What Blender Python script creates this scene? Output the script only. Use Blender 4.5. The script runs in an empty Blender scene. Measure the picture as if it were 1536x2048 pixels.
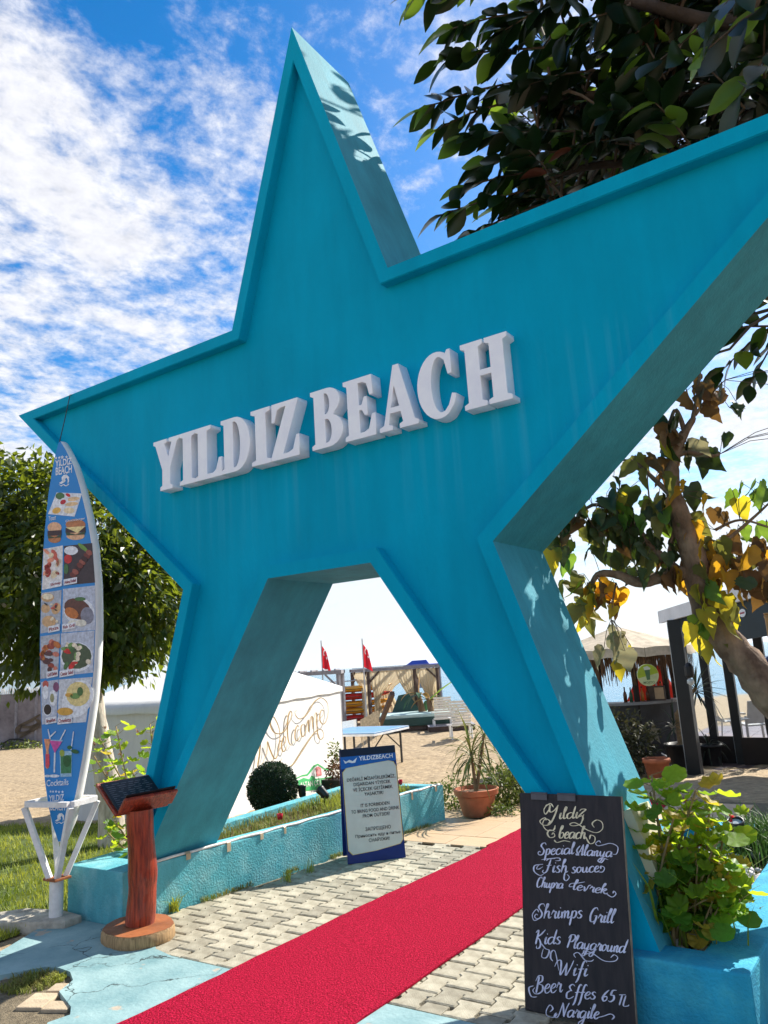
import bpy, bmesh, math, random
from mathutils import Vector, Matrix, Quaternion, noise as mnoise
random.seed(7)
R = math.radians
scene = bpy.context.scene
# ---------------------------------------------------------------- camera
FPX, YAW, PITCH, ROLL = 1533.79, -0.5829, 0.1976, 0.0645
CAM = Vector((3.0022, -3.7464, 1.6))
_w = Vector((math.sin(YAW)*math.cos(PITCH), math.cos(YAW)*math.cos(PITCH), math.sin(PITCH)))
_r0 = Vector((math.cos(YAW), -math.sin(YAW), 0)); _u0 = _r0.cross(_w)
_r = _r0*math.cos(ROLL) - _u0*math.sin(ROLL)
_u = _r0*math.sin(ROLL) + _u0*math.cos(ROLL)
cd = bpy.data.cameras.new('camera'); cam = bpy.data.objects.new('camera', cd)
scene.collection.objects.link(cam)
cam.matrix_world = Matrix(((_r.x, _u.x, -_w.x, CAM.x), (_r.y, _u.y, -_w.y, CAM.y), (_r.z, _u.z, -_w.z, CAM.z), (0, 0, 0, 1)))
cd.sensor_fit = 'VERTICAL'; cd.sensor_height = 36; cd.lens = FPX/2048*36
cd.clip_start = 0.05; cd.clip_end = 20000
scene.camera = cam
# ---------------------------------------------------------------- sun, sky, exposure
SUN_AZ, SUN_EL = R(13), R(39)          # azimuth measured from +Y towards +X
SUN = Vector((math.sin(SUN_AZ)*math.cos(SUN_EL), math.cos(SUN_AZ)*math.cos(SUN_EL), math.sin(SUN_EL)))
ld = bpy.data.lights.new('sun', 'SUN'); ld.energy = 5.0; ld.angle = R(0.53); ld.color = (1.0, 0.95, 0.86)
sun = bpy.data.objects.new('sun', ld); scene.collection.objects.link(sun)
sun.rotation_euler = (-SUN).to_track_quat('-Z', 'Y').to_euler()
sun.location = (8, 30, 30)
scene.view_settings.view_transform = 'Standard'; scene.view_settings.look = 'None'
scene.view_settings.gamma = 1; scene.view_settings.exposure = 0.92
world = bpy.data.worlds.new('World'); scene.world = world; world.use_nodes = True
wn, wl = world.node_tree.nodes, world.node_tree.links
wn.clear()
def N(t, **k):
    n = wn.new(t)
    for a, b in k.items(): setattr(n, a, b)
    return n
def MATH(op, a=None, b=None, clamp=False):
    n = N('ShaderNodeMath', operation=op, use_clamp=clamp)
    for i, v in enumerate((a, b)):
        if v is None: continue
        if isinstance(v, (int, float)): n.inputs[i].default_value = v
        else: wl.new(v, n.inputs[i])
    return n.outputs[0]
sky = N('ShaderNodeTexSky', sky_type='NISHITA', sun_disc=False)
sky.sun_elevation = SUN_EL; sky.sun_rotation = SUN_AZ
sky.air_density = 1.0; sky.dust_density = 0.6; sky.ozone_density = 3.0; sky.altitude = 10
tc = N('ShaderNodeTexCoord'); sp = N('ShaderNodeSeparateXYZ'); wl.new(tc.outputs['Generated'], sp.inputs[0])
zc = MATH('ADD', MATH('MAXIMUM', sp.outputs[2], 0.0), 0.10)
cb = N('ShaderNodeCombineXYZ')
wl.new(MATH('DIVIDE', sp.outputs[0], zc), cb.inputs[0]); wl.new(MATH('DIVIDE', sp.outputs[1], zc), cb.inputs[1])
mp = N('ShaderNodeMapping'); wl.new(cb.outputs[0], mp.inputs[0])
mp.inputs['Rotation'].default_value = (0, 0, R(25)); mp.inputs['Scale'].default_value = (1.0, 0.85, 1); mp.inputs['Location'].default_value = (2.65, 1.0, 0)
def WNOISE(scale, detail, rough, dist=0.0):
    n = N('ShaderNodeTexNoise'); wl.new(mp.outputs[0], n.inputs['Vector'])
    n.inputs['Scale'].default_value = scale; n.inputs['Detail'].default_value = detail
    n.inputs['Roughness'].default_value = rough; n.inputs['Distortion'].default_value = dist
    return n.outputs['Fac']
big, mid, fine = WNOISE(0.75, 2, 0.5), WNOISE(5.5, 8, 0.66, 0.15), WNOISE(19, 6, 0.68, 0.2)
haze_up = MATH('POWER', MATH('SUBTRACT', 1.0, MATH('MAXIMUM', sp.outputs[2], 0.0)), 7.0)
cov0 = MATH('ADD', MATH('ADD', MATH('MULTIPLY', big, 0.95), MATH('MULTIPLY', mid, 0.62)), MATH('MULTIPLY', fine, 0.30))
cov = MATH('ADD', cov0, MATH('MULTIPLY', haze_up, 0.27))
mr = N('ShaderNodeMapRange', interpolation_type='SMOOTHSTEP', clamp=True); wl.new(cov, mr.inputs['Value'])
mr.inputs['From Min'].default_value = 0.83; mr.inputs['From Max'].default_value = 1.06
dn = N('ShaderNodeMapRange', clamp=True); wl.new(fine, dn.inputs['Value'])
dn.inputs['From Min'].default_value = 0.3; dn.inputs['From Max'].default_value = 0.75
dn.inputs['To Min'].default_value = 7.0; dn.inputs['To Max'].default_value = 9.6
hz_ = MATH('MINIMUM', MATH('MULTIPLY', haze_up, 1.6), 1.0)
calm = MATH('ADD', MATH('MULTIPLY', dn.outputs[0], MATH('SUBTRACT', 1.0, hz_)), MATH('MULTIPLY', hz_, 8.3))
ccol = N('ShaderNodeCombineColor')
wl.new(MATH('MULTIPLY', calm, MATH('SUBTRACT', 1.0, MATH('MULTIPLY', hz_, 0.07))), ccol.inputs[0]); wl.new(calm, ccol.inputs[1]); wl.new(MATH('MULTIPLY', calm, 1.05), ccol.inputs[2])
# more saturated blue than raw Nishita, as in clear Mediterranean air
hs = N('ShaderNodeHueSaturation'); hs.inputs['Saturation'].default_value = 1.5; hs.inputs['Value'].default_value = 1.6
wl.new(sky.outputs[0], hs.inputs['Color'])
mx = N('ShaderNodeMix', data_type='RGBA'); wl.new(MATH('MULTIPLY', mr.outputs[0], 0.95), mx.inputs[0])
wl.new(hs.outputs[0], mx.inputs[6]); wl.new(ccol.outputs[0], mx.inputs[7])
bg = N('ShaderNodeBackground'); bg.inputs['Strength'].default_value = 0.063
wo = N('ShaderNodeOutputWorld'); wl.new(mx.outputs[2], bg.inputs[0]); wl.new(bg.outputs[0], wo.inputs[0])
scene.cycles.max_bounces = 8; scene.cycles.transparent_max_bounces = 12

# ---------------------------------------------------------------- photo pixel -> place
def ray(px):
    return _w + _r*((px[0]-768)/FPX) - _u*((px[1]-1024)/FPX)
def on_z(px, z):
    d = ray(px); return CAM + d*((z-CAM.z)/d.z)
def on_y(px, y):
    d = ray(px); return CAM + d*((y-CAM.y)/d.y)
def on_plane(px, p0, n):
    d = ray(px); return CAM + d*((p0-CAM).dot(n)/d.dot(n))
def on_dist(px, dd):
    d = ray(px); return CAM + d*(dd/math.hypot(d.x, d.y))
def sstep(a, b, x):
    t = min(1, max(0, (x-a)/(b-a))); return t*t*(3-2*t)
def height(x, y):
    s = -0.55*x + 0.83*y
    return -0.035 - 0.42*sstep(3.6, 9.5, s) - 0.6*sstep(27, 34, s) - 2.5*sstep(34, 70, s)
def G(px, dz=0.0):
    """the ground point seen at a photo pixel (terrain falls gently towards the sea)"""
    p = on_z(px, 0)
    for _ in range(12): p = on_z(px, height(p.x, p.y)+dz)
    return p
# ---------------------------------------------------------------- materials
MATS = {}
def mat(name, col, rough=0.7, var=0.12, scale=6.0, bump=0.0, bscale=80.0, trans=0.0, tcol=None, rnd=0.0, metal=0.0, col2=None, lo=0.35, hi=0.65, spec=0.4, coat=0.0, hue=0.0, detail=5, obj=True, stretch=None):
    if name in MATS: return MATS[name]
    m = bpy.data.materials.new(name); m.use_nodes = True
    nt = m.node_tree; nd, lk = nt.nodes, nt.links
    b = nd['Principled BSDF']; out = nd['Material Output']
    b.inputs['Roughness'].default_value = rough; b.inputs['Metallic'].default_value = metal
    b.inputs['Specular IOR Level'].default_value = spec; b.inputs['Coat Weight'].default_value = coat
    t = nd.new('ShaderNodeTexCoord'); vec = t.outputs['Object' if obj else 'Generated']
    if stretch:
        mpn = nd.new('ShaderNodeMapping'); mpn.inputs['Scale'].default_value = stretch; lk.new(vec, mpn.inputs[0]); vec = mpn.outputs[0]
    n = nd.new('ShaderNodeTexNoise'); lk.new(vec, n.inputs['Vector'])
    n.inputs['Scale'].default_value = scale; n.inputs['Detail'].default_value = detail; n.inputs['Roughness'].default_value = 0.6
    mrg = nd.new('ShaderNodeMapRange'); lk.new(n.outputs['Fac'], mrg.inputs['Value'])
    mrg.inputs['From Min'].default_value = lo; mrg.inputs['From Max'].default_value = hi
    mxn = nd.new('ShaderNodeMix'); mxn.data_type = 'RGBA'; lk.new(mrg.outputs[0], mxn.inputs[0])
    c1 = [max(0, c*(1-var)) for c in col[:3]]; c2 = list(col2[:3]) if col2 else [min(1, c*(1+var)) for c in col[:3]]
    mxn.inputs[6].default_value = (*c1, 1); mxn.inputs[7].default_value = (*c2, 1)
    co = mxn.outputs[2]
    if rnd or hue:
        oi = nd.new('ShaderNodeObjectInfo'); hsn = nd.new('ShaderNodeHueSaturation')
        mv = nd.new('ShaderNodeMapRange'); lk.new(oi.outputs['Random'], mv.inputs['Value'])
        mv.inputs['To Min'].default_value = 1-rnd; mv.inputs['To Max'].default_value = 1+rnd
        lk.new(mv.outputs[0], hsn.inputs['Value'])
        if hue:
            mh = nd.new('ShaderNodeMapRange'); lk.new(oi.outputs['Random'], mh.inputs['Value'])
            mh.inputs['To Min'].default_value = 0.5-hue; mh.inputs['To Max'].default_value = 0.5+hue
            lk.new(mh.outputs[0], hsn.inputs['Hue'])
        lk.new(co, hsn.inputs['Color']); co = hsn.outputs[0]
    lk.new(co, b.inputs['Base Color'])
    if bump:
        bn = nd.new('ShaderNodeTexNoise'); lk.new(vec, bn.inputs['Vector'])
        bn.inputs['Scale'].default_value = bscale; bn.inputs['Detail'].default_value = 4
        bp = nd.new('ShaderNodeBump'); bp.inputs['Strength'].default_value = min(1, bump); bp.inputs['Distance'].default_value = 0.01*max(1, bump)
        lk.new(bn.outputs['Fac'], bp.inputs['Height']); lk.new(bp.outputs[0], b.inputs['Normal'])
    if trans:
        tr = nd.new('ShaderNodeBsdfTranslucent')
        if tcol is None:
            mc = nd.new('ShaderNodeMix'); mc.data_type = 'RGBA'; mc.blend_type = 'MULTIPLY'; mc.inputs[0].default_value = 0
            lk.new(co, mc.inputs[6]); lk.new(mc.outputs[2], tr.inputs[0])
        else: tr.inputs[0].default_value = (*tcol, 1)
        ms = nd.new('ShaderNodeMixShader'); ms.inputs[0].default_value = trans
        lk.new(b.outputs[0], ms.inputs[1]); lk.new(tr.outputs[0], ms.inputs[2]); lk.new(ms.outputs[0], out.inputs[0])
    MATS[name] = m
    return m
def weather(m, sx=(9, 9, .5), lo=.82, hi=1.06, patch=(1.3, .86, 1.08)):
    """rain streaks and uneven fading multiplied into a paint"""
    nd, lk = m.node_tree.nodes, m.node_tree.links; b = nd['Principled BSDF']; src = b.inputs['Base Color'].links[0].from_socket
    t = nd.new('ShaderNodeTexCoord'); mp_ = nd.new('ShaderNodeMapping'); mp_.inputs['Scale'].default_value = sx; lk.new(t.outputs['Object'], mp_.inputs[0])
    n1_ = nd.new('ShaderNodeTexNoise'); n1_.inputs['Scale'].default_value = 1.0; n1_.inputs['Detail'].default_value = 6; n1_.inputs['Roughness'].default_value = .65; lk.new(mp_.outputs[0], n1_.inputs['Vector'])
    r1_ = nd.new('ShaderNodeMapRange'); r1_.inputs['From Min'].default_value = .3; r1_.inputs['From Max'].default_value = .62; r1_.inputs['To Min'].default_value = lo; r1_.inputs['To Max'].default_value = hi; lk.new(n1_.outputs['Fac'], r1_.inputs['Value'])
    n2_ = nd.new('ShaderNodeTexNoise'); n2_.inputs['Scale'].default_value = patch[0]; n2_.inputs['Detail'].default_value = 5; lk.new(t.outputs['Object'], n2_.inputs['Vector'])
    r2_ = nd.new('ShaderNodeMapRange'); r2_.inputs['From Min'].default_value = .3; r2_.inputs['From Max'].default_value = .7; r2_.inputs['To Min'].default_value = patch[1]; r2_.inputs['To Max'].default_value = patch[2]; lk.new(n2_.outputs['Fac'], r2_.inputs['Value'])
    mu = nd.new('ShaderNodeMath'); mu.operation = 'MULTIPLY'; lk.new(r1_.outputs[0], mu.inputs[0]); lk.new(r2_.outputs[0], mu.inputs[1])
    h = nd.new('ShaderNodeHueSaturation'); lk.new(src, h.inputs['Color']); lk.new(mu.outputs[0], h.inputs['Value']); lk.new(h.outputs[0], b.inputs['Base Color'])
    return m
# ---------------------------------------------------------------- mesh helpers
col = scene.collection
def link_mesh(name, me, material, parent=None, loc=None, smooth=False):
    o = bpy.data.objects.new(name, me); col.objects.link(o)
    if material and not me.materials: me.materials.append(material)
    if parent: o.parent = parent
    if loc is not None: o.location = loc
    if smooth:
        me.polygons.foreach_set('use_smooth', [True]*len(me.polygons))
    return o
def frame_of(d, hint=None):
    d = Vector(d).normalized(); h = Vector(hint) if hint else (Vector((0, 0, 1)) if abs(d.z) < .95 else Vector((1, 0, 0)))
    s = d.cross(h).normalized(); return d, s, s.cross(d)
class MB:
    def __init__(self): self.v, self.f = [], []
    def add(self, vs, fs):
        b = len(self.v); self.v += [tuple(p) for p in vs]; self.f += [tuple(i+b for i in f) for f in fs]; return self
    def box(self, a, b, bev=0.0, rot=None, org=None):
        x0, y0, z0 = a; x1, y1, z1 = b
        if bev <= 0:
            vs = [(x, y, z) for z in (z0, z1) for y in (y0, y1) for x in (x0, x1)]
            fs = [(0, 2, 3, 1), (4, 5, 7, 6), (0, 1, 5, 4), (2, 6, 7, 3), (0, 4, 6, 2), (1, 3, 7, 5)]
        else:
            bm = bmesh.new(); r = bmesh.ops.create_cube(bm, size=1)
            for q in bm.verts: q.co = Vector(((x0+x1)/2+q.co.x*(x1-x0), (y0+y1)/2+q.co.y*(y1-y0), (z0+z1)/2+q.co.z*(z1-z0)))
            bmesh.ops.bevel(bm, geom=bm.edges[:], offset=bev, segments=2, affect='EDGES', profile=.6)
            bm.verts.index_update(); vs = [q.co.copy() for q in bm.verts]; fs = [[q.index for q in f.verts] for f in bm.faces]; bm.free()
        if rot: 
            o = Vector(org or (0, 0, 0)); vs = [rot @ (Vector(p)-o) + o for p in vs]
        return self.add(vs, fs)
    def tube(self, pts, rad, n=8, cap=True, squash=1.0, wob=0.0):
        pts = [Vector(p) for p in pts]; k = len(pts)
        rad = rad if isinstance(rad, (list, tuple)) else [rad]*k
        vs, fs = [], []; up = None
        for i, p in enumerate(pts):
            d = (pts[min(i+1, k-1)]-pts[max(i-1, 0)])
            if d.length < 1e-9: d = Vector((0, 0, 1))
            d.normalize()
            if up is None: _, s, up = frame_of(d)
            else:
                s = d.cross(up)
                if s.length < 1e-6: _, s, up = frame_of(d)
                s.normalize(); up = s.cross(d)
            for j in range(n):
                a = 2*math.pi*j/n; q = 1+(random.uniform(-wob, wob) if wob else 0)
                vs.append(p+(s*math.cos(a)+up*math.sin(a)*squash)*rad[i]*q)
        for i in range(k-1):
            for j in range(n):
                a, b = i*n+j, i*n+(j+1) % n; fs.append((a, b, b+n, a+n))
        if cap: fs.append(tuple(range(n-1, -1, -1))); fs.append(tuple((k-1)*n+j for j in range(n)))
        return self.add(vs, fs)
    def lathe(self, prof, c=(0, 0, 0), n=24, cap=False):
        vs, fs = [], []
        for r_, z in prof:
            for j in range(n):
                a = 2*math.pi*j/n; vs.append((c[0]+r_*math.cos(a), c[1]+r_*math.sin(a), c[2]+z))
        for i in range(len(prof)-1):
            for j in range(n):
                a, b = i*n+j, i*n+(j+1) % n; fs.append((a, b, b+n, a+n))
        if cap: fs.append(tuple(range(n-1, -1, -1))); fs.append(tuple((len(prof)-1)*n+j for j in range(n)))
        return self.add(vs, fs)
    def prism(self, poly, z0, z1):
        k = len(poly); vs = [(x, y, z0) for x, y in poly]+[(x, y, z1) for x, y in poly]
        fs = [tuple(range(k-1, -1, -1)), tuple(range(k, 2*k))]+[(i, (i+1) % k, k+(i+1) % k, k+i) for i in range(k)]
        return self.add(vs, fs)
    def slab(self, pts, d):
        """polygon in space thickened by vector d"""
        k = len(pts); pts = [Vector(p) for p in pts]; vs = pts+[p+Vector(d) for p in pts]
        fs = [tuple(range(k-1, -1, -1)), tuple(range(k, 2*k))]+[(i, (i+1) % k, k+(i+1) % k, k+i) for i in range(k)]
        return self.add(vs, fs)
    def mesh(self, name):
        me = bpy.data.meshes.new(name); me.from_pydata(self.v, [], self.f); me.update(); return me
    def build(self, name, material, parent=None, smooth=False, bev=0.0, auto=None, fix=True):
        me = self.mesh(name)
        if fix:
            bm = bmesh.new(); bm.from_mesh(me)
            bmesh.ops.recalc_face_normals(bm, faces=bm.faces[:])
            if bev: bmesh.ops.bevel(bm, geom=[e for e in bm.edges if len(e.link_faces) == 2 and e.calc_face_angle(0) > .5], offset=bev, segments=2, affect='EDGES', profile=.6, clamp_overlap=True)
            bm.to_mesh(me); bm.free()
        o = link_mesh(name, me, material, parent, smooth=smooth)
        if auto:
            me.polygons.foreach_set('use_smooth', [True]*len(me.polygons))
            me.set_sharp_from_angle(angle=auto)
        return o
def tag(o, label, cat, group=None):
    o['label'] = label; o['category'] = cat
    if group: o['group'] = group
    return o
def thing(name, label, cat, loc=(0, 0, 0), group=None, rz=0):
    o = bpy.data.objects.new(name, None); o.empty_display_size = .1; col.objects.link(o); o.location = loc; o.rotation_euler[2] = rz
    return tag(o, label, cat, group)
def local(t, p):
    """world point in the frame of a thing (empties only move and turn about z)"""
    v = Vector(p)-t.location; a = -t.rotation_euler[2]
    return Vector((v.x*math.cos(a)-v.y*math.sin(a), v.x*math.sin(a)+v.y*math.cos(a), v.z))
def struct(o, kind='structure'): o['kind'] = kind; return o
def curve_mesh(name, loops, extrude, bev=0.0):
    """2D filled outline with holes -> mesh in XY, thickness along Z"""
    cu = bpy.data.curves.new(name, 'CURVE'); cu.dimensions = '2D'; cu.fill_mode = 'BOTH'; cu.extrude = extrude; cu.bevel_depth = bev
    for lp in loops:
        s = cu.splines.new('POLY'); s.points.add(len(lp)-1); s.use_cyclic_u = True
        for i, p in enumerate(lp): s.points[i].co = (p[0], p[1], 0, 1)
    ob = bpy.data.objects.new(name, cu); col.objects.link(ob)
    me = bpy.data.meshes.new_from_object(ob.evaluated_get(bpy.context.evaluated_depsgraph_get()))
    bpy.data.objects.remove(ob); bpy.data.curves.remove(cu); me.name = name
    return me
def text_mesh(name, body, size=1.0, align='CENTER', bold=0.0, extrude=0.0008, spacing=1.0):
    cu = bpy.data.curves.new(name, 'FONT'); cu.body = body; cu.size = size; cu.align_x = align; cu.offset = bold*size; cu.extrude = extrude; cu.space_character = spacing
    cu.resolution_u = 3
    ob = bpy.data.objects.new(name, cu); col.objects.link(ob)
    me = bpy.data.meshes.new_from_object(ob.evaluated_get(bpy.context.evaluated_depsgraph_get()))
    bpy.data.objects.remove(ob); bpy.data.curves.remove(cu); me.name = name
    return me
def put_on(me, o, ex, ey, parent=None, name='lettering', material=None):
    """place a flat XY mesh on a plane: origin o, axes ex, ey (world)"""
    ex, ey = Vector(ex), Vector(ey); n = ex.cross(ey).normalized()
    mw = Matrix(((ex.x, ey.x, n.x, o[0]), (ex.y, ey.y, n.y, o[1]), (ex.z, ey.z, n.z, o[2]), (0, 0, 0, 1)))
    me.transform(mw)
    if parent is not None: me.transform(Matrix.Translation(-parent.location)) if not parent.rotation_euler[2] else me.transform(Matrix.Rotation(-parent.rotation_euler[2], 4, 'Z') @ Matrix.Translation(-parent.location))
    return link_mesh(name, me, material, parent)
def fit_text(body, plane, box, parent, material, bold=0.01, name='lettering', off=0.0025, spacing=1.0):
    """text squeezed into a box given as 4 photo pixels bl, br, tr, tl on plane (p0, n)"""
    p0, n = plane
    bl, br, tr, tl = [on_plane(q, p0+n*off, n) for q in box]
    me = text_mesh(name, body, 1.0, 'LEFT', bold, 0.0006, spacing)
    xs = [v.co.x for v in me.vertices]; ys = [v.co.y for v in me.vertices]
    x0, x1, y0, y1 = min(xs), max(xs), min(ys), max(ys)
    for v in me.vertices:
        a, b = (v.co.x-x0)/(x1-x0), (v.co.y-y0)/(y1-y0)
        q = (bl*(1-a)+br*a)*(1-b)+(tl*(1-a)+tr*a)*b + n*v.co.z
        v.co = q-parent.location
    return link_mesh(name, me, material, parent)
def print_poly(px, plane, parent, material, layer=1, name='print'):
    p0, n = plane; off = 0.0016+0.0011*layer
    pts = [on_plane(q, p0+n*off, n)-parent.location for q in px]
    return MB().slab(pts, -n*0.0009).build(name, material, parent)
def ell(cx, cy, rx, ry, k=14, rot=0.0):
    c, s = math.cos(R(rot)), math.sin(R(rot))
    return [(cx+rx*math.cos(2*math.pi*i/k)*c-ry*math.sin(2*math.pi*i/k)*s, cy+rx*math.cos(2*math.pi*i/k)*s+ry*math.sin(2*math.pi*i/k)*c) for i in range(k)]
def spline(pts, k=8, closed=False):
    P = [Vector((*p, 0)) if len(p) == 2 else Vector(p) for p in pts]; out = []
    n = len(P)
    for i in range(n-1):
        a, b, c, d = P[max(i-1, 0)], P[i], P[i+1], P[min(i+2, n-1)]
        for j in range(k):
            t = j/k
            out.append(0.5*((2*b)+(c-a)*t+(2*a-5*b+4*c-d)*t*t+(3*b-a-3*c+d)*t*t*t))
    out.append(P[-1]); return out
def part(root, name, mb, material, under=None, **k):
    L = root.location
    mb.v = [(p[0]-L.x, p[1]-L.y, p[2]-L.z) for p in mb.v]
    return mb.build(name, material, under or root, **k)
def lin(r, g, b):
    f = lambda c: (c/255/12.92) if c/255 <= .04045 else ((c/255+.055)/1.055)**2.4
    return (f(r), f(g), f(b))
# paints and grounds
STAR = mat('teal_paint', (0.0, 0.355, 0.545), rough=0.6, var=0.06, scale=2.2, bump=0.25, bscale=45, spec=0.05, stretch=(1, 1, .35))
SIDE = mat('teal_paint_sunlit_tone', (0.042, 0.31, 0.40), rough=0.8, var=0.08, scale=3, bump=0.3, bscale=60)  # star's own teal, with the flanks' sunlit mint tone put into the colour
def planter_material(name, c, c2):
    m = mat(name, c, rough=0.85, var=0.12, scale=5, bump=0.7, bscale=70, col2=c2, lo=.45, hi=.8)
    return m
MINT = planter_material('mint_render', (0.11, 0.47, 0.54), (0.28, 0.58, 0.60))
MINT_R = planter_material('teal_render', (0.015, 0.35, 0.56), (0.06, 0.44, 0.56))
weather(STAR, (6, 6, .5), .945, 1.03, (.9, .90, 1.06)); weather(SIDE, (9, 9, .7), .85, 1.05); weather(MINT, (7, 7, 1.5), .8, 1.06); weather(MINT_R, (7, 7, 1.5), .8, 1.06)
def drips(m):
    """pale run-off marks below the letters"""
    nd, lk = m.node_tree.nodes, m.node_tree.links; b = nd['Principled BSDF']; src = b.inputs['Base Color'].links[0].from_socket
    t = nd.new('ShaderNodeTexCoord'); sx_ = nd.new('ShaderNodeSeparateXYZ'); lk.new(t.outputs['Object'], sx_.inputs[0])
    mp_ = nd.new('ShaderNodeMapping'); mp_.inputs['Scale'].default_value = (13, 1, .28); lk.new(t.outputs['Object'], mp_.inputs[0])
    nz = nd.new('ShaderNodeTexNoise'); nz.inputs['Scale'].default_value = 1; nz.inputs['Detail'].default_value = 3; lk.new(mp_.outputs[0], nz.inputs['Vector'])
    r1_ = nd.new('ShaderNodeMapRange'); r1_.inputs['From Min'].default_value = .52; r1_.inputs['From Max'].default_value = .74; lk.new(nz.outputs['Fac'], r1_.inputs['Value'])
    rz = nd.new('ShaderNodeMapRange'); rz.inputs['From Min'].default_value = 2.35; rz.inputs['From Max'].default_value = 2.9; lk.new(sx_.outputs[2], rz.inputs['Value'])
    rz2 = nd.new('ShaderNodeMapRange'); rz2.inputs['From Min'].default_value = 3.35; rz2.inputs['From Max'].default_value = 3.2; lk.new(sx_.outputs[2], rz2.inputs['Value'])
    m1 = nd.new('ShaderNodeMath'); m1.operation = 'MULTIPLY'; lk.new(r1_.outputs[0], m1.inputs[0]); lk.new(rz.outputs[0], m1.inputs[1])
    m2 = nd.new('ShaderNodeMath'); m2.operation = 'MULTIPLY'; lk.new(m1.outputs[0], m2.inputs[0]); lk.new(rz2.outputs[0], m2.inputs[1])
    m3 = nd.new('ShaderNodeMath'); m3.operation = 'MULTIPLY'; m3.inputs[1].default_value = .20; lk.new(m2.outputs[0], m3.inputs[0])
    mx_ = nd.new('ShaderNodeMix'); mx_.data_type = 'RGBA'; lk.new(m3.outputs[0], mx_.inputs[0]); lk.new(src, mx_.inputs[6]); mx_.inputs[7].default_value = (.12, .52, .70, 1); lk.new(mx_.outputs[2], b.inputs['Base Color'])
drips(STAR)
WHITE_LET = mat('white_acrylic', (0.88, 0.92, 1.0), rough=0.35, var=0.05)
CREAM = mat('cream_board', (0.75, 0.68, 0.50), rough=0.6, var=0.04)
SOIL = mat('dry_soil', (0.13, 0.085, 0.05), rough=0.95, var=0.5, scale=25, bump=1, bscale=90)
# ------------------------------------------------------------- terrain, sea, far hills
def grid_mesh(xs, ys, fz):
    vs = [(x, y, fz(x, y)) for y in ys for x in xs]; nx = len(xs)
    fs = [(j*nx+i, j*nx+i+1, (j+1)*nx+i+1, (j+1)*nx+i) for j in range(len(ys)-1) for i in range(nx-1)]
    return vs, fs
def sand_h(x, y):
    h = height(x, y); s = -0.55*x+0.83*y
    amp = 0.045*sstep(4.2, 6.0, s)*(1-sstep(27, 32, s))
    if amp > 0: h += amp*(mnoise.noise((x*2.1, y*2.1, 3.1))+.6*mnoise.noise((x*5.3, y*5.3, 1.7))+.35*mnoise.noise((x*11, y*11, .2)))
    return h
SANDM = mat('beach_sand', (0.33, 0.24, 0.14), rough=0.95, var=0.28, scale=9, bump=1.6, bscale=28, col2=(.43, .32, .19))
def axis(a, b, fine_a, fine_b, step, coarse):
    out = []; x = a
    while x < b:
        out.append(x)
        x += step if fine_a <= x < fine_b else min(coarse, max(step, .35*(fine_a-x if x < fine_a else x-fine_b)+step))
    return out+[b]
xs = axis(-600, 600, -13, 3, .11, 60); ys = axis(-600, 600, 2.6, 15, .12, 60)
g = MB(); v, f = grid_mesh(xs, ys, sand_h); g.add(v, f)
struct(g.build('ground', SANDM, smooth=True, fix=False))
# sea
def sea_material():
    m = bpy.data.materials.new('sea_water'); m.use_nodes = True; nd, lk = m.node_tree.nodes, m.node_tree.links
    b = nd['Principled BSDF']; b.inputs['Base Color'].default_value = (0.03, 0.20, 0.30, 1); b.inputs['Roughness'].default_value = 0.12; b.inputs['IOR'].default_value = 1.33
    t = nd.new('ShaderNodeTexCoord'); mp_ = nd.new('ShaderNodeMapping'); mp_.inputs['Scale'].default_value = (.9, 1.6, 1); mp_.inputs['Rotation'].default_value = (0, 0, R(33)); lk.new(t.outputs['Object'], mp_.inputs[0])
    n = nd.new('ShaderNodeTexNoise'); n.inputs['Scale'].default_value = 1.3; n.inputs['Detail'].default_value = 6; lk.new(mp_.outputs[0], n.inputs['Vector'])
    bp = nd.new('ShaderNodeBump'); bp.inputs['Strength'].default_value = .8; bp.inputs['Distance'].default_value = .25; lk.new(n.outputs['Fac'], bp.inputs['Height']); lk.new(bp.outputs[0], b.inputs['Normal'])
    return m
SEA = sea_material()
struct(MB().add([(-9000, -500, -0.72), (9000, -500, -0.72), (9000, 12000, -0.72), (-9000, 12000, -0.72)], [(0, 1, 2, 3)]).build('sea', SEA))
HILL = mat('far_hill', (0.14, 0.20, 0.22), rough=1, var=.2, scale=.004)
def hill(name, pxs, dist, label):
    mb = MB(); tops = []
    for i in range(len(pxs)-1):
        for k in range(6):
            t = k/6; tops.append((pxs[i][0]*(1-t)+pxs[i+1][0]*t, pxs[i][1]*(1-t)+pxs[i+1][1]*t+random.uniform(-1.2, 1.2)))
    n = len(tops); front, top, back = [], [], []
    for p in tops:
        q = on_dist(p, dist); fr = on_dist(p, dist*.8); bk = on_dist(p, dist*1.25)
        front.append((fr.x, fr.y, -2)); top.append(q); back.append((bk.x, bk.y, -2))
    mb.add(front+top+back, [(i, i+1, n+i+1, n+i) for i in range(n-1)]+[(n+i, n+i+1, 2*n+i+1, 2*n+i) for i in range(n-1)])
    return struct(mb.build(name, HILL, smooth=True))
hill('hills', [(-700, 1405), (-200, 1345), (60, 1352), (190, 1338), (250, 1346), (320, 1356), (400, 1362)], 3600, '')
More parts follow.
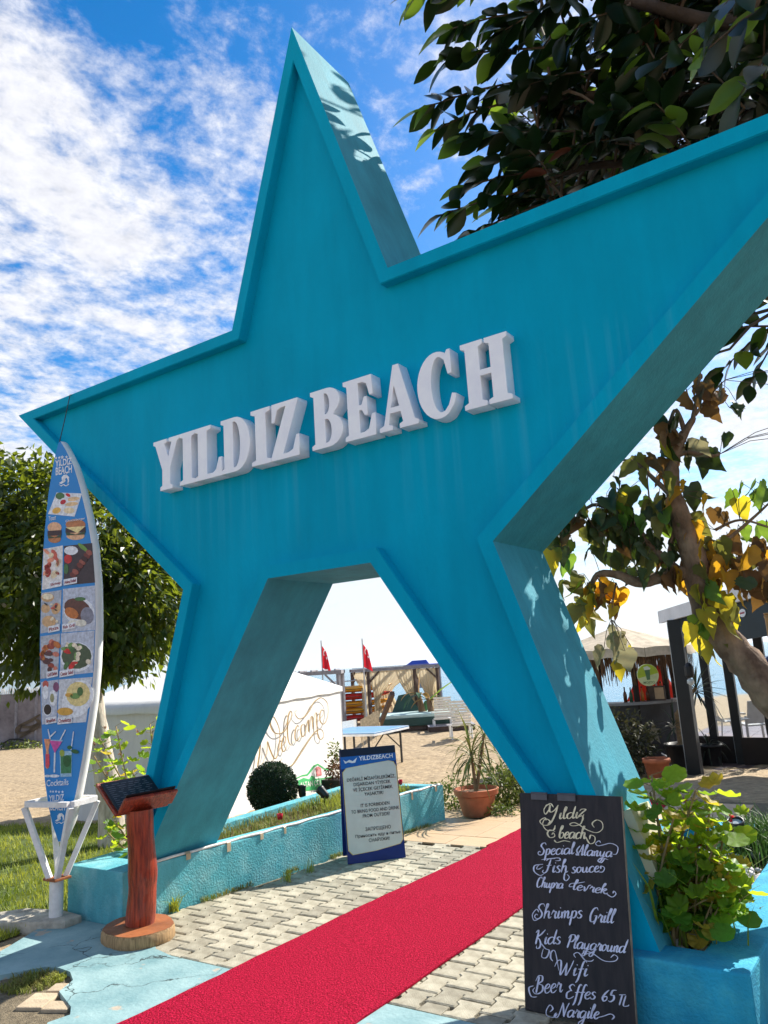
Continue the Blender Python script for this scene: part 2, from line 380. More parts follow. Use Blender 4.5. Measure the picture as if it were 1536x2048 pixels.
# ------------------------------------------------------------- lawn and grass
LAWN = mat('lawn_earth', (0.07, 0.10, 0.02), rough=1, var=.4, scale=18, bump=1, bscale=60)
lawn_poly = [(-2.30, -1.1), (-2.30, 2.95), (-3.6, 3.0), (-7.8, 2.35), (-13, 1.0), (-13, -6), (-2.9, -6)]
def inside(x, y, P):
    c = False; j = len(P)-1
    for i in range(len(P)):
        if (P[i][1] > y) != (P[j][1] > y) and x < (P[j][0]-P[i][0])*(y-P[i][1])/(P[j][1]-P[i][1])+P[i][0]: c = not c
        j = i
    return c
bm = bmesh.new(); bm.faces.new([bm.verts.new((x, y, 0)) for x, y in lawn_poly])
for _ in range(26):
    for co_, no_ in ((Vector((-2.3-_*.42, 0, 0)), Vector((1, 0, 0))), (Vector((0, -6+_*.36, 0)), Vector((0, 1, 0)))):
        bmesh.ops.bisect_plane(bm, geom=bm.verts[:]+bm.edges[:]+bm.faces[:], plane_co=co_, plane_no=no_)
for q in bm.verts: q.co.z = height(q.co.x, q.co.y)+.012
me = bpy.data.meshes.new('lawn'); bm.to_mesh(me); bm.free()
struct(link_mesh('lawn', me, LAWN))
GRASS = mat('grass_blade', (0.20, 0.32, 0.025), rough=.6, var=.35, scale=1.6, trans=.4, col2=(.46, .46, .055))
DRYG = mat('dry_grass', (0.33, 0.26, 0.08), rough=.8, var=.35, scale=7, trans=.3, col2=(.22, .27, .05))
def blades(name, n, where, hmin, hmax, material, wid=.006, lean=.5, ground=None, parent=None, kind='stuff', seg=2):
    mb = MB(); vs, fs = mb.v, mb.f
    for _ in range(n):
        p = where()
        if p is None: continue
        x, y, z = p; a = random.uniform(0, 6.283); h = random.uniform(hmin, hmax); l = random.uniform(.1, lean)*h
        dx, dy = math.cos(a)*l, math.sin(a)*l; b = a+1.57+random.uniform(-.7, .7); w = wid*random.uniform(.6, 1.3); wx, wy = math.cos(b)*w, math.sin(b)*w
        i = len(vs)
        if seg == 1:
            vs += [(x-wx, y-wy, z), (x+wx, y+wy, z), (x+dx, y+dy, z+h)]; fs.append((i, i+1, i+2))
        else:
            vs += [(x-wx, y-wy, z), (x+wx, y+wy, z), (x+dx*.35+wx*.8, y+dy*.35+wy*.8, z+h*.62), (x+dx*.35-wx*.8, y+dy*.35-wy*.8, z+h*.62), (x+dx, y+dy, z+h*random.uniform(.75, 1))]
            fs += [(i, i+1, i+2, i+3), (i+3, i+2, i+4)]
    if parent is not None: mb.v = [(q[0]-parent.location.x, q[1]-parent.location.y, q[2]-parent.location.z) for q in mb.v]
    o = mb.build(name, material, parent, fix=False)
    if kind: o['kind'] = kind
    return o
def lawn_pt():
    while True:
        # denser near the camera
        x = -2.3-random.random()**1.5*7.5; y = random.uniform(-3.2, 3.0)
        if inside(x, y, lawn_poly): return (x, y, height(x, y)+.01)
tag(blades('grass', 42000, lawn_pt, .025, .075, GRASS, wid=.0055, lean=.9, seg=1), 'short sunlit green grass of the lawn left of the arch', 'grass')
# ------------------------------------------------------------- paving in the arch
JOINT = mat('joint_sand', (0.17, 0.135, 0.085), rough=1, var=.3, scale=30, bump=1, bscale=120)
pav = struct(MB().add([(-1.9, -.40, -.022), (2.0, -.40, -.022), (2.0, 2.62, -.022), (-1.9, 2.62, -.022)], [(0, 1, 2, 3)]).build('paving', JOINT))
PAVER = mat('concrete_paver', (0.345, 0.305, 0.22), rough=.9, var=.2, scale=11, bump=.5, bscale=150, rnd=.24, col2=(.45, .41, .31))
def paver_mesh(wd=.148, ln=.2, d=.0115, g=.0032, t=.045):
    hw, hl = wd/2, ln/2
    side = [(hw+d, -hl), (hw+d, -.056), (hw-d, -.040), (hw-d, .040), (hw+d, .056), (hw+d, hl)]
    ring = side+[(-x, y) for x, y in reversed(side)]
    def ins(k, q): return [((abs(x)-q)*(1 if x > 0 else -1), (abs(y)-q*1.5-.001)*(1 if y > 0 else -1) if abs(y) > .09 else y) for x, y in k]
    r0, r1 = ins(ring, g), ins(ring, g+.006); n = len(ring)
    vs = [(x, y, -t) for x, y in r0]+[(x, y, -.005) for x, y in r0]+[(x, y, 0) for x, y in r1]
    fs = [(i, (i+1) % n, n+(i+1) % n, n+i) for i in range(n)]+[(n+i, n+(i+1) % n, 2*n+(i+1) % n, 2*n+i) for i in range(n)]
    # top: concave ring -> three convex pieces
    T = [2*n+i for i in range(n)]
    fs += [(T[0], T[1], T[10], T[11]), (T[1], T[2], T[9], T[10]), (T[2], T[3], T[8], T[9]), (T[3], T[4], T[7], T[8]), (T[4], T[5], T[6], T[7])]
    mb = MB(); mb.add(vs, fs); return mb.mesh('paver')
pm = paver_mesh(); pm.materials.append(PAVER)
def wall_x(y): return -1.65+(y+.18)*.1003          # foot of the left planter wall
PW = .148
for i in range(-17, 10):
    x = .855+i*PW
    for j in range(-3, 16):
        y = .009+j*.2+(.1 if i % 2 else 0)
        if not (-.30 < y < 2.53) or x < wall_x(y)+.02 or x > 1.44: continue
        if -.28 < x < .52: continue                    # hidden under the carpet
        o = bpy.data.objects.new('paver', pm); col.objects.link(o); o.parent = pav
        o.location = (x+random.uniform(-.001, .001), y+random.uniform(-.0015, .0015), random.uniform(-.0035, .002)); o.rotation_euler = (random.uniform(-.01, .01), random.uniform(-.012, .012), random.uniform(-.008, .008))
# half pavers that close the rows at the painted slab
hp = MB().box((-.064, -.047, -.045), (.064, .047, 0), .005).mesh('paver'); hp.materials.append(PAVER)
for i in range(-17, 10):
    x = .855+i*PW
    if x > 1.44 or -.28 < x < .52 or x < -1.1: continue
    if i % 2 == 0:
        o = bpy.data.objects.new('paver', hp); col.objects.link(o); o.parent = pav; o.location = (x, -.341, -.001)
# ------------------------------------------------------------- painted concrete slab in front
def apron_material():
    m = mat('blue_painted_concrete', (0.19, 0.36, 0.385), rough=.8, var=.25, scale=2.5, bump=.4, bscale=40, col2=(.30, .44, .44))
    nd, lk = m.node_tree.nodes, m.node_tree.links; b = nd['Principled BSDF']
    src = b.inputs['Base Color'].links[0].from_socket
    t = nd.new('ShaderNodeTexCoord'); nz = nd.new('ShaderNodeTexNoise'); nz.inputs['Scale'].default_value = 3; nz.inputs['Detail'].default_value = 6; lk.new(t.outputs['Object'], nz.inputs['Vector'])
    ad = nd.new('ShaderNodeVectorMath'); ad.operation = 'SCALE'; ad.inputs['Scale'].default_value = .55; lk.new(nz.outputs['Color'], ad.inputs[0])
    a2 = nd.new('ShaderNodeVectorMath'); lk.new(ad.outputs[0], a2.inputs[0]); lk.new(t.outputs['Object'], a2.inputs[1])
    vo = nd.new('ShaderNodeTexVoronoi'); vo.feature = 'DISTANCE_TO_EDGE'; vo.inputs['Scale'].default_value = 1.7; lk.new(a2.outputs[0], vo.inputs['Vector'])
    mr_ = nd.new('ShaderNodeMapRange'); mr_.inputs['From Min'].default_value = .002; mr_.inputs['From Max'].default_value = .010; lk.new(vo.outputs['Distance'], mr_.inputs['Value'])
    n2 = nd.new('ShaderNodeTexNoise'); n2.inputs['Scale'].default_value = 1.7; lk.new(t.outputs['Object'], n2.inputs['Vector'])
    m2 = nd.new('ShaderNodeMapRange'); m2.inputs['From Min'].default_value = .47; m2.inputs['From Max'].default_value = .56; lk.new(n2.outputs['Fac'], m2.inputs['Value'])
    mxv = nd.new('ShaderNodeMath'); mxv.operation = 'MAXIMUM'; lk.new(mr_.outputs[0], mxv.inputs[0]); lk.new(m2.outputs[0], mxv.inputs[1])
    mx_ = nd.new('ShaderNodeMix'); mx_.data_type = 'RGBA'; lk.new(mxv.outputs[0], mx_.inputs[0]); mx_.inputs[6].default_value = (.03, .05, .05, 1); lk.new(src, mx_.inputs[7])
    # worn patches where the bare concrete shows
    n3 = nd.new('ShaderNodeTexNoise'); n3.inputs['Scale'].default_value = 5.5; n3.inputs['Detail'].default_value = 8; lk.new(t.outputs['Object'], n3.inputs['Vector'])
    m3 = nd.new('ShaderNodeMapRange'); m3.inputs['From Min'].default_value = .66; m3.inputs['From Max'].default_value = .70; lk.new(n3.outputs['Fac'], m3.inputs['Value'])
    mx3 = nd.new('ShaderNodeMix'); mx3.data_type = 'RGBA'; lk.new(m3.outputs[0], mx3.inputs[0]); lk.new(mx_.outputs[2], mx3.inputs[6]); mx3.inputs[7].default_value = (.42, .36, .28, 1)
    lk.new(mx3.outputs[2], b.inputs['Base Color'])
    return m
APRON = apron_material()
crk = [G(p) for p in ((95, 2062), (140, 2046), (142, 2030), (118, 1998), (146, 1975), (140, 1958), (118, 1950), (88, 1948), (0, 1965))]
ap = [(-.9, -.405), (2.3, -.405), (3.2, -.45), (3.2, -2.2), (0.2, -2.2)]
ap += [(p.x, p.y) for p in crk] + [(-1.95, -.98), (-2.05, -.74), (-2.26, -.33), (-2.24, -.19), (-1.66, -.19), (-1.63, -.02), (-1.50, -.02), (-1.10, -.36)]
bm = bmesh.new(); bm.faces.new([bm.verts.new((x, y, .003)) for x, y in ap])
ex = bmesh.ops.extrude_face_region(bm, geom=bm.faces[:])
for q in ex['geom']:
    if isinstance(q, bmesh.types.BMVert): q.co.z = -.05
bmesh.ops.recalc_face_normals(bm, faces=bm.faces[:]); me = bpy.data.meshes.new('pavement'); bm.to_mesh(me); bm.free()
struct(link_mesh('pavement', me, APRON))
PINK = mat('pink_paving', (0.36, 0.24, 0.17), rough=.9, var=.15, scale=12, bump=.4)
struct(MB().add([(-6, -9, -.03), (9, -9, -.03), (9, -2.19, -.03), (.2, -2.19, -.03), (-1.35, -1.25, -.03), (-2.05, -1.02, -.03), (-6, -2.6, -.03)], [(0, 1, 2, 3, 4, 5, 6)]).build('road', PINK))
bed = struct(MB().add([(p.x, p.y, -.024) for p in [G(q) for q in ((0, 1962), (150, 1948), (150, 2060), (60, 2075), (0, 2060))]], [(0, 1, 2, 3, 4)]).build('path', JOINT))
EDGEP = mat('edge_paver', (0.50, 0.39, 0.26), rough=.9, var=.12, scale=15, bump=.4, rnd=.12)
em = MB().box((-.075, -.05, -.05), (.075, .05, 0), .008).mesh('paver'); em.materials.append(EDGEP)
for px, rz in (((85, 2005), .42), ((118, 2022), .42), ((127, 1985), .45), ((68, 2018), .42)):
    p = G(px); o = bpy.data.objects.new('paver', em); col.objects.link(o); o.parent = bed; o.location = (p.x, p.y, -.006); o.rotation_euler = (.02, 0, rz)
def tuft_at(px, n, r_, h, material=GRASS, z=None, name='grass_tuft', label='', w=.004, cat='grass'):
    p = G(px) if z is None else on_z(px, z)
    def pt():
        a, q = random.uniform(0, 6.28), random.random()**.7*r_; return (p.x+q*math.cos(a), p.y+q*math.sin(a), p.z)
    o = blades(name, n, pt, h*.4, h, material, wid=w, lean=1.0); tag(o, label, cat); return o
tuft_at((62, 1972), 700, .16, .06, DRYG, label='dry grass tuft growing through the broken corner of the blue slab')
tuft_at((108, 1965), 260, .07, .05, GRASS, label='small green grass tuft beside the cracked slab edge')
DARK_GROUND = mat('added_dark_ground', (0.045, 0.05, 0.022), rough=1, var=.5, scale=7, bump=1, bscale=30)
struct(MB().add([(2.34, -2.0, -.02), (16, -2.0, -.02), (16, 5.0, -.02), (2.34, 5.0, -.02)], [(0, 1, 2, 3)]).build('garden', DARK_GROUND))  # unseen dark ground, added so less light bounces onto the star's undersides
# ------------------------------------------------------------- beige tiles behind the pavers
TILE = mat('beige_tile', (0.52, 0.36, 0.21), rough=.55, var=.08, scale=5, bump=.15, bscale=60, rnd=.07, stretch=(1, 9, 1))
tfl = struct(MB().add([(-1.34, 2.585, -.014), (2.4, 2.585, -.014), (2.4, 5.2, -.014), (-.93, 5.2, -.014), (-.93, 3.56, -.014), (-1.27, 3.5, -.014)], [(0, 1, 2, 3, 4, 5)]).build('patio', JOINT))
def tile(parent, x0, y0, x1, y1, z, m, t=.02):
    o = MB().box((x0+.003, y0+.003, z-t), (x1-.003, y1-.003, z+random.uniform(-.0012, .0012)), .002).build('tile', m, parent); return o
rows = [2.59, 2.92, 3.62, 4.32, 5.02]
for k in range(4):
    x = -1.32 if k < 2 else -.92
    off = (.56, .34, .35, .2)[k]
    first = True
    while x < 1.3:
        x1 = x+(off if first else .36); first = False
        tile(tfl, x, rows[k], x1, rows[k+1], 0, TILE); x = x1
# ------------------------------------------------------------- terrace of the restaurant (dark tiles in the shade)
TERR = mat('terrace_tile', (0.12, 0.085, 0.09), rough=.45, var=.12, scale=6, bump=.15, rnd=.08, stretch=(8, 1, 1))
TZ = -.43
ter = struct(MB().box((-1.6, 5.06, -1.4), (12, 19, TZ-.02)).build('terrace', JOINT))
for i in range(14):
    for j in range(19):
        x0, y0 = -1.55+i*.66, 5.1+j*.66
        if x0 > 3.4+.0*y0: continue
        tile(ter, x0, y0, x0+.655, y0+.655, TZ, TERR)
# ------------------------------------------------------------- the star arch
A_, ZB, B_, ZC, C_, ZD, E_, ZF = .6771, 4.0368, 3.3829, 4.0440, 1.2238, 2.2233, .4123, 2.2088
GX = lambda z: 1.9408-(1.9408-C_)*z/ZD
HX = lambda z: 1.8971-(1.8971-E_)*z/ZF
z0 = .02
half = [(0, 6.2), (A_, ZB), (B_, ZC), (C_, ZD), (GX(z0), z0), (HX(z0), z0), (E_, ZF)]
outer = half+[(-x, z) for x, z in reversed(half[1:])]
def inset(P, d):
    n = len(P); out = []
    for i in range(n):
        p0, p1, p2 = Vector(P[i-1]), Vector(P[i]), Vector(P[(i+1) % n])
        e1, e2 = (p1-p0).normalized(), (p2-p1).normalized()
        n1, n2 = Vector((e1.y, -e1.x)), Vector((e2.y, -e2.x))     # clockwise polygon: inward is to the right
        k = n1+n2; out.append(p1+k*(d/(1+n1.dot(n2))))
    return out
inn = inset(outer, .088)
def leg_tip(a, b, c, d_):
    # lines of the two inset leg edges
    p, r_ = Vector(a), Vector(b)-Vector(a); q, s = Vector(c), Vector(d_)-Vector(c)
    t = ((q.x-p.x)*s.y-(q.y-p.y)*s.x)/(r_.x*s.y-r_.y*s.x); return p+r_*t
tipR = leg_tip(inn[3], inn[4], inn[6], inn[5]); inn[4] = inn[5] = tipR
tipL = Vector((-tipR.x, tipR.y)); inn[8] = inn[9] = tipL
star = thing('star_arch', 'huge turquoise five-pointed star arch straddling the red carpet', 'arch')
D_ = .693; RC = .075
n = len(outer)
b = MB(); vs = [(x, RC, z) for x, z in outer]+[(x, D_, z) for x, z in outer]
b.add(vs, [tuple(range(n))]); sd = MB()
b.add([(x, D_, z) for x, z in outer], [tuple(range(n-1, -1, -1))])
part(star, 'panel', b, STAR)
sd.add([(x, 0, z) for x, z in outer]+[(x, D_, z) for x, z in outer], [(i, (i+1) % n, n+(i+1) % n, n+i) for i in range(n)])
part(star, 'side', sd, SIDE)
r = MB(); vs = [(x, 0, z) for x, z in outer]+[(p.x, 0, p.y) for p in inn]+[(p.x, RC, p.y) for p in inn]
fs = []
for i in range(n):
    j = (i+1) % n; fs += [(i, j, n+j, n+i), (n+i, n+j, 2*n+j, 2*n+i)]
me = bpy.data.meshes.new('rim'); me.from_pydata(vs, [], fs)
bm = bmesh.new(); bm.from_mesh(me); bmesh.ops.remove_doubles(bm, verts=bm.verts[:], dist=.0005); bmesh.ops.dissolve_degenerate(bm, edges=bm.edges[:], dist=.0005)
bmesh.ops.recalc_face_normals(bm, faces=bm.faces[:])
bmesh.ops.bevel(bm, geom=[e for e in bm.edges if len(e.link_faces) == 2 and e.calc_face_angle(0) > .8], offset=.005, segments=2, affect='EDGES', clamp_overlap=True)
bm.to_mesh(me); bm.free(); link_mesh('rim', me, STAR, star)
def arc(cx, cy, rx, ry, a0, a1, k=10): return [(cx+rx*math.cos(R(a0+(a1-a0)*i/k)), cy+ry*math.sin(R(a0+(a1-a0)*i/k))) for i in range(k+1)]
GL = {
 'I': (.40, [[(0, 0), (.4, 0), (.4, .06), (.31, .09), (.31, .91), (.4, .94), (.4, 1), (0, 1), (0, .94), (.09, .91), (.09, .09), (0, .06)]]),
 'L': (.66, [[(0, 0), (.66, 0), (.66, .34), (.60, .34), (.53, .13), (.45, .08), (.30, .08), (.30, .91), (.40, .94), (.40, 1), (0, 1), (0, .94), (.08, .91), (.08, .09), (0, .06)]]),
 'Y': (.74, [[(.20, 0), (.54, 0), (.54, .06), (.48, .09), (.48, .42), (.68, .91), (.74, .94), (.74, 1), (.45, 1), (.45, .94), (.53, .92), (.43, .62), (.31, .92), (.38, .94), (.38, 1), (0, 1), (0, .94), (.06, .91), (.26, .40), (.26, .09), (.20, .06)]]),
 'D': (.70, [[(0, 0)]+arc(.34, .5, .36, .5, -90, 90, 16)+[(0, 1), (0, .94), (.07, .91), (.07, .09), (0, .06)], [(.29, .07)]+arc(.33, .5, .14, .43, -90, 90, 12)+[(.29, .93)]]),
 'Z': (.63, [[(0, 0), (.62, 0), (.63, .36), (.57, .36), (.49, .12), (.38, .08), (.26, .08), (.62, .95), (.62, 1), (.04, 1), (.03, .68), (.09, .68), (.16, .89), (.26, .92), (.36, .92), (0, .05)]]),
 'B': (.66, [[(0, 0)]+arc(.36, .27, .30, .27, -90, 70, 10)+arc(.36, .77, .26, .23, -55, 90, 9)+[(0, 1), (0, .94), (.07, .91), (.07, .09), (0, .06)],
             [(.29, .07)]+arc(.33, .275, .10, .205, -90, 90, 8)+[(.29, .48)], [(.29, .555)]+arc(.32, .74, .085, .185, -90, 90, 8)+[(.29, .925)]]),
 'E': (.60, [[(0, 0), (.59, 0), (.60, .35), (.54, .35), (.47, .12), (.38, .08), (.29, .08), (.29, .46), (.35, .46), (.40, .36), (.45, .36), (.45, .66), (.40, .66), (.35, .54), (.29, .54), (.29, .92), (.38, .92), (.46, .88), (.51, .68), (.57, .68), (.56, 1), (0, 1), (0, .94), (.07, .91), (.07, .09), (0, .06)]]),
 'A': (.72, [[(0, 0), (.24, 0), (.24, .06), (.17, .09), (.21, .27), (.41, .27), (.45, .09), (.38, .06), (.38, 0), (.72, 0), (.72, .06), (.66, .09), (.42, 1.03), (.32, 1.03), (.09, .09), (0, .06)], [(.225, .35), (.395, .35), (.315, .72)]]),
 'C': (.66, [[(.61, .64), (.61, 1.01), (.56, 1.01), (.52, .94)]+arc(.36, .5, .36, .52, 65, 295, 22)+[(.62, .16), (.66, .30), (.60, .32), (.53, .15), (.46, .075)]+arc(.40, .5, .16, .44, 280, 80, 18)+[(.50, .87), (.55, .64)]]),
 'H': (.74, [[(0, 0), (.35, 0), (.35, .06), (.28, .09), (.28, .46), (.46, .46), (.46, .09), (.39, .06), (.39, 0), (.74, 0), (.74, .06), (.67, .09), (.67, .91), (.74, .94), (.74, 1), (.39, 1), (.39, .94), (.46, .91), (.46, .54), (.28, .54), (.28, .91), (.35, .94), (.35, 1), (0, 1), (0, .94), (.07, .91), (.07, .09), (0, .06)]]),
}
for ch, xa, xb in (('Y', -1.425, -1.150), ('I', -1.143, -.985), ('L', -.983, -.722), ('D', -.720, -.452), ('I', -.436, -.268), ('Z', -.262, -.022),
                   ('B', .084, .328), ('E', .346, .574), ('A', .600, .868), ('C', .878, 1.124), ('H', 1.174, 1.458)):
    xa, xb = 3.0022+(xa-3.0022)*1.0178, 3.0022+(xb-3.0022)*1.0178; w_, loops = GL[ch]; sx = (xb-xa)/w_; sz = .388
    me = curve_mesh('letter', [[(x*sx, z*sz) for x, z in lp] for lp in loops], .049, .002)
    me.transform(Matrix.Translation((xa, 0.026, 2.980)) @ Matrix.Rotation(R(90), 4, 'X'))
    link_mesh('letter', me, WHITE_LET, star)
# cream board screwed to the flank of the right leg
ld_ = Vector((GX(.30)-GX(.91), 0, .30-.91)); nn = Vector((-ld_.z, 0, ld_.x)).normalized()
if nn.x < 0: nn = -nn
pl0 = Vector((GX(.6), .3, .6))
q4 = [on_plane(p, pl0+nn*.05, nn) for p in ((1262, 1618), (1297, 1602), (1362, 1745), (1318, 1756))]
part(star, 'flank_board', MB().slab([p-nn*.05 for p in q4], nn*.05), CREAM, bev=.003)
# ------------------------------------------------------------- planters
def ring_wall(outer_, inner_, za, zb_):
    k = len(outer_); mb = MB()
    vs = [(x, y, za) for x, y in outer_]+[(x, y, zb_) for x, y in outer_]+[(x, y, zb_) for x, y in inner_]+[(x, y, za) for x, y in inner_]
    fs = []
    for i in range(k):
        j = (i+1) % k; fs += [(i, j, k+j, k+i), (k+i, k+j, 2*k+j, 2*k+i), (2*k+i, 2*k+j, 3*k+j, 3*k+i)]
    return mb.add(vs, fs)
lp = thing('planter', 'long low mint-rendered planter left of the path, holding the left star leg', 'planter', (-1.8, 1.6, 0))
oL = [(-2.26, -.18), (-1.65, -.18), (wall_x(1.6), 1.6), (-1.278, 3.53), (-2.42, 3.53), (-2.33, 1.6)]
iL = [(-2.13, .10), (-1.84, .10), (wall_x(1.6)-.135, 1.6), (-1.43, 3.40), (-2.30, 3.40), (-2.20, 1.6)]
part(lp, 'wall', ring_wall(oL, iL, -.06, .345), MINT, bev=.008)
sb = MB(); v, f = grid_mesh([-2.35+i*.12 for i in range(10)], [0+j*.15 for j in range(24)], lambda x, y: .265+.03*mnoise.noise((x*6, y*6, 0)))
sb.add(v, f)
SOILD = sb
SOILD.v = [(max(p[0], -2.27), p[1]+.04, p[2]) for p in SOILD.v]
SOILD.v = [(min(p[0], wall_x(p[1])-.10), min(p[1], 3.45), p[2]) for p in SOILD.v]
part(lp, 'soil', SOILD, SOIL, smooth=True, fix=False)
rp = thing('planter', 'turquoise planter beside the chalkboard, filled with pebbles and geraniums', 'planter', (1.9, 1.2, 0))
RZ = .27
oR = [(1.46, -.08), (2.24, -.10), (2.30, 2.86), (1.10, 2.80), (1.28, 1.4)]
iR = [(1.62, .12), (2.02, .10), (2.08, 2.64), (1.24, 2.60), (1.42, 1.4)]
part(rp, 'wall', ring_wall(oR, iR, -.06, RZ), MINT_R, bev=.012)
sb = MB(); v, f = grid_mesh([1.2+i*.1 for i in range(10)], [.05+j*.13 for j in range(21)], lambda x, y: .19+.03*mnoise.noise((x*6, y*6, 5)))
sb.add([(min(max(p[0], 1.62-.28*min(1, (p[1]/1.5))), 2.1), min(p[1], 2.7), p[2]) for p in v], f); part(rp, 'soil', sb, SOIL, smooth=True, fix=False)
# ============================================================= things near the arch
# ---- red carpet (two lengths, the far one lapped under the near one)
CARPET = mat('red_carpet_pile', (0.40, 0.002, 0.022), rough=1, var=.35, scale=95, bump=3.0, bscale=130, col2=(.70, .014, .07), lo=.34, hi=.66, spec=.1, detail=3)
def carpet(name, x0, x1, ya, yb, label, z=.006, lift=None):
    mb = MB(); ys_ = [ya+(yb-ya)*i/60 for i in range(61)]; xs_ = [0, .15, .35, .5, .65, .85, 1]
    top = []
    for y in ys_:
        for t in xs_:
            w = .008*math.sin(y*2.3)*(t*2-1)+.012*mnoise.noise((y*1.6, 8 if t > .5 else 3, 0))*abs(t*2-1)
            z_ = z+.006+.004*mnoise.noise((t*3, y*2.5, 2))+.004*mnoise.noise((t*2, y*7, 5))+(lift(y) if lift else 0)
            top.append((x0(y)*(1-t)+x1(y)*t+w, y, z_))
    nx = len(xs_); fs = [(j*nx+i, j*nx+i+1, (j+1)*nx+i+1, (j+1)*nx+i) for j in range(60) for i in range(nx-1)]
    k = len(top); bot = [(p[0], p[1], z-.004) for p in top]
    edge = [j*nx for j in range(61)]; edge2 = [j*nx+nx-1 for j in range(61)]
    for e in (edge, edge2):
        fs += [(e[j], e[j+1], k+e[j+1], k+e[j]) for j in range(60)]
    e = list(range(nx)); fs += [(i, i+1, k+i+1, k+i) for i in range(nx-1)]
    e = 60*nx; fs += [(e+i, e+i+1, k+e+i+1, k+e+i) for i in range(nx-1)]
    mb.add(top+bot, fs); return tag(mb.build(name, CARPET, auto=R(40)), label, 'carpet', 'red carpet lengths')
carpet('red_carpet', lambda y: -.42+.030*(y+1), lambda y: .632+.003*y, -2.6, 2.66, 'long bright red carpet running through the star arch', lift=lambda y: .018*math.exp(-((y-2.63)/.03)**2))
carpet('red_carpet', lambda y: -.345+.02*(y-2.6), lambda y: .655, 2.60, 5.0, 'short red carpet length on the beige tiles beyond the arch', z=.005)
# ---- lectern
REDW = mat('varnished_red_wood', (0.25, 0.022, 0.009), rough=.36, var=.55, scale=7, bump=.7, bscale=22, coat=.3, detail=9, stretch=(9, 9, .7), col2=(.42, .055, .018))
SLABW = mat('log_slice', (0.30, 0.10, 0.035), rough=.5, var=.3, scale=6, bump=.4, bscale=20, coat=.15)
BARKW = mat('pale_bark', (0.40, 0.25, 0.12), rough=.8, var=.35, scale=9, bump=.8, bscale=40, stretch=(10, 10, 1))
BLACKM = mat('black_menu', (0.012, 0.013, 0.017), rough=.35, var=.1)
lc = thing('lectern', 'red varnished log lectern holding a black menu on a round wooden base', 'lectern', (-1.37, -.27, 0))
mb = MB(); k = 36; prof = [(1.0, .003), (1.02, .02), (1.01, .062), (.98, .077), (0, .078)]
def slab_r(a): return .232*(1+.09*math.cos(a*2+.6)+.025*math.sin(5*a)+.012*math.sin(13*a))
vs = []; fs = []
for q, z in prof:
    for j in range(k):
        a = 2*math.pi*j/k; vs.append((-1.37+q*slab_r(a)*math.cos(a), -.27+q*slab_r(a)*math.sin(a), z))
fs = [(i*k+j, i*k+(j+1) % k, (i+1)*k+(j+1) % k, (i+1)*k+j) for i in range(3) for j in range(k)]
part(lc, 'base', MB().add(vs[:4*k], fs), BARKW, auto=R(50))
part(lc, 'base_top', MB().add([(x, y, z+.0015) for x, y, z in vs[3*k:4*k]], [tuple(range(k))]), SLABW)
pts, rd = [], []
for i in range(19):
    t = i/18; pts.append((-1.385+.012*math.sin(t*3.1)+.015*t, -.25+.012*math.sin(t*5), .075+t*.70)); rd.append(.092-.008*t+.002*math.sin(t*15)+.005*math.exp(-((t-.42)/.06)**2))
part(lc, 'post', MB().tube(pts, rd, 20), REDW, auto=R(60))
for (a, z, s) in ((-.5, .60, .017), (-.9, .64, .011), (-1.8, .62, .010), (-.2, .35, .012)):
    c = Vector((-1.39+.081*math.cos(a), -.25+.081*math.sin(a), z)); mb = MB(); mb.lathe([(0, .012), (s*.6, .010), (s, .002), (s*1.2, -.01)], (0, 0, 0), 10)
    q = Vector((math.cos(a), math.sin(a), .1)).to_track_quat('Z', 'Y'); mb.v = [tuple(q @ Vector(p)+c) for p in mb.v]; part(lc, 'knot', mb, REDW, smooth=True)
# trough: axis along y, back plate slopes up towards -x, lip up towards +x
ax = Vector((.10, 1, .0)).normalized(); cen = Vector((-1.385, -.22, .775)); dl = Vector((-.80, .08, .60)).normalized(); dr = Vector((.66, -.07, .75)).normalized()
def plank(c, along, l, d, w, th, nrm): 
    return MB().slab([c-along*l/2, c+along*l/2, c+along*l/2+d*w, c-along*l/2+d*w], nrm*th)
nl = ax.cross(dl).normalized(); nl = nl if nl.z > 0 else -nl; nr = ax.cross(dr).normalized(); nr = nr if nr.z > 0 else -nr
part(lc, 'back_plate', plank(cen-nl*.025, ax, .40, dl, .30, .022, nl), REDW, bev=.004)
part(lc, 'front_lip', plank(cen-nr*.025+dr*.022, ax, .40, dr, .115, .022, nr), REDW, bev=.004)
mn = part(lc, 'menu', plank(cen+nl*.002+dl*.012, ax, .37, dl, .265, .012, nl), BLACKM, bev=.002)
part(lc, 'menu_cover', plank(cen+nr*.001+dr*.03, ax, .37, dr, .125, .006, nr), BLACKM)
INK = mat('menu_print', (.16, .16, .17), rough=.5)
mb = MB()
for rrow in range(12):
    a = cen+nl*.0148+dl*(.04+rrow*.0185)
    x = -.165
    while x < .13:
        w = random.uniform(.015, .06); mb.slab([a+ax*x, a+ax*(x+w), a+ax*(x+w)+dl*.005, a+ax*x+dl*.005], nl*.0006); x += w+random.uniform(.01, .04)
part(lc, 'menu_print', mb, INK, under=mn)
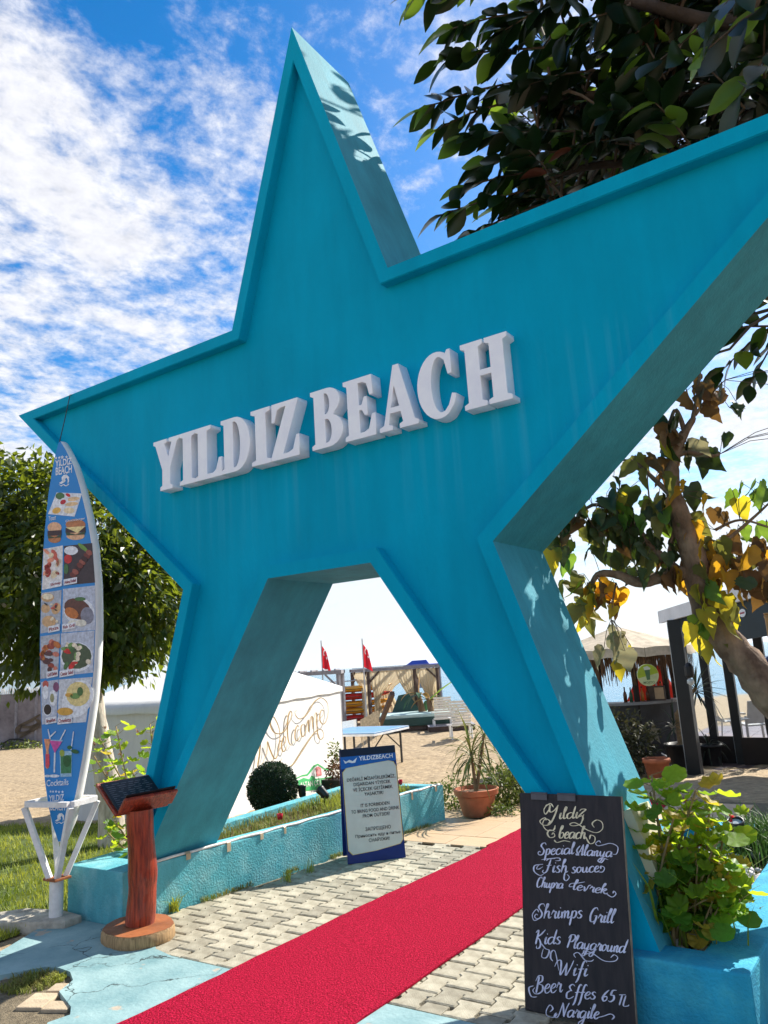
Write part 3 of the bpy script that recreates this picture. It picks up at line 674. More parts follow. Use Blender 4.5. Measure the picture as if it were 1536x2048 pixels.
# ---- surfboard menu
sang = R(12); SN = Vector((math.sin(sang), -math.cos(sang), 0)); SP = Vector((-2.20, -.30, 1)); SPL = (SP, SN)
sf = thing('surfboard_sign', 'tall blue surfboard printed with food pictures, upright beside the left star point', 'sign', (-2.2, -.3, .5))
BOARDBL = mat('surf_blue_print', (0.002, 0.22, 0.60), rough=.3, var=.06, scale=2, spec=.5)
RAILW = mat('surf_white_rail', (0.80, 0.78, 0.74), rough=.4, var=.05)
Lp = [(118, 884), (112, 905), (105, 940), (97, 990), (90, 1060), (85, 1130), (82, 1210), (80, 1290), (81, 1370), (83, 1440), (86, 1500), (90, 1560), (97, 1610), (106, 1650), (117, 1683)]
Rp = [(122, 884), (133, 903), (147, 932), (160, 975), (174, 1035), (184, 1095), (190, 1170), (191, 1250), (188, 1330), (182, 1400), (174, 1455), (164, 1520), (152, 1585), (139, 1640), (121, 1683)]
out3 = [on_plane(p, SP, SN) for p in Lp]+[on_plane(p, SP, SN) for p in reversed(Rp)]
cc = sum(out3, Vector())/len(out3)
mb = MB(); k = len(out3); TH = .085; rings = [(1.0, 0), (1.045, -.012), (1.06, -.04), (1.04, -.07), (.9, -TH)]
for s, dpt in rings:
    for p in out3:
        e = (p-cc); hor = Vector((e.x, e.y, 0)); mb.v.append(tuple(cc+Vector((hor.x*s, hor.y*s, e.z*(1+(s-1)*.12)))+SN*dpt))
mb.f += [(i*k+j, i*k+(j+1) % k, (i+1)*k+(j+1) % k, (i+1)*k+j) for i in range(4) for j in range(k)]+[tuple(4*k+j for j in range(k))]
part(sf, 'rail', mb, RAILW, auto=R(60))
part(sf, 'face', MB().slab(out3, SN*.002), BOARDBL)
PC = {}
PAL = {'white': (225, 228, 235), 'leafgreen': (70, 110, 60), 'ketchup': (190, 25, 45), 'tomato': (200, 40, 40), 'toast': (225, 190, 145), 'chicken': (235, 215, 175), 'fries': (230, 180, 80), 'bun': (185, 120, 75), 'bunpale': (225, 175, 135), 'patty': (60, 35, 38), 'lettuce': (60, 75, 45), 'cheese': (240, 215, 150), 'capred': (150, 40, 60), 'shrimp': (205, 95, 75), 'shrimplt': (230, 150, 120), 'garlic': (225, 205, 170), 'shrimpdk': (160, 45, 35), 'plate': (222, 218, 215), 'kebab': (110, 45, 35), 'kebablt': (150, 80, 65), 'kebabdk': (60, 25, 25), 'darkplate': (60, 45, 50), 'greenonion': (110, 150, 60), 'crust': (205, 165, 120), 'pizzacheese': (235, 220, 190), 'salami': (190, 90, 80), 'olive': (60, 55, 55), 'greyplate': (175, 180, 190), 'bluegrey': (185, 192, 208), 'fishskin': (95, 55, 45), 'roast': (190, 110, 50), 'fishhead': (130, 130, 145), 'lemonw': (225, 220, 205), 'roastred': (150, 60, 45), 'roastdk': (85, 45, 50), 'roastlt': (205, 120, 100), 'lettuce2': (110, 150, 80), 'chickenw': (235, 220, 195), 'saladbed': (70, 85, 60), 'plum': (125, 70, 110), 'honey': (150, 150, 110), 'jam': (35, 25, 30), 'plategrey': (200, 204, 212), 'omelette': (225, 205, 140), 'omelettedk': (210, 160, 70), 'orange': (225, 150, 110), 'pinkred': (215, 70, 90), 'magenta': (205, 80, 160), 'glass': (150, 190, 215), 'mint': (60, 125, 85), 'mintdk': (35, 95, 55), 'lime': (150, 165, 70)}
def pm_(name, rgb=0, rough=.35):
    rgb = PAL[name]
    if name not in PC: PC[name] = mat('print_'+name, lin(*rgb), rough=rough, var=.22, scale=42, detail=8)
    return PC[name]
PW_ = pm_('white', (225, 228, 235))
def sp_(px, colr, layer=1, name='print'): return print_poly(px, SPL, sf, colr, layer+1, name)
def star_px(cx, cy, r_, k=.42): return [(cx+r_*(1 if i % 2 == 0 else k)*math.sin(i*math.pi/5), cy-r_*1.15*(1 if i % 2 == 0 else k)*math.cos(i*math.pi/5)) for i in range(10)]
for i, q in enumerate(((112, 916, 3), (118.5, 915.5, 3), (124.5, 914.5, 4), (133, 914, 3.2), (140, 916, 2.2))): sp_(star_px(*q), PW_, name='star_mark')
def stext(body, x0, y0, x1, y1, hgt, m=PW_, bold=.02, layer=1): return fit_text(body, SPL, [(x0, y0), (x1, y1), (x1, y1-hgt), (x0, y0-hgt)], sf, m, bold, off=.0024+.0011*layer)
stext('YILDIZ', 110.5, 934, 143.5, 928, 13); stext('BEACH', 111.5, 951, 143.8, 945.5, 16)
def wave_mark(cx, cy, s, f=sp_):
    crest = [(cx-9*s, cy+5*s), (cx-3*s, cy+1*s), (cx-4*s, cy-6*s), (cx, cy-11*s), (cx+6*s, cy-12*s), (cx+11*s, cy-7*s), (cx+11*s, cy+2*s), (cx+8*s, cy+7*s), (cx+8.5*s, cy-1*s), (cx+6*s, cy-6*s), (cx+3*s, cy-3*s), (cx+4*s, cy+1*s), (cx+1*s, cy+4*s), (cx-5*s, cy+7*s)]
    f(crest, PW_, name='wave_mark')
    f([(cx-10*s, cy+7*s), (cx-5*s, cy+10*s), (cx, cy+7*s), (cx+5*s, cy+10*s), (cx+11*s, cy+6*s), (cx+11*s, cy+8*s), (cx+5*s, cy+12*s), (cx, cy+9*s), (cx-5*s, cy+12*s)], PW_, name='wave_mark')
wave_mark(127, 961, 1.0)
# toast plate, burgers
sp_([(113, 985), (164, 987), (149, 1033), (96, 1028)], PW_)
for q, c_, l in ((ell(120, 992, 9, 7), pm_('leafgreen', (70, 110, 60)), 2), (ell(127, 1003, 10, 7, rot=-30), PW_, 3), (ell(126, 1004, 6, 4.4, rot=-30), pm_('ketchup', (190, 25, 45)), 4), (ell(136, 990, 5, 3, rot=30), pm_('tomato', (200, 40, 40)), 3),
                 (ell(146, 998, 13, 4, rot=-8), pm_('toast', (225, 190, 145)), 2), (ell(143, 1008, 13, 4, rot=-8), pm_('toast', 0), 3), (ell(138, 1021, 11, 6), pm_('chicken', (235, 215, 175)), 2), (ell(113, 1021, 9, 6, rot=-20), pm_('fries', (230, 180, 80)), 2)):
    sp_(q, c_, l)
stext('Toast', 97, 1042, 112, 1039, 9, bold=.005)
pm_('bun', (185, 120, 75)); pm_('bunpale', (225, 175, 135))
for cx, cy, w in ((109, 1066, 14), (151, 1060, 20)):
    sp_(ell(cx, cy-11, w, 11), pm_('bun', (185, 120, 75)) if w > 15 else pm_('bunpale', (225, 175, 135)), 1); sp_(ell(cx, cy+12, w*.92, 8), pm_('bun', 0) if w < 15 else pm_('bunpale', 0), 1)
    sp_([(cx-w, cy-4), (cx+w, cy-6), (cx+w, cy+4), (cx-w, cy+6)], pm_('patty', (60, 35, 38)), 2); sp_([(cx-w, cy+4), (cx, cy+9), (cx+w, cy+2), (cx+w*.9, cy+9), (cx-w*.9, cy+11)], pm_('lettuce', (60, 75, 45)), 3)
    if w > 15: sp_([(cx-w, cy-5), (cx+w, cy-8), (cx+4, cy+6)], pm_('cheese', (240, 215, 150)), 4)
stext('Cheeseburger', 131, 1046, 170, 1040, 6, bold=.005, layer=5)
# photo panels: tl, tr, br, bl, background, blobs, caption
def panel(q, bgc, blobs, cap, capbox):
    sp_(q, bgc, 1, 'photo_panel')
    for b_, c_, l in blobs: sp_(b_, c_, l)
    x0, y0, x1, y1, h = capbox
    sp_([(x0, y0), (x1, y1), (x1, y1-h), (x0, y0-h)], PW_, 6, 'caption_plate'); fit_text(cap, SPL, [(x0+2, y0-3), (x1-2, y1-3), (x1-2, y1-h+3), (x0+2, y0-h+3)], sf, pm_('capred', (150, 40, 60)), .008, off=.0105)
def blobs(n, x0, y0, x1, y1, cols, r0, r1, l=2, seed=1):
    rr = random.Random(seed); out = []
    for i in range(n):
        out.append((ell(rr.uniform(x0, x1), rr.uniform(y0, y1), rr.uniform(r0, r1), rr.uniform(r0, r1)*.6, 9, rr.uniform(0, 180)), pm_(*cols[i % len(cols)]), l+(i % 3)))
    return out
shr = [('shrimp', (205, 95, 75)), ('shrimplt', (230, 150, 120)), ('garlic', (225, 205, 170)), ('shrimpdk', (160, 45, 35))]
panel([(87, 1098), (125.5, 1091), (124.5, 1171), (84, 1180)], pm_('plate', (222, 218, 215)), blobs(16, 92, 1103, 116, 1152, shr, 4, 10, seed=3), 'Shrimp', (99, 1177, 123, 1172, 13))
keb = [('kebab', (110, 45, 35)), ('kebablt', (150, 80, 65)), ('kebabdk', (60, 25, 25))]
panel([(128, 1092), (184, 1086), (190, 1165), (127, 1171)], pm_('darkplate', (60, 45, 50)), [(ell(142, 1101, 14, 9), PW_, 2), (ell(166, 1095, 13, 4, rot=40), pm_('greenonion', (110, 150, 60)), 3), (ell(136, 1118, 8, 9), pm_('tomato', 0), 2), (ell(132, 1138, 5, 10), pm_('leafgreen', 0), 3)]
      +[(ell(146+i*4.6, 1150-i*6.4, 7, 5, rot=35), pm_(*keb[i % 3]), 3+i % 2) for i in range(8)], 'Adana Kebab', (127, 1171, 154, 1166, 12))
piz = [('crust', (205, 165, 120)), ('pizzacheese', (235, 220, 190)), ('salami', (190, 90, 80)), ('olive', (60, 55, 55))]
panel([(83, 1186), (123, 1180), (120, 1260), (81, 1267)], pm_('greyplate', (175, 180, 190)), [(ell(95, 1195, 13, 9), pm_('crust', 0), 2), (ell(95, 1193, 11, 6), pm_('pizzacheese', 0), 3), (ell(112, 1217, 9, 12, rot=20), pm_('crust', 0), 2), (ell(91, 1217, 9, 9), pm_('crust', 0), 2), (ell(98, 1243, 14, 12), pm_('crust', 0), 3)]+blobs(9, 88, 1208, 114, 1248, piz[1:], 2, 5, 4, 5), 'Pizza', (96, 1266, 119, 1261, 13))
panel([(126, 1178), (190, 1171), (190, 1260), (124, 1265)], pm_('bluegrey', (185, 192, 208)), [(ell(158, 1222, 31, 27, rot=18), PW_, 2), (ell(155, 1218, 28, 20, rot=25), pm_('fishskin', (95, 55, 45)), 3), (ell(143, 1226, 15, 10, rot=30), pm_('roast', (190, 110, 50)), 4), (ell(174, 1231, 13, 17), pm_('fishhead', (130, 130, 145)), 4), (ell(160, 1198, 11, 4), pm_('leafgreen', 0), 5), (ell(147, 1246, 11, 6), pm_('lemonw', (225, 220, 205)), 4), (ell(162, 1246, 11, 7), pm_('lemonw', 0), 5)], 'Fish Grill', (124, 1261, 151, 1256, 12))
chk = [('roastred', (150, 60, 45)), ('roastdk', (85, 45, 50)), ('roast', (190, 110, 50)), ('roastlt', (205, 120, 100))]
panel([(81, 1273), (120, 1267), (116, 1352), (81, 1358)], pm_('greyplate', 0), blobs(18, 84, 1282, 114, 1345, chk, 5, 10, seed=9), 'Grill Chicken', (93, 1357, 116, 1352, 13))
sal = [('lettuce2', (110, 150, 80)), ('chickenw', (235, 220, 195)), ('tomato', (200, 40, 40)), ('leafgreen', (70, 110, 60)), ('chickenw', 0)]
panel([(122, 1267), (189, 1261), (186, 1345), (120, 1352)], pm_('bluegrey', 0), [(ell(153, 1314, 33, 30), PW_, 2), (ell(153, 1312, 30, 26), pm_('saladbed', (70, 85, 60)), 3)]+blobs(20, 130, 1288, 178, 1332, sal, 4, 9, 4, 11), 'Caesar Salad', (119, 1355, 148, 1350, 13))
panel([(82, 1364), (117, 1359), (113, 1445), (84, 1449)], pm_('bluegrey', 0), [(ell(91, 1369, 6, 8), pm_('salami', 0), 2), (ell(112, 1374, 6, 10), pm_('plum', (125, 70, 110)), 2), (ell(91, 1385, 6, 14), PW_, 3), (ell(106, 1396, 8, 16), PW_, 3), (ell(104, 1396, 4, 9), pm_('honey', (150, 150, 110)), 4), (ell(95, 1420, 9, 12), PW_, 3), (ell(95, 1419, 7.5, 10.5), pm_('jam', (35, 25, 30)), 4)], 'Breakfast', (91, 1449, 113, 1445, 13))
panel([(118, 1359), (185, 1354), (172, 1444), (115, 1448)], pm_('plategrey', (200, 204, 212)), [(ell(155, 1398, 29, 40, rot=28), PW_, 2), (ell(156, 1388, 24, 25, rot=25), pm_('omelette', (225, 205, 140)), 3), (ell(130, 1423, 16, 8), pm_('omelettedk', (210, 160, 70)), 4), (ell(150, 1392, 10, 6), pm_('lettuce2', 0), 5), (ell(160, 1383, 6, 9), pm_('leafgreen', 0), 5), (ell(138, 1390, 8, 4), pm_('omelettedk', 0), 5)], 'Omelette', (115, 1449, 144, 1446, 14))
# cocktails
for q, c_, l in (([(88, 1478), (101, 1478), (97, 1500), (98, 1535), (94, 1538), (91, 1534), (92, 1500)], pm_('orange', (225, 150, 110)), 2), ([(91, 1508), (98.5, 1508), (99, 1530), (95, 1537), (91, 1532)], pm_('pinkred', (215, 70, 90)), 3), ([(99, 1481), (124, 1483), (109.5, 1506)], pm_('magenta', (205, 80, 160)), 3),
                 ([(97, 1479.5), (126, 1480), (124, 1484), (98, 1483)], pm_('glass', (150, 190, 215)), 2), ([(108, 1505), (111, 1505), (110, 1545), (107, 1545)], PW_, 2), (ell(108, 1552, 11, 3), PW_, 2), (ell(94.5, 1552, 6, 2.5), PW_, 2),
                 ([(119, 1502), (144, 1502), (143, 1553), (121, 1554)], pm_('glass', 0), 2), ([(121, 1512), (143, 1510), (142, 1546), (122, 1547)], pm_('mint', (60, 125, 85)), 3), (ell(134, 1522, 8, 12), pm_('mintdk', (35, 95, 55)), 4), (ell(124, 1506, 5, 7), pm_('lime', (150, 165, 70)), 4), (ell(150, 1503, 8, 4, rot=15), pm_('mintdk', 0), 5), (ell(139, 1495, 5, 4), pm_('mintdk', 0), 5),
                 ([(95, 1459), (97, 1458), (101, 1478), (99, 1478)], PW_, 4), ([(100, 1472), (111, 1462), (112, 1464), (101, 1475)], PW_, 4), ([(130, 1459), (132, 1460), (121, 1481), (119, 1480)], PW_, 4), ([(146, 1463), (148, 1463), (143, 1500), (141, 1500)], PW_, 4)):
    sp_(q, c_, l)
stext('Cocktails', 93, 1573, 137, 1570, 13, bold=.006)
for q in ((101, 1583, 2.6), (106, 1583, 2.6), (112, 1583, 2.6), (118, 1584, 2.8), (125, 1584, 3)): sp_(star_px(*q), PW_, name='star_mark')
stext('YILDIZ', 98, 1604, 128, 1601, 13); stext('BEACH', 100, 1621, 130, 1621, 13); wave_mark(118, 1637, .9)
# ---- white metal stand of the surfboard and the wire to the star
WHM = mat('white_painted_steel', (0.76, 0.74, 0.72), rough=.45, var=.12, scale=14, bump=.2)
RUST = mat('rusty_steel', (0.28, 0.10, 0.04), rough=.9, var=.4, scale=20)
st = thing('surfboard_stand', 'white welded steel stand with a post, cupping the foot of the surfboard', 'stand', (-2.19, -.31, 0))
sx_ = Vector((math.cos(sang), math.sin(sang), 0)); cb0 = Vector((-2.19, -.315, 0))
def sq(mb, a, b, w):
    d, s, u = frame_of(Vector(b)-Vector(a)); a, b = Vector(a), Vector(b)
    mb.slab([a-s*w/2-u*w/2, a+s*w/2-u*w/2, a+s*w/2+u*w/2, a-s*w/2+u*w/2], b-a); return mb
part(st, 'post', MB().tube([(cb0.x, cb0.y, 0), (cb0.x, cb0.y, .30)], .047, 16), WHM, auto=R(40))
c4 = [cb0+sx_*a-SN*b_+Vector((0, 0, .80)) for a, b_ in ((-.21, -.10), (.21, -.10), (.21, .16), (-.21, .16))]
for i in range(4): part(st, 'top_rail', sq(MB(), c4[i]+(c4[(i+1) % 4]-c4[i]).normalized()*.018, c4[(i+1) % 4]-(c4[(i+1) % 4]-c4[i]).normalized()*.018, .035), WHM)
foot = [cb0+sx_*a-SN*b_+Vector((0, 0, .30)) for a, b_ in ((-.035, -.03), (.035, -.03), (.035, .05), (-.035, .05))]
for a, b_ in zip(c4, foot): part(st, 'brace', sq(MB(), a-Vector((0, 0, .019)), b_, .035), WHM)
part(st, 'cup', MB().box((cb0.x-.07, cb0.y-.06, .285), (cb0.x+.07, cb0.y+.07, .302), .003), RUST)
WIRE = mat('dark_wire', (.03, .05, .06), rough=.6)
wt = thing('wire', 'thin dark wire tying the surfboard tip to the left star point', 'wire', tuple(on_plane((119, 884), SP, SN)))
a = on_plane((119, 884), SP, SN); b_ = on_y((140, 790), -.012); 
part(wt, 'strand', MB().tube([a, a*.5+b_*.5+Vector((0, 0, -.01)), b_, b_+Vector((0, .05, .02))], .004, 6), WIRE)
# concrete kerb stone under the stand
CONC = mat('old_concrete', (0.42, 0.38, 0.31), rough=.95, var=.3, scale=9, bump=1, bscale=40)
mb = MB(); pk = [(-2.75, -.47), (-2.55, -.60), (-2.28, -.48), (-2.02, -.36), (-2.03, -.22), (-2.3, -.2), (-2.6, -.28)]
tag(mb.prism(pk, -.04, .05).build('kerb', CONC, bev=.015), 'rough grey concrete footing under the surfboard stand', 'footing')
# ---- notice sign (folding A board)
def board_frame(pbl, pbr, tilt):
    bl, br = Vector(pbl), Vector(pbr); e = (br-bl).normalized(); back = Vector((-e.y, e.x, 0)); up = Vector((0, 0, 1))*math.cos(tilt)+back*math.sin(tilt); return bl, br, e, up, e.cross(up).normalized(), back
bl, br, e, up, nB, back = board_frame(on_z((696, 1729), 0), on_z((812, 1715), 0), R(10))
NN = nB; NPL = (bl, NN)                # nB points to the viewer
ns = thing('notice_board', 'standing notice board with rules in three languages at the planter wall', 'sign', tuple(bl))
W_, H_ = (br-bl).length, .92
NAVY = mat('navy_board', (0.004, 0.022, 0.16), rough=.35, var=.1); DARKN = mat('dark_navy', (0.004, 0.008, 0.03), rough=.35); ROYAL = mat('royal_blue', (0.005, 0.11, 0.42), rough=.35, var=.08); PANELG = mat('pale_panel', (0.60, 0.64, 0.58), rough=.4, var=.05); YEL = mat('yellow_line', (0.70, 0.52, 0.10), rough=.4)
part(ns, 'panel', MB().slab([bl, br, br+up*H_, bl+up*H_], -NN*.018), NAVY, bev=.002)
P = lambda x, y: bl+e*(x*W_)+up*(y*H_)
def flat(root, name, pts, m, n_, layer): return part(root, name, MB().slab([p+n_*(.0012+.0010*layer) for p in pts], -n_*.0008), m)
flat(ns, 'header', [P(.005, .93), P(.995, .93), P(.995, .999), P(.005, .999)], DARKN, NN, 1)
flat(ns, 'header_band', [P(.005, .82), P(.995, .86), P(.995, .93), P(.005, .93)], ROYAL, NN, 0)
rr = [(.03, .115), (.10, .075), (.5, .09), (.92, .125), (.975, .16), (.98, .80), (.94, .845), (.85, .86), (.5, .845), (.10, .825), (.03, .79)]
flat(ns, 'yellow_edge', [P((x-.5)*1.02+.5, (y-.47)*1.008+.47) for x, y in rr], YEL, NN, 1)
flat(ns, 'text_panel', [P(x, y) for x, y in rr], PANELG, NN, 2)
BLK = mat('black_print', (.02, .02, .025), rough=.5); WPR = mat('white_print', (.78, .80, .84), rough=.4)
def line(root, body, x0, x1, y, h, m, n_, Pf, bold=.006, off=.006):
    me = text_mesh('lettering', body, 1.0, 'LEFT', bold, .0004)
    xs_ = [q.co.x for q in me.vertices]; a, b2 = min(xs_), max(xs_)
    for q in me.vertices:
        t = (q.co.x-a)/(b2-a); q.co = Pf(x0+(x1-x0)*t, y+h*q.co.y/.73)+n_*(off+q.co.z)-root.location
    return link_mesh('lettering', me, m, root)
line(ns, 'YILDIZBEACH', .33, .94, .885, .040, WPR, NN, P, .02)
flat(ns, 'wave_mark', [P(.05, .905), P(.10, .885), P(.16, .90), P(.22, .885), P(.30, .915), P(.26, .870), P(.20, .868), P(.14, .878), P(.08, .868)], WPR, NN, 2)
for body, x0, x1, y in (('DEĞERLİ MİSAFİRLERİMİZ,', .09, .95, .705), ('DIŞARIDAN YİYECEK', .20, .855, .660), ('VE İÇECEK GETİRMEK', .18, .885, .612), ('YASAKTIR!', .375, .71, .567), ('IT IS FORBIDDEN', .295, .80, .470), ('TO BRING FOOD AND DRINK', .12, .965, .422), ('FROM OUTSIDE!', .315, .79, .378), ('ЗАПРЕЩЕНО', .34, .785, .262), ('Приносить еду и питье', .16, .945, .212), ('СНАРУЖИ!', .385, .745, .165)):
    line(ns, body, x0, x1, y, .030 if body[1].isupper() else .026, BLK, NN, P, .004)
# rear panel of the A board, its foot against the planter wall
hb = bl+up*H_-NN*.020; hb2 = br+up*H_-NN*.020; r0, r1 = bl+back*.26, br+back*.26
part(ns, 'rear_panel', MB().slab([r0+Vector((0, 0, .01)), r1+Vector((0, 0, .01)), hb2, hb], -NN*.015), NAVY)
# ============================================================= chalkboard with script lettering
GLY = {
 'a': (.95, [[(.75, .8), (.5, 1), (.15, .8), (.05, .4), (.2, .03), (.45, .08), (.7, .5), (.78, .95)], [(.78, .95), (.72, .4), (.8, .05), (1.0, .25)]]),
 'b': (.8, [[(.05, 1.0), (.35, 1.5), (.38, 1.9), (.22, 1.9), (.12, 1.3), (.12, .4), (.3, .02), (.6, .15), (.68, .6), (.5, .9), (.3, .75)]]),
 'c': (.7, [[(.65, .8), (.45, 1), (.15, .75), (.08, .35), (.25, .02), (.5, .05), (.75, .3)]]),
 'd': (.98, [[(.7, .75), (.5, .98), (.15, .8), (.05, .4), (.2, .03), (.45, .08), (.7, .5)], [(.9, 2.0), (.78, 1.0), (.72, .35), (.82, .03), (1.02, .25)]]),
 'e': (.7, [[(.08, .45), (.4, .55), (.6, .8), (.42, 1.0), (.18, .8), (.08, .4), (.25, .02), (.5, .05), (.75, .3)]]),
 'f': (.6, [[(.7, 1.75), (.55, 1.98), (.38, 1.7), (.3, .8), (.22, -.4), (.05, -.9)], [(.02, .85), (.6, .95)]]),
 'g': (.95, [[(.7, .8), (.45, 1), (.12, .75), (.06, .35), (.25, .03), (.5, .15), (.72, .6), (.78, .95)], [(.78, .95), (.7, 0), (.6, -.7), (.3, -.95), (.1, -.7), (.4, -.35), (1.0, .15)]]),
 'h': (.85, [[(.1, 1.1), (.35, 1.6), (.35, 1.95), (.2, 1.85), (.15, 1), (.1, 0)], [(.12, .5), (.35, .95), (.55, .9), (.58, .4), (.68, .03), (.9, .25)]]),
 'i': (.45, [[(.05, .6), (.2, .98), (.15, .3), (.25, .02), (.48, .28)], [(.26, 1.35), (.30, 1.45)]]),
 '1': (.45, [[(.05, .6), (.2, .98), (.15, .3), (.25, .02), (.48, .28)]]),
 'k': (.85, [[(.1, 1.1), (.35, 1.6), (.33, 1.95), (.2, 1.8), (.12, 1), (.08, 0)], [(.1, .4), (.4, .95), (.6, .85), (.35, .5), (.2, .48)], [(.25, .48), (.5, .1), (.7, .02), (.9, .25)]]),
 'l': (.48, [[(.02, .6), (.3, 1.3), (.38, 1.85), (.25, 1.95), (.15, 1.4), (.12, .4), (.25, .02), (.5, .28)]]),
 'm': (1.1, [[(.1, .9), (.15, 0)], [(.13, .5), (.35, .98), (.45, .8), (.45, 0)], [(.45, .5), (.68, .98), (.8, .8), (.8, .2), (.9, .02), (1.12, .28)]]),
 'n': (.82, [[(.1, .9), (.15, 0)], [(.13, .5), (.38, .98), (.52, .8), (.5, .25), (.62, .02), (.85, .28)]]),
 'o': (.78, [[(.4, 1), (.12, .75), (.1, .3), (.32, .02), (.6, .3), (.6, .75), (.4, 1), (.5, .85), (.82, .85)]]),
 'p': (.74, [[(.15, 1), (.12, 0), (.06, -.95)], [(.12, .6), (.35, .98), (.6, .8), (.58, .3), (.35, .02), (.14, .2)]]),
 'r': (.66, [[(.02, .5), (.2, 1.1), (.25, .9), (.5, .9), (.45, .4), (.55, .02), (.78, .28)]]),
 's': (.62, [[(.55, .85), (.35, 1), (.15, .8), (.3, .55), (.5, .35), (.42, .05), (.15, .02), (.03, .2)]]),
 'u': (.92, [[(.1, .95), (.1, .3), (.28, .02), (.5, .3), (.62, .95)], [(.62, .95), (.6, .3), (.72, .02), (.95, .28)]]),
 'v': (.8, [[(.05, .9), (.2, .6), (.3, .02), (.5, .5), (.6, 1.1), (.85, 1.3)]]),
 'y': (.95, [[(.1, .95), (.12, .35), (.3, .05), (.55, .35), (.68, .95)], [(.68, .95), (.6, 0), (.45, -.75), (.2, -.95), (.08, -.65), (.4, -.3), (1.0, .2)]]),
 'z': (.8, [[(.1, .8), (.3, 1.05), (.7, .95), (.35, .5), (.05, .05), (.4, .12), (.5, -.3), (.35, -.8)]]),
 'S': (1.0, [[(.95, 1.6), (.8, 1.95), (.45, 1.9), (.3, 1.5), (.6, 1.05), (.8, .6), (.65, .1), (.25, 0), (0, .3), (.15, .6), (.35, .45)]]),
 'A': (1.1, [[(0, .3), (.2, 0), (.5, .8), (.75, 1.95)], [(.75, 1.95), (.85, .9), (.9, .05), (1.1, .25)], [(.3, .7), (.95, .75)]]),
 'F': (1.1, [[(.2, 1.7), (.5, 1.98), (1.25, 2.05)], [(.75, 1.95), (.62, 1), (.5, .2), (.25, -.1), (0, .1), (.1, .35)], [(.35, .98), (.95, 1.08)]]),
 'C': (.95, [[(.8, 1.6), (.6, 1.95), (.25, 1.7), (.08, .9), (.2, .15), (.5, 0), (.95, .4)]]),
 'G': (1.05, [[(.85, 1.6), (.6, 1.95), (.25, 1.7), (.08, .9), (.2, .15), (.5, 0), (.8, .3), (.85, .85), (.55, .8)], [(.85, .85), (.8, .2), (.7, -.3)]]),
 'K': (1.05, [[(-.1, 1.6), (.15, 1.95), (.2, 1.5), (.12, .5), (.1, 0)], [(1.0, 2.0), (.6, 1.4), (.2, 1.0), (.5, .6), (.7, 0), (.6, -.5), (.3, -.55), (.25, -.2)]]),
 'P': (.95, [[(.25, 1.9), (.2, 1), (.12, 0)], [(-.05, 1.4), (.2, 1.9), (.7, 1.95), (.9, 1.5), (.6, 1.0), (.25, .95)]]),
 'W': (1.5, [[(-.35, 1.0), (-.2, 1.75), (.1, 1.85), (.25, 1.2), (.38, 0), (.6, .7), (.75, 1.6)], [(.75, 1.6), (.85, .4), (.95, 0), (1.2, 1.0), (1.35, 1.95)]]),
 'B': (1.1, [[(.35, 1.9), (.28, 1), (.2, .1)], [(.0, 1.4), (.25, 1.95), (.7, 1.9), (.75, 1.4), (.4, 1.1), (.85, .85), (.9, .3), (.5, 0), (.05, .05), (-.2, .4), (0, .7)]]),
 'E': (.95, [[(.85, 1.7), (.55, 1.98), (.25, 1.65), (.5, 1.15), (.62, 1.1)], [(.5, 1.15), (.1, .8), (.15, .15), (.5, 0), (.95, .35)]]),
 'N': (1.15, [[(-.35, .5), (-.5, .1), (-.2, -.15), (.05, .3), (.2, 1.95)], [(.2, 1.95), (.5, 1), (.75, .0)], [(.75, 0), (.85, 1.2), (1.05, 1.95)]]),
 'T': (.85, [[(0, 1.4), (.9, 1.5)], [(.45, 1.45), (.4, 0)]]), 'L': (.85, [[(.1, 1.4), (.1, .05), (.7, 0), (.85, .2)]]),
 '6': (.75, [[(.6, 1.8), (.25, 1.2), (.08, .5), (.3, 0), (.6, .3), (.5, .75), (.15, .6)]]), '5': (.8, [[(.75, 1.85), (.3, 1.75), (.22, 1.05), (.55, 1.0), (.65, .4), (.35, 0), (.05, .15)]]),
 'Y': (1.15, [[(.0, 1.3), (.1, 1.9), (.35, 1.9), (.38, 1.3), (.5, .95), (.75, 1.2), (.95, 1.95)], [(.95, 1.95), (.85, .5), (.6, -.7), (.15, -.85), (-.15, -.3), (.15, .15), (.3, -.2)]]),
}
def ribbon(mb, pts, w, n_, ctr, thin=.32, flatpen=None):
    """calligraphic stroke: down-strokes thick, up-strokes thin. pts are points on the board plane"""
    k = len(pts); ctr[0] += 1; off = n_*(.0002*(ctr[0] % 9)); L, Rr = [], []
    for i, p in enumerate(pts):
        d = (pts[min(i+1, k-1)]-pts[max(i-1, 0)])
        if d.length < 1e-7: d = Vector((0, 0, 1))
        d.normalize(); s = d.cross(n_).normalized()
        down = abs(d.z); tap = min(1, .35+6*min(i, k-1-i)/k)
        wd = w*(thin+(1-thin)*(down**1.5 if d.z < 0 else down*.35))*tap/2
        L.append(p+s*wd+off); Rr.append(p-s*wd+off)
    mb.add(L+Rr, [(i, i+1, k+i+1, k+i) for i in range(k-1)])
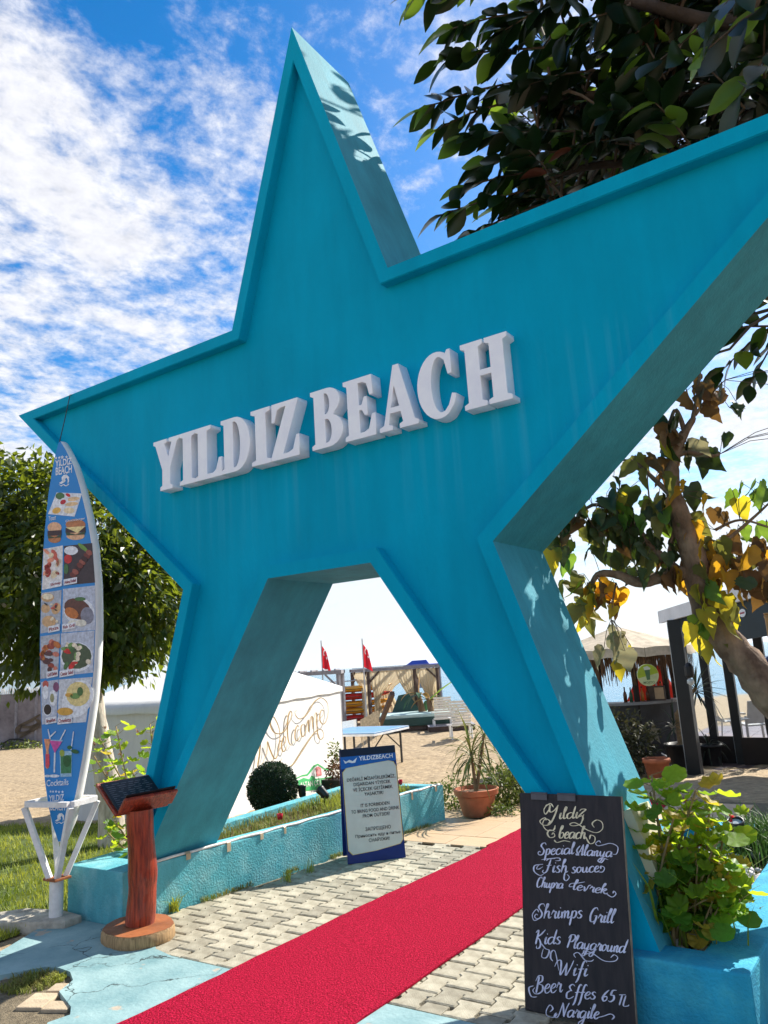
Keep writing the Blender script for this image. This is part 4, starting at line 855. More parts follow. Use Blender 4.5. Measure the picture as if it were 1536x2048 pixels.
def script_word(mb, body, f, x0, y0, x1, y1, xh, w, n_, ctr, slant=.18):
    """write a word between two photo-crop points; f maps crop coordinates to the board"""
    adv = sum((GLY[c][0] if c != ' ' else .45) for c in body); u = math.hypot(x1-x0, y1-y0)/adv
    ex_, ey_ = (x1-x0)/math.hypot(x1-x0, y1-y0), (y1-y0)/math.hypot(x1-x0, y1-y0); cx = 0
    for c in body:
        if c == ' ': cx += .45; continue
        wd, strokes = GLY[c]
        for s in strokes:
            pts = [f(x0+ex_*((cx+p.x)*u+slant*p.y*xh)+ey_*p.y*xh, y0+ey_*((cx+p.x)*u)-p.y*xh) for p in spline(s, 7)]
            ribbon(mb, pts, w, n_, ctr)
        cx += wd
bl, br, e, up, nB, back = board_frame(on_z((1050, 2020), 0), on_z((1272, 2064), 0), R(10))
ck = thing('chalkboard', 'tall dark chalkboard with handwritten menu leaning against the right star leg', 'chalkboard', tuple(bl))
CH_ = .945; CW = (br-bl).length
CHALKB = mat('chalkboard_paint', (0.012, 0.012, 0.020), rough=.55, var=.45, scale=6, bump=.1, stretch=(6, 1, 1), col2=(.024, .019, .022))
WOODE = mat('board_edge', (0.24, 0.19, 0.14), rough=.7, var=.3, scale=12)
part(ck, 'board', MB().slab([bl, br, br+up*CH_, bl+up*CH_], -nB*.022), CHALKB, bev=.003)
part(ck, 'edge', MB().slab([br+e*.0005-nB*.003, br+e*.0005-nB*.019, br+e*.0005-nB*.019+up*CH_, br+e*.0005-nB*.003+up*CH_], e*.004), WOODE)
HINGE = mat('hinge_steel', (.10, .10, .11), rough=.5, metal=.6, var=.3)
CPL = (bl, nB)
for x0, x1 in ((.125, .29), (.395, .575)):
    q = [bl+e*(CW*x)+up*(CH_*y)+nB*.004 for x, y in ((x0, .968), (x1, .968), (x1, .998), (x0, .998))]
    h = part(ck, 'hinge', MB().slab(q, nB*.004), HINGE, bev=.001)
    part(ck, 'hinge_pin', MB().tube([bl+e*(CW*x0)+up*(CH_*1.0)+nB*.004, bl+e*(CW*x1)+up*(CH_*1.0)+nB*.004], .006, 8), HINGE, under=h)
for x, y in ((.5, .47), (.21, .13), (.48, .40)):
    part(ck, 'screw_hole', MB().slab([bl+e*(CW*x)+up*(CH_*y)+nB*.0015+(e*math.cos(a)+up*math.sin(a))*.005 for a in [i*.785 for i in range(8)]], nB*.001), mat('hole_black', (.004, .004, .004)))
def cf(x, y): return on_plane((1030+x/4.285, 1570+y/4.285), bl+nB*.003, nB)
CHALKW = mat('white_chalk', (0.62, 0.63, 0.78), rough=.9, var=.18, scale=60); CHALKY = mat('cream_chalk', (0.78, 0.70, 0.48), rough=.9, var=.18, scale=60)
cw = .0078
def words(items, m, extra=()):
    for it in items:
        mb = MB(); ct = [0]; script_word(mb, *it[:1], cf, *it[1:6], cw*it[6], nB, ct)
        for s in it[7] if len(it) > 7 else (): ribbon(mb, [cf(p.x, p.y) for p in spline(s, 8)], cw*it[6]*.9, nB, ct)
        part(ck, 'lettering', mb, m, fix=False)
words([('Y', 235, 290, 370, 292, 62, 1.25, [[(300, 200), (262, 250), (250, 205), (300, 158), (330, 190)]]), ('1ld1', 372, 292, 545, 284, 52, 1.2), 
       ('z', 540, 275, 610, 268, 62, 1.15, [[(590, 250), (565, 330), (500, 350), (470, 335), (520, 325), (620, 385), (700, 408), (750, 375), (745, 320), (700, 300), (662, 330), (680, 365)]]),
       ('beach', 370, 455, 605, 462, 55, 1.25, [[(605, 440), (640, 500), (680, 490), (685, 445), (650, 430), (640, 465)], [(335, 470), (360, 492), (420, 478), (475, 488)], [(345, 400), (300, 385), (278, 415), (300, 450), (340, 440), (330, 410), (315, 425)], [(345, 345), (330, 385), (270, 385), (238, 335), (260, 290), (300, 310), (280, 335)]])], CHALKY)
words([('Special', 195, 600, 505, 592, 52, 1.15), ('Alanya', 520, 600, 830, 618, 48, 1.1, [[(825, 590), (870, 590), (880, 530), (820, 500), (750, 515), (710, 520), (692, 500), (720, 478), (735, 495)], [(770, 630), (740, 665), (710, 650), (740, 625), (800, 640)], [(560, 520), (530, 560), (545, 600), (520, 595)]]),
       ('Fish', 235, 748, 450, 750, 58, 1.15, [[(240, 700), (205, 720), (185, 715), (205, 685), (240, 680), (170, 690), (165, 740), (215, 775), (255, 755)], [(430, 745), (420, 800), (440, 820), (465, 790), (445, 765)], [(225, 640), (300, 630), (375, 625), (385, 645), (345, 650)]]),
       ('souce', 482, 755, 720, 745, 52, 1.15, [[(700, 740), (750, 745), (768, 710), (740, 695), (735, 720)]]), ('Chupra', 180, 875, 410, 888, 45, 1.1), ('levrek', 490, 895, 790, 935, 44, 1.15, [[(500, 870), (465, 870), (480, 845), (540, 840), (600, 830)], [(775, 925), (830, 960), (865, 935), (850, 910), (838, 928)]]),
       ('Shrimps', 165, 1145, 575, 1140, 64, 1.15, [[(215, 1140), (165, 1160), (150, 1110), (185, 1065), (205, 1090)]]), ('Grill', 630, 1170, 845, 1185, 62, 1.15),
       ('Kids', 170, 1365, 390, 1362, 62, 1.15, [[(225, 1355), (260, 1400), (295, 1420), (270, 1478), (230, 1470), (245, 1400)]]), ('Playground', 440, 1395, 945, 1440, 58, 1.1, [[(660, 1430), (600, 1450), (590, 1420), (660, 1440), (760, 1505), (850, 1510), (880, 1480), (850, 1455), (820, 1480)]]),
       ('Wifi', 355, 1625, 620, 1640, 66, 1.15, [[(375, 1590), (345, 1430), (312, 1430), (305, 1480), (325, 1510)], [(520, 1480), (505, 1450), (545, 1438), (600, 1500), (650, 1510), (675, 1495)]]),
       ('Beer', 165, 1790, 400, 1775, 78, 1.15, [[(160, 1720), (120, 1740), (140, 1810), (190, 1815)]]), ('Effes', 430, 1830, 690, 1835, 62, 1.1), ('65', 738, 1850, 850, 1860, 54, 1.2), ('TL', 868, 1885, 975, 1895, 62, .95), ('Nargile', 370, 1985, 715, 2005, 62, 1.15, [[(365, 1960), (330, 1990), (275, 1975), (270, 1930), (300, 1885), (325, 1915), (300, 1945)], [(700, 1995), (760, 1980), (820, 1962), (850, 1985), (830, 2010)]])], CHALKW)
# ============================================================= potted dracaena
TERRA = mat('terracotta', (0.42, 0.13, 0.06), rough=.8, var=.15, scale=10, bump=.15)
pb = on_z((942, 1632), -.01); pc = (pb.x+.02, pb.y+.12, -.02)
pp = thing('potted_plant', 'spiky potted dracaena in a terracotta pot beyond the arch', 'plant', pc)
part(pp, 'pot', MB().lathe([(.155, 0), (.16, .01), (.205, .20), (.20, .21), (.235, .215), (.245, .27), (.225, .275), (.21, .24), (.19, .23)], pc, 32, cap=True), TERRA, auto=R(35))
part(pp, 'soil', MB().lathe([(.001, .235), (.2, .232)], pc, 24), SOIL)
DRAC = mat('dracaena_leaf', (0.10, 0.17, 0.035), rough=.5, var=.3, scale=5, trans=.25, col2=(.28, .26, .07), rnd=.3)
STEMB = mat('stem_bark', (0.22, 0.15, 0.08), rough=.9, var=.3, scale=20, bump=.5)
def strap_leaf(o, d, l, w, droop, m, root, name='leaf', under=None, seg=7, fold=.25):
    o, d = Vector(o), Vector(d).normalized(); side = d.cross(Vector((0, 0, 1)))
    if side.length < .05: side = Vector((1, 0, 0))
    side.normalize(); pts = []; p = o.copy(); dd = d.copy(); mb = MB(); L, C_2, Rr = [], [], []
    for i in range(seg+1):
        t = i/seg; wd = w*(.55+.9*t if t < .3 else (1-((t-.3)/.7)**1.8)*.95+.03); u_ = side.cross(dd).normalized()
        L.append(p+side*wd/2+u_*wd*fold); C_2.append(p.copy()); Rr.append(p-side*wd/2+u_*wd*fold)
        dd = (dd+Vector((0, 0, -droop/seg))).normalized(); p = p+dd*(l/seg)
    k = seg+1; mb.add(L+C_2+Rr, [(i, i+1, k+i+1, k+i) for i in range(seg)]+[(k+i, k+i+1, 2*k+i+1, 2*k+i) for i in range(seg)])
    return part(root, name, mb, m, under=under, smooth=True, fix=False)
def rosette(root, c, n_, l0, l1, w, m, el0=-.3, el1=1.45, droop=1.2, under=None):
    for i in range(n_):
        a = i*2.4+random.uniform(-.3, .3); t = i/n_; el = el1-(el1-el0)*t**.8+random.uniform(-.12, .12); l = random.uniform(l0, l1)
        strap_leaf((c[0]+.01*math.cos(a), c[1]+.01*math.sin(a), c[2]-.10*t), (math.cos(a)*math.cos(el), math.sin(a)*math.cos(el), math.sin(el)), l, w*random.uniform(.8, 1.15), droop*random.uniform(.6, 1.3), m, root, under=under)
for (dx, dy, h, n_) in ((-.02, 0, .62, 46), (.10, .10, .80, 34)):
    pts = [(pc[0]+dx*t, pc[1]+dy*t, .2+(h-.2)*t) for t in (0, .4, .7, 1)]
    s_ = part(pp, 'stem', MB().tube(pts, [.022, .019, .017, .014], 8), STEMB)
    rosette(pp, (pc[0]+dx, pc[1]+dy, h), n_, .34, .56, .022, DRAC, droop=1.9)
# low shrubs beside the pot (right) and weeds at its foot
LEAFG = mat('shrub_leaf', (0.07, 0.13, 0.02), rough=.5, var=.35, scale=3, trans=.35, col2=(.22, .26, .04))
def leaf_cloud(name, n_, center, rad, size, m, root=None, shape=(1, 1, 1), shell=.55, facing=None, nseed=0, keep=None, asp=.5, droop=.3):
    """many small folded leaves spread through an uneven volume"""
    rg = random.Random(nseed+n_); mb = MB(); c = Vector(center); vs, fs = mb.v, mb.f
    cnt = 0
    while cnt < n_:
        d = Vector((rg.gauss(0, 1), rg.gauss(0, 1), rg.gauss(0, 1))).normalized()
        lump = 1+.34*mnoise.noise(d*2.1+Vector((nseed, 0, 0)))+.18*mnoise.noise(d*5.3+Vector((0, nseed, 0)))
        r_ = (shell+(1-shell)*rg.random()**.6)*lump*rad
        p = c+Vector((d.x*shape[0], d.y*shape[1], d.z*shape[2]))*r_; cnt += 1
        if keep and not keep(p): continue
        dirv = (d*.7+Vector((rg.gauss(0, .6), rg.gauss(0, .6), rg.gauss(0, .5)-droop))).normalized(); s = dirv.cross(Vector((rg.gauss(0, 1), rg.gauss(0, 1), 1.2))).normalized(); nn_ = s.cross(dirv)
        l = size*rg.uniform(.6, 1.25); w = l*asp; i = len(vs)
        vs += [tuple(p), tuple(p+dirv*l*.45+s*w*.5+nn_*w*.12), tuple(p+dirv*l), tuple(p+dirv*l*.45-s*w*.5+nn_*w*.12), tuple(p+dirv*l*.5)]
        fs += [(i, i+1, i+4), (i+1, i+2, i+4), (i, i+4, i+3), (i+4, i+2, i+3)]
    o = part(root, name, mb, m, fix=False) if root else mb.build(name, m, fix=False)
    return o
for px, rad, sc, lab, nm in (((1005, 1590), .34, (1.1, 1, .8), 'leafy green shrub right behind the terracotta pot', 'shrub'), ((1052, 1575), .30, (1, 1, .9), 'shrub with reddish fruit stalks hugging the right star leg', 'shrub')):
    p = on_z(px, .1); sh = thing(nm, lab, 'shrub', (p.x, p.y, -.02))
    o = leaf_cloud('foliage', 1500, (p.x, p.y+.1, .18), rad, .06, LEAFG, sh, sc, .2, nseed=int(px[0])); o['kind'] = 'stuff'
    for i in range(5): part(sh, 'stem', MB().tube([(p.x+random.uniform(-.08, .08), p.y+.1, -.02), (p.x+random.uniform(-.2, .2), p.y+random.uniform(0, .25), .35)], .006, 5), STEMB)
p = on_z((1000, 1628), 0); tg = leaf_cloud('weeds', 500, (p.x-.02, p.y, .03), .18, .04, LEAFG, None, (1.4, .7, .45), .2, nseed=77); tag(tg, 'low green weeds at the foot of the terracotta pot', 'weeds'); tg['kind'] = 'stuff'
p = on_z((905, 1615), 0); tg = leaf_cloud('weeds', 900, (p.x-.15, p.y+.3, .06), .30, .05, LEAFG, None, (1.2, 1, .8), .2, nseed=78); tag(tg, 'green weeds between the planter end and the terracotta pot', 'weeds'); tg['kind'] = 'stuff'
# ============================================================= boxwood ball
bx = on_z((548, 1595), .12)
bw = thing('boxwood', 'clipped dark green boxwood ball in front of the white tent', 'shrub', (-3.0, 2.75, .0))
BOX = mat('boxwood_leaf', (0.018, 0.045, 0.012), rough=.35, var=.4, scale=4, trans=.12, spec=.5)
bc = on_y((545, 1576), 2.75); 
mb = MB(); rb = .275
for _ in range(5200):
    d = Vector((random.gauss(0, 1), random.gauss(0, 1), random.gauss(0, 1))).normalized(); q = rb*(.88+.10*random.random()+.035*mnoise.noise(d*4)); p = bc+d*q
    a = (d+Vector((random.gauss(0, .5), random.gauss(0, .5), random.gauss(0, .5)))).normalized(); s = a.cross(Vector((random.gauss(0, 1), random.gauss(0, 1), random.gauss(0, 1)))).normalized(); l = .022
    i = len(mb.v); mb.v += [tuple(p), tuple(p+a*l*.5+s*l*.35), tuple(p+a*l), tuple(p+a*l*.5-s*l*.35)]; mb.f.append((i, i+1, i+2, i+3))
o = part(bw, 'foliage', mb, BOX, fix=False); o['kind'] = 'stuff'
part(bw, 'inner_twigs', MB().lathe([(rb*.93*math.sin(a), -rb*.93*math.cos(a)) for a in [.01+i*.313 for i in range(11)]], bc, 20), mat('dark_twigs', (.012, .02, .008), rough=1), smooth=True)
part(bw, 'stem', MB().tube([(bc.x, bc.y, -.12), (bc.x, bc.y, bc.z-.2)], .03, 8), STEMB)
print('BOX', bc)
# ============================================================= planter dressing (left)
CABLE = mat('white_conduit', (0.72, 0.72, 0.68), rough=.5, var=.1); TAPE = mat('packing_tape', (0.55, 0.45, 0.30), rough=.4, var=.2, trans=.2)
cbt = thing('cable', 'white cable conduit taped along the edge of the left planter', 'cable', (-1.5, 1.6, .35))
pts = []
for i in range(40):
    y = .05+i*.0885; pts.append((wall_x(y)-.012+.006*math.sin(i*1.3), y, .352+.006*abs(math.sin(i*.8))))
part(cbt, 'conduit', MB().tube(pts, .010, 8), CABLE, smooth=True)
part(cbt, 'wire', MB().tube([(p[0]-.022+.008*math.sin(i*.7), p[1], p[2]-.002) for i, p in enumerate(pts)], .006, 6), CABLE, smooth=True)
for y in (.35, .72, 1.05, 1.30, 2.2, 3.0, 3.4):
    x = wall_x(y); w = random.uniform(.025, .045)
    mb = MB(); v_ = [(x-.07, y), (x-.02, y), (x+.001, y)]
    ps = [(x-.075, .3475), (x-.03, .356), (x-.012, .3655), (x+.0035, .352), (x+.0035, .352-random.uniform(.03, .07))]
    mb.add([(a, y-w/2, z) for a, z in ps]+[(a, y+w/2, z) for a, z in ps], [(i, i+1, 6+i, 5+i) for i in range(4)]); part(cbt, 'tape', mb, TAPE, fix=False)
def strip_pt(x0, x1, y0, y1, z):
    def f():
        y = random.uniform(y0, y1); return (random.uniform(x0(y), x1(y)), y, z)
    return f
def in_left(): 
    y = random.uniform(.9, 3.38); a, b2 = -2.2-.03*y, wall_x(y)-.15
    return (random.uniform(a, b2), y, .27)
tag(blades('grass', 2200, in_left, .03, .11, DRYG, wid=.004, lean=1.1), 'straw-coloured dry grass filling the left planter', 'grass')
tag(blades('grass', 900, lambda: (random.uniform(-2.2, wall_x(2.6)-.2), random.uniform(2.2, 3.4), .27), .05, .16, GRASS, wid=.004, lean=.9), 'fresh green grass in the far end of the left planter', 'grass')
def foot_pt():
    y = .2+random.random()*3.2; 
    if mnoise.noise((y*2.2, 0, 4)) < -.05: return None
    return (wall_x(y)+.01+abs(random.gauss(0, .02)), y, 0)
tag(blades('grass', 1400, foot_pt, .015, .05, DRYG, wid=.003, lean=1.2), 'weeds along the foot of the left planter wall', 'grass')
for px, n_ in (((575, 1762), 26), ((345, 1822), 60), ((620, 1745), 16)):
    p = on_z(px, 0); p.x = max(p.x, wall_x(p.y)+.02)
    tag(blades('grass_tuft', n_, lambda: (p.x+random.gauss(0, .018), p.y+random.gauss(0, .018), 0), .05, .14, GRASS, wid=.004, lean=1.1), 'grass tuft with long blades at the planter wall, %s' % {575: 'between the notice board and the left star leg', 345: 'behind the lectern base', 620: 'just left of the notice board'}[px[0]], 'grass', 'grass tufts at the planter wall')
# lawn strip beyond the planter
def beyond():
    x, y = random.uniform(-3.4, -2.36), random.uniform(.6, 3.6); return (x, y, height(x, y)+.012)
tag(blades('grass', 2600, beyond, .04, .13, GRASS, wid=.005, lean=.8), 'longer grass between the left planter and the tent', 'grass')
# red candle cups
CANDLE = mat('red_candle_cup', (0.55, 0.01, 0.03), rough=.2, var=.05, trans=.3)
for px, lab in (((560, 1636), 'small red candle cup on the planter edge left of the notice board'), ((846, 1553), 'small red candle cup on the far end of the planter')):
    p = on_z(px, .36); p.y = min(p.y, 3.44); p.x = min(p.x, wall_x(p.y)-.05)
    t = thing('candle_cup', lab, 'candle', (p.x, p.y, .346), 'red candle cups')
    part(t, 'cup', MB().lathe([(.001, .003), (.022, .003), (.027, .05), (.023, .05), (.02, .012), (.001, .012)], (p.x, p.y, .346), 16), CANDLE, smooth=True)
    part(t, 'wax', MB().lathe([(.001, .03), (.0205, .03)], (p.x, p.y, .346), 14), mat('candle_wax', (.7, .2, .2)))
# garden spotlights
BLKP = mat('black_plastic', (.012, .012, .013), rough=.4, var=.1); LENS = mat('lamp_lens', (.55, .6, .62), rough=.15)
def spotlight(pos, aim, label, s=1.0, tall=.14):
    t = thing('garden_spotlight', label, 'spotlight', tuple(pos), 'garden spotlights'); p = Vector(pos)
    part(t, 'stake', MB().tube([p+Vector((0, 0, -.04)), p+Vector((0, 0, tall*s))], .010*s, 8), BLKP)
    h = p+Vector((0, 0, (tall+.02)*s)); d = Vector(aim).normalized()
    part(t, 'bracket', MB().tube([h+Vector((-.045*s, 0, .02*s)), h+Vector((-.04*s, 0, -.015*s)), h+Vector((.04*s, 0, -.015*s)), h+Vector((.045*s, 0, .02*s))], .006*s, 6), BLKP)
    q = d.to_track_quat('Z', 'Y'); mb = MB().lathe([(.001, -.05*s), (.02*s, -.05*s), (.036*s, -.03*s), (.042*s, .05*s), (.046*s, .055*s), (.046*s, .075*s), (.038*s, .075*s), (.036*s, .06*s)], (0, 0, 0), 16)
    mb.v = [tuple(q @ Vector(v_)+h+Vector((0, 0, .02*s))) for v_ in mb.v]; hd = part(t, 'head', mb, BLKP, smooth=True)
    mb = MB().lathe([(.001, .064*s), (.036*s, .060*s)], (0, 0, 0), 16); mb.v = [tuple(q @ Vector(v_)+h+Vector((0, 0, .02*s))) for v_ in mb.v]; part(t, 'lens', mb, LENS, under=hd)
p = on_z((650, 1618), .27); spotlight((p.x, p.y, .27), (-.9, .1, .6), 'black spotlight in the planter soil left of the notice board', 1.0, .10)
p = on_z((612, 1592), .30); spotlight((p.x-.05, p.y, .12), (-.2, .2, 1), 'black spotlight standing on flat stones by the boxwood ball', 1.0, .17)
STONE = mat('flat_stone', (.42, .40, .35), rough=.85, var=.2, scale=10, bump=.4, rnd=.15)
def pebble_mesh(seed, flatn=.6):
    rg = random.Random(seed); bm = bmesh.new(); bmesh.ops.create_icosphere(bm, subdivisions=2, radius=1)
    for q in bm.verts:
        k_ = 1+.18*mnoise.noise(q.co*1.3+Vector((seed*3.1, 0, 0))); q.co = Vector((q.co.x*k_, q.co.y*k_*.75, q.co.z*k_*flatn))
    me = bpy.data.meshes.new('pebble'); bm.to_mesh(me); bm.free(); me.polygons.foreach_set('use_smooth', [True]*len(me.polygons)); return me
PEB = [pebble_mesh(i) for i in range(5)]
FLAT = [pebble_mesh(20+i, .16) for i in range(3)]
for m_ in FLAT: m_.materials.append(STONE)
sc = on_z((606, 1597), .16)
pile = thing('stone_pile', 'pile of flat grey stones beside the boxwood ball', 'stones', (sc.x, sc.y, 0))
for i in range(7):
    o = bpy.data.objects.new('stone', FLAT[i % 3]); col.objects.link(o); o.parent = pile; o.scale = (.11, .09, .09); o.location = (random.uniform(-.05, .05), random.uniform(-.05, .05), .0+i*.019); o.rotation_euler = (random.uniform(-.1, .1), random.uniform(-.1, .1), random.uniform(0, 3))
# ============================================================= white tent with Welcome lettering
TENTW = mat('tent_canvas', (0.74, 0.73, 0.70), rough=.9, var=.06, scale=3, bump=.3, bscale=9, trans=.10, tcol=(.75, .73, .68), stretch=(3, 3, .5))
TA, TB = G((455, 1636)), G((690, 1562)); TD = TA+Vector((-3.05, -.25, 0)); TC = TB+(TD-TA)
gz = min(height(q.x, q.y) for q in (TA, TB, TC, TD)); 
def dist2(p): return math.hypot(p.x-CAM.x, p.y-CAM.y)
ez = on_dist((684, 1371), dist2(TB)).z; ez2 = on_dist((205, 1421), dist2(TD*.6+TA*.4)).z
EZ = (ez+ez2)/2
tn = thing('tent', 'white canvas tent with golden Welcome lettering behind the left planter', 'tent', (TA.x, TA.y, gz))
def cloth_wall(a, b2, z0_, z1_, m, name, amp=.03, nx=48, nz=10, seed=0):
    a, b2 = Vector((a.x, a.y, 0)), Vector((b2.x, b2.y, 0)); d = b2-a; nrm = Vector((d.y, -d.x, 0)).normalized(); vs = []
    for j in range(nz+1):
        for i in range(nx+1):
            t, s = i/nx, j/nz; w = amp*(mnoise.noise((t*7+seed, s*.6, 1))+.5*mnoise.noise((t*17+seed, s*.8, 3)))*(.25+.75*math.sin(math.pi*min(1, s*.9+.1)))
            vs.append(a+d*t+Vector((0, 0, z0_+(z1_-z0_)*s))+nrm*w)
    fs = [(j*(nx+1)+i, j*(nx+1)+i+1, (j+1)*(nx+1)+i+1, (j+1)*(nx+1)+i) for j in range(nz) for i in range(nx)]
    return part(tn, name, MB().add(vs, fs), m, smooth=True)
for a, b2, sd_ in ((TA, TB, 1), (TD, TA, 2), (TC, TD, 3), (TB, TC, 4)): cloth_wall(a, b2, gz+.0, EZ, TENTW, 'wall', seed=sd_, amp=.02 if sd_ == 1 else .035)
tcn = (TA+TB+TC+TD)/4; apx = on_dist((452, 1298), dist2(tcn)).z; apex = Vector((tcn.x, tcn.y, max(apx, EZ+.5)))
grow = lambda p: tcn+(p-tcn)*1.02
for a, b2 in ((TA, TB), (TD, TA), (TC, TD), (TB, TC)):
    ga, gb = grow(a), grow(b2); vs = []; n1 = 14
    for j in range(9):
        t = j/8
        for i in range(n1+1):
            s = i/n1; base = ga*(1-s)+gb*s; base = Vector((base.x, base.y, EZ)); p = base*(1-t)+apex*t; p.z -= .05*math.sin(math.pi*t)*math.sin(math.pi*s)
            vs.append(p)
    for i in range(n1+1):
        s = i/n1; base = ga*(1-s)+gb*s; vs.append(Vector((base.x, base.y, EZ-.09+.008*math.sin(i*2))))
    fs = [(j*(n1+1)+i, j*(n1+1)+i+1, (j+1)*(n1+1)+i+1, (j+1)*(n1+1)+i) for j in range(8) for i in range(n1)]
    o_ = 9*(n1+1); fs += [(o_+i, o_+i+1, i+1, i) for i in range(n1)]
    part(tn, 'roof_panel', MB().add(vs, fs), TENTW, smooth=True)
POLE = mat('grey_pole', (.45, .46, .48), rough=.4, metal=.3)
for q in (TA, TB, TC, TD): part(tn, 'pole', MB().tube([(q.x*.99+tcn.x*.01, q.y*.99+tcn.y*.01, gz-.02), (q.x*.99+tcn.x*.01, q.y*.99+tcn.y*.01, EZ-.02)], .02, 8), POLE)
wd_ = (TB-TA).normalized(); wn_ = Vector((wd_.y, -wd_.x, 0)).normalized(); WPL0 = Vector((TA.x, TA.y, 0))+wn_*.045
def wf(x, y): return on_plane((440+x/5.908, 1340+y/5.908), WPL0, wn_)
GOLD = mat('gold_lettering', (0.42, 0.27, 0.10), rough=.6, var=.3, scale=30); DKL = mat('dark_lettering', (0.09, 0.065, 0.04), rough=.7)
wst = [[(478, 860), (470, 930), (462, 1020), (440, 1150)], [(490, 1120), (535, 1020), (556, 930), (560, 850), (590, 940), (630, 1030), (655, 1045), (680, 990), (700, 860), (705, 760), (690, 670), (655, 590), (625, 553), (597, 590), (600, 670), (645, 740), (710, 752), (765, 715), (800, 650), (835, 570), (846, 510), (828, 488), (803, 560), (795, 700), (805, 830), (838, 890), (868, 840)],
       [(735, 900), (768, 850), (772, 795), (748, 795), (727, 880), (735, 950), (762, 955), (790, 880)], [(930, 680), (915, 655), (890, 710), (885, 800), (908, 836), (942, 780)], [(985, 638), (960, 665), (955, 740), (975, 788), (1006, 740), (1010, 670), (985, 638)],
       [(1038, 590), (1046, 735)], [(1046, 660), (1072, 560), (1090, 565), (1096, 705)], [(1096, 640), (1122, 520), (1140, 525), (1146, 690), (1160, 790), (1195, 818), (1222, 775), (1205, 712), (1165, 705), (1110, 745), (1030, 860), (940, 1000), (870, 1105), (800, 1148), (740, 1125), (715, 1080), (733, 1040)],
       [(1175, 575), (1212, 535), (1222, 490), (1200, 472), (1180, 520), (1182, 600), (1215, 640), (1252, 600), (1276, 500), (1268, 400), (1232, 348), (1180, 330), (1110, 382), (1060, 470), (1000, 550), (940, 578), (897, 545), (884, 497), (905, 478)]]
for s in wst:
    mb = MB(); ct = [0]; pts = [wf(p.x, p.y) for p in spline(s, 9)]; ribbon(mb, pts, .055, wn_, ct, thin=.22); o = part(tn, 'lettering', mb, GOLD, fix=False)
    mb = MB(); ct = [3]; pts = [wf(p.x+5, p.y+2)+wn_*.004 for p in spline(s, 9)]; ribbon(mb, pts, .011, wn_, ct, thin=.6); part(tn, 'lettering_shadow', mb, DKL, fix=False)
# ---- small shaped shop sign leaning at the tent
def zf(x, y): return (580+x/10.97, 1480+y/10.97)
GP0 = WPL0+wn_*.25; 
gs = thing('shaped_sign', 'small white and green shaped board sign standing at the tent beside the boxwood', 'sign', tuple(Vector((0, 0, 0))+on_plane(zf(200, 1150), GP0, wn_)))
WSG = mat('sign_white', (.78, .78, .74), rough=.5, var=.05); GRN = mat('sign_green', (.06, .42, .14), rough=.5, var=.1); PNK = mat('sign_pink', (.60, .16, .17), rough=.5, var=.15)
outl = [(140, 850), (260, 790), (380, 770), (440, 700), (520, 590), (610, 540), (700, 600), (760, 640), (840, 660), (930, 650), (950, 1000), (780, 1130), (200, 1170)]
part(gs, 'board', MB().slab([on_plane(zf(*p), GP0, wn_) for p in outl], -wn_*.03), WSG)
def gpoly(pp_, m, l, name): part(gs, name, MB().slab([on_plane(zf(*p), GP0+wn_*(.002+.0015*l), wn_) for p in pp_], -wn_*.001), m)
gpoly([(120, 835), (260, 770), (380, 745), (430, 670), (510, 560), (610, 515), (705, 575), (765, 620), (840, 640), (940, 625), (938, 655), (840, 668), (755, 648), (690, 605), (610, 550), (530, 605), (450, 715), (385, 785), (260, 800), (135, 860)], GRN, 1, 'green_edge')
gpoly([(170, 890), (300, 830), (420, 860), (470, 780), (540, 800), (560, 850), (740, 830), (920, 800), (930, 980), (760, 1080), (220, 1130)], GRN, 1, 'green_field')
gpoly([(560, 610), (620, 580), (680, 620), (700, 770), (590, 800)], PNK, 2, 'picture'); gpoly([(595, 640), (625, 615), (655, 645), (665, 740), (610, 755)], mat('sign_rose', (.72, .34, .33)), 3, 'picture')
o = fit_text('ALTAN ÇOLAK', (GP0, wn_), [zf(225, 1090), zf(800, 980), zf(790, 850), zf(215, 930)], gs, WSG, .01, off=.007)
# ---- black planter tub with dry bush by the sign
bt = on_plane((672, 1560), GP0+wn_*.25, wn_)
t = thing('dry_bush', 'dry brown bush in a black tub behind the notice board', 'bush', (bt.x, bt.y, height(bt.x, bt.y)))
part(t, 'tub', MB().box((bt.x-.18, bt.y-.15, height(bt.x, bt.y)), (bt.x+.18, bt.y+.2, bt.z+.02), .01), BLKP)
DRYB = mat('dry_brown_leaf', (.16, .08, .03), rough=.9, var=.4, scale=5, trans=.2)
leaf_cloud('foliage', 450, (bt.x, bt.y, bt.z+.12), .19, .06, DRYB, t, (.8, .8, 1.3), .1, nseed=5)['kind'] = 'stuff'
leaf_cloud('foliage', 130, (bt.x, bt.y, bt.z+.42), .17, .06, LEAFG, t, (.6, .6, 1.1), .1, nseed=6)['kind'] = 'stuff'
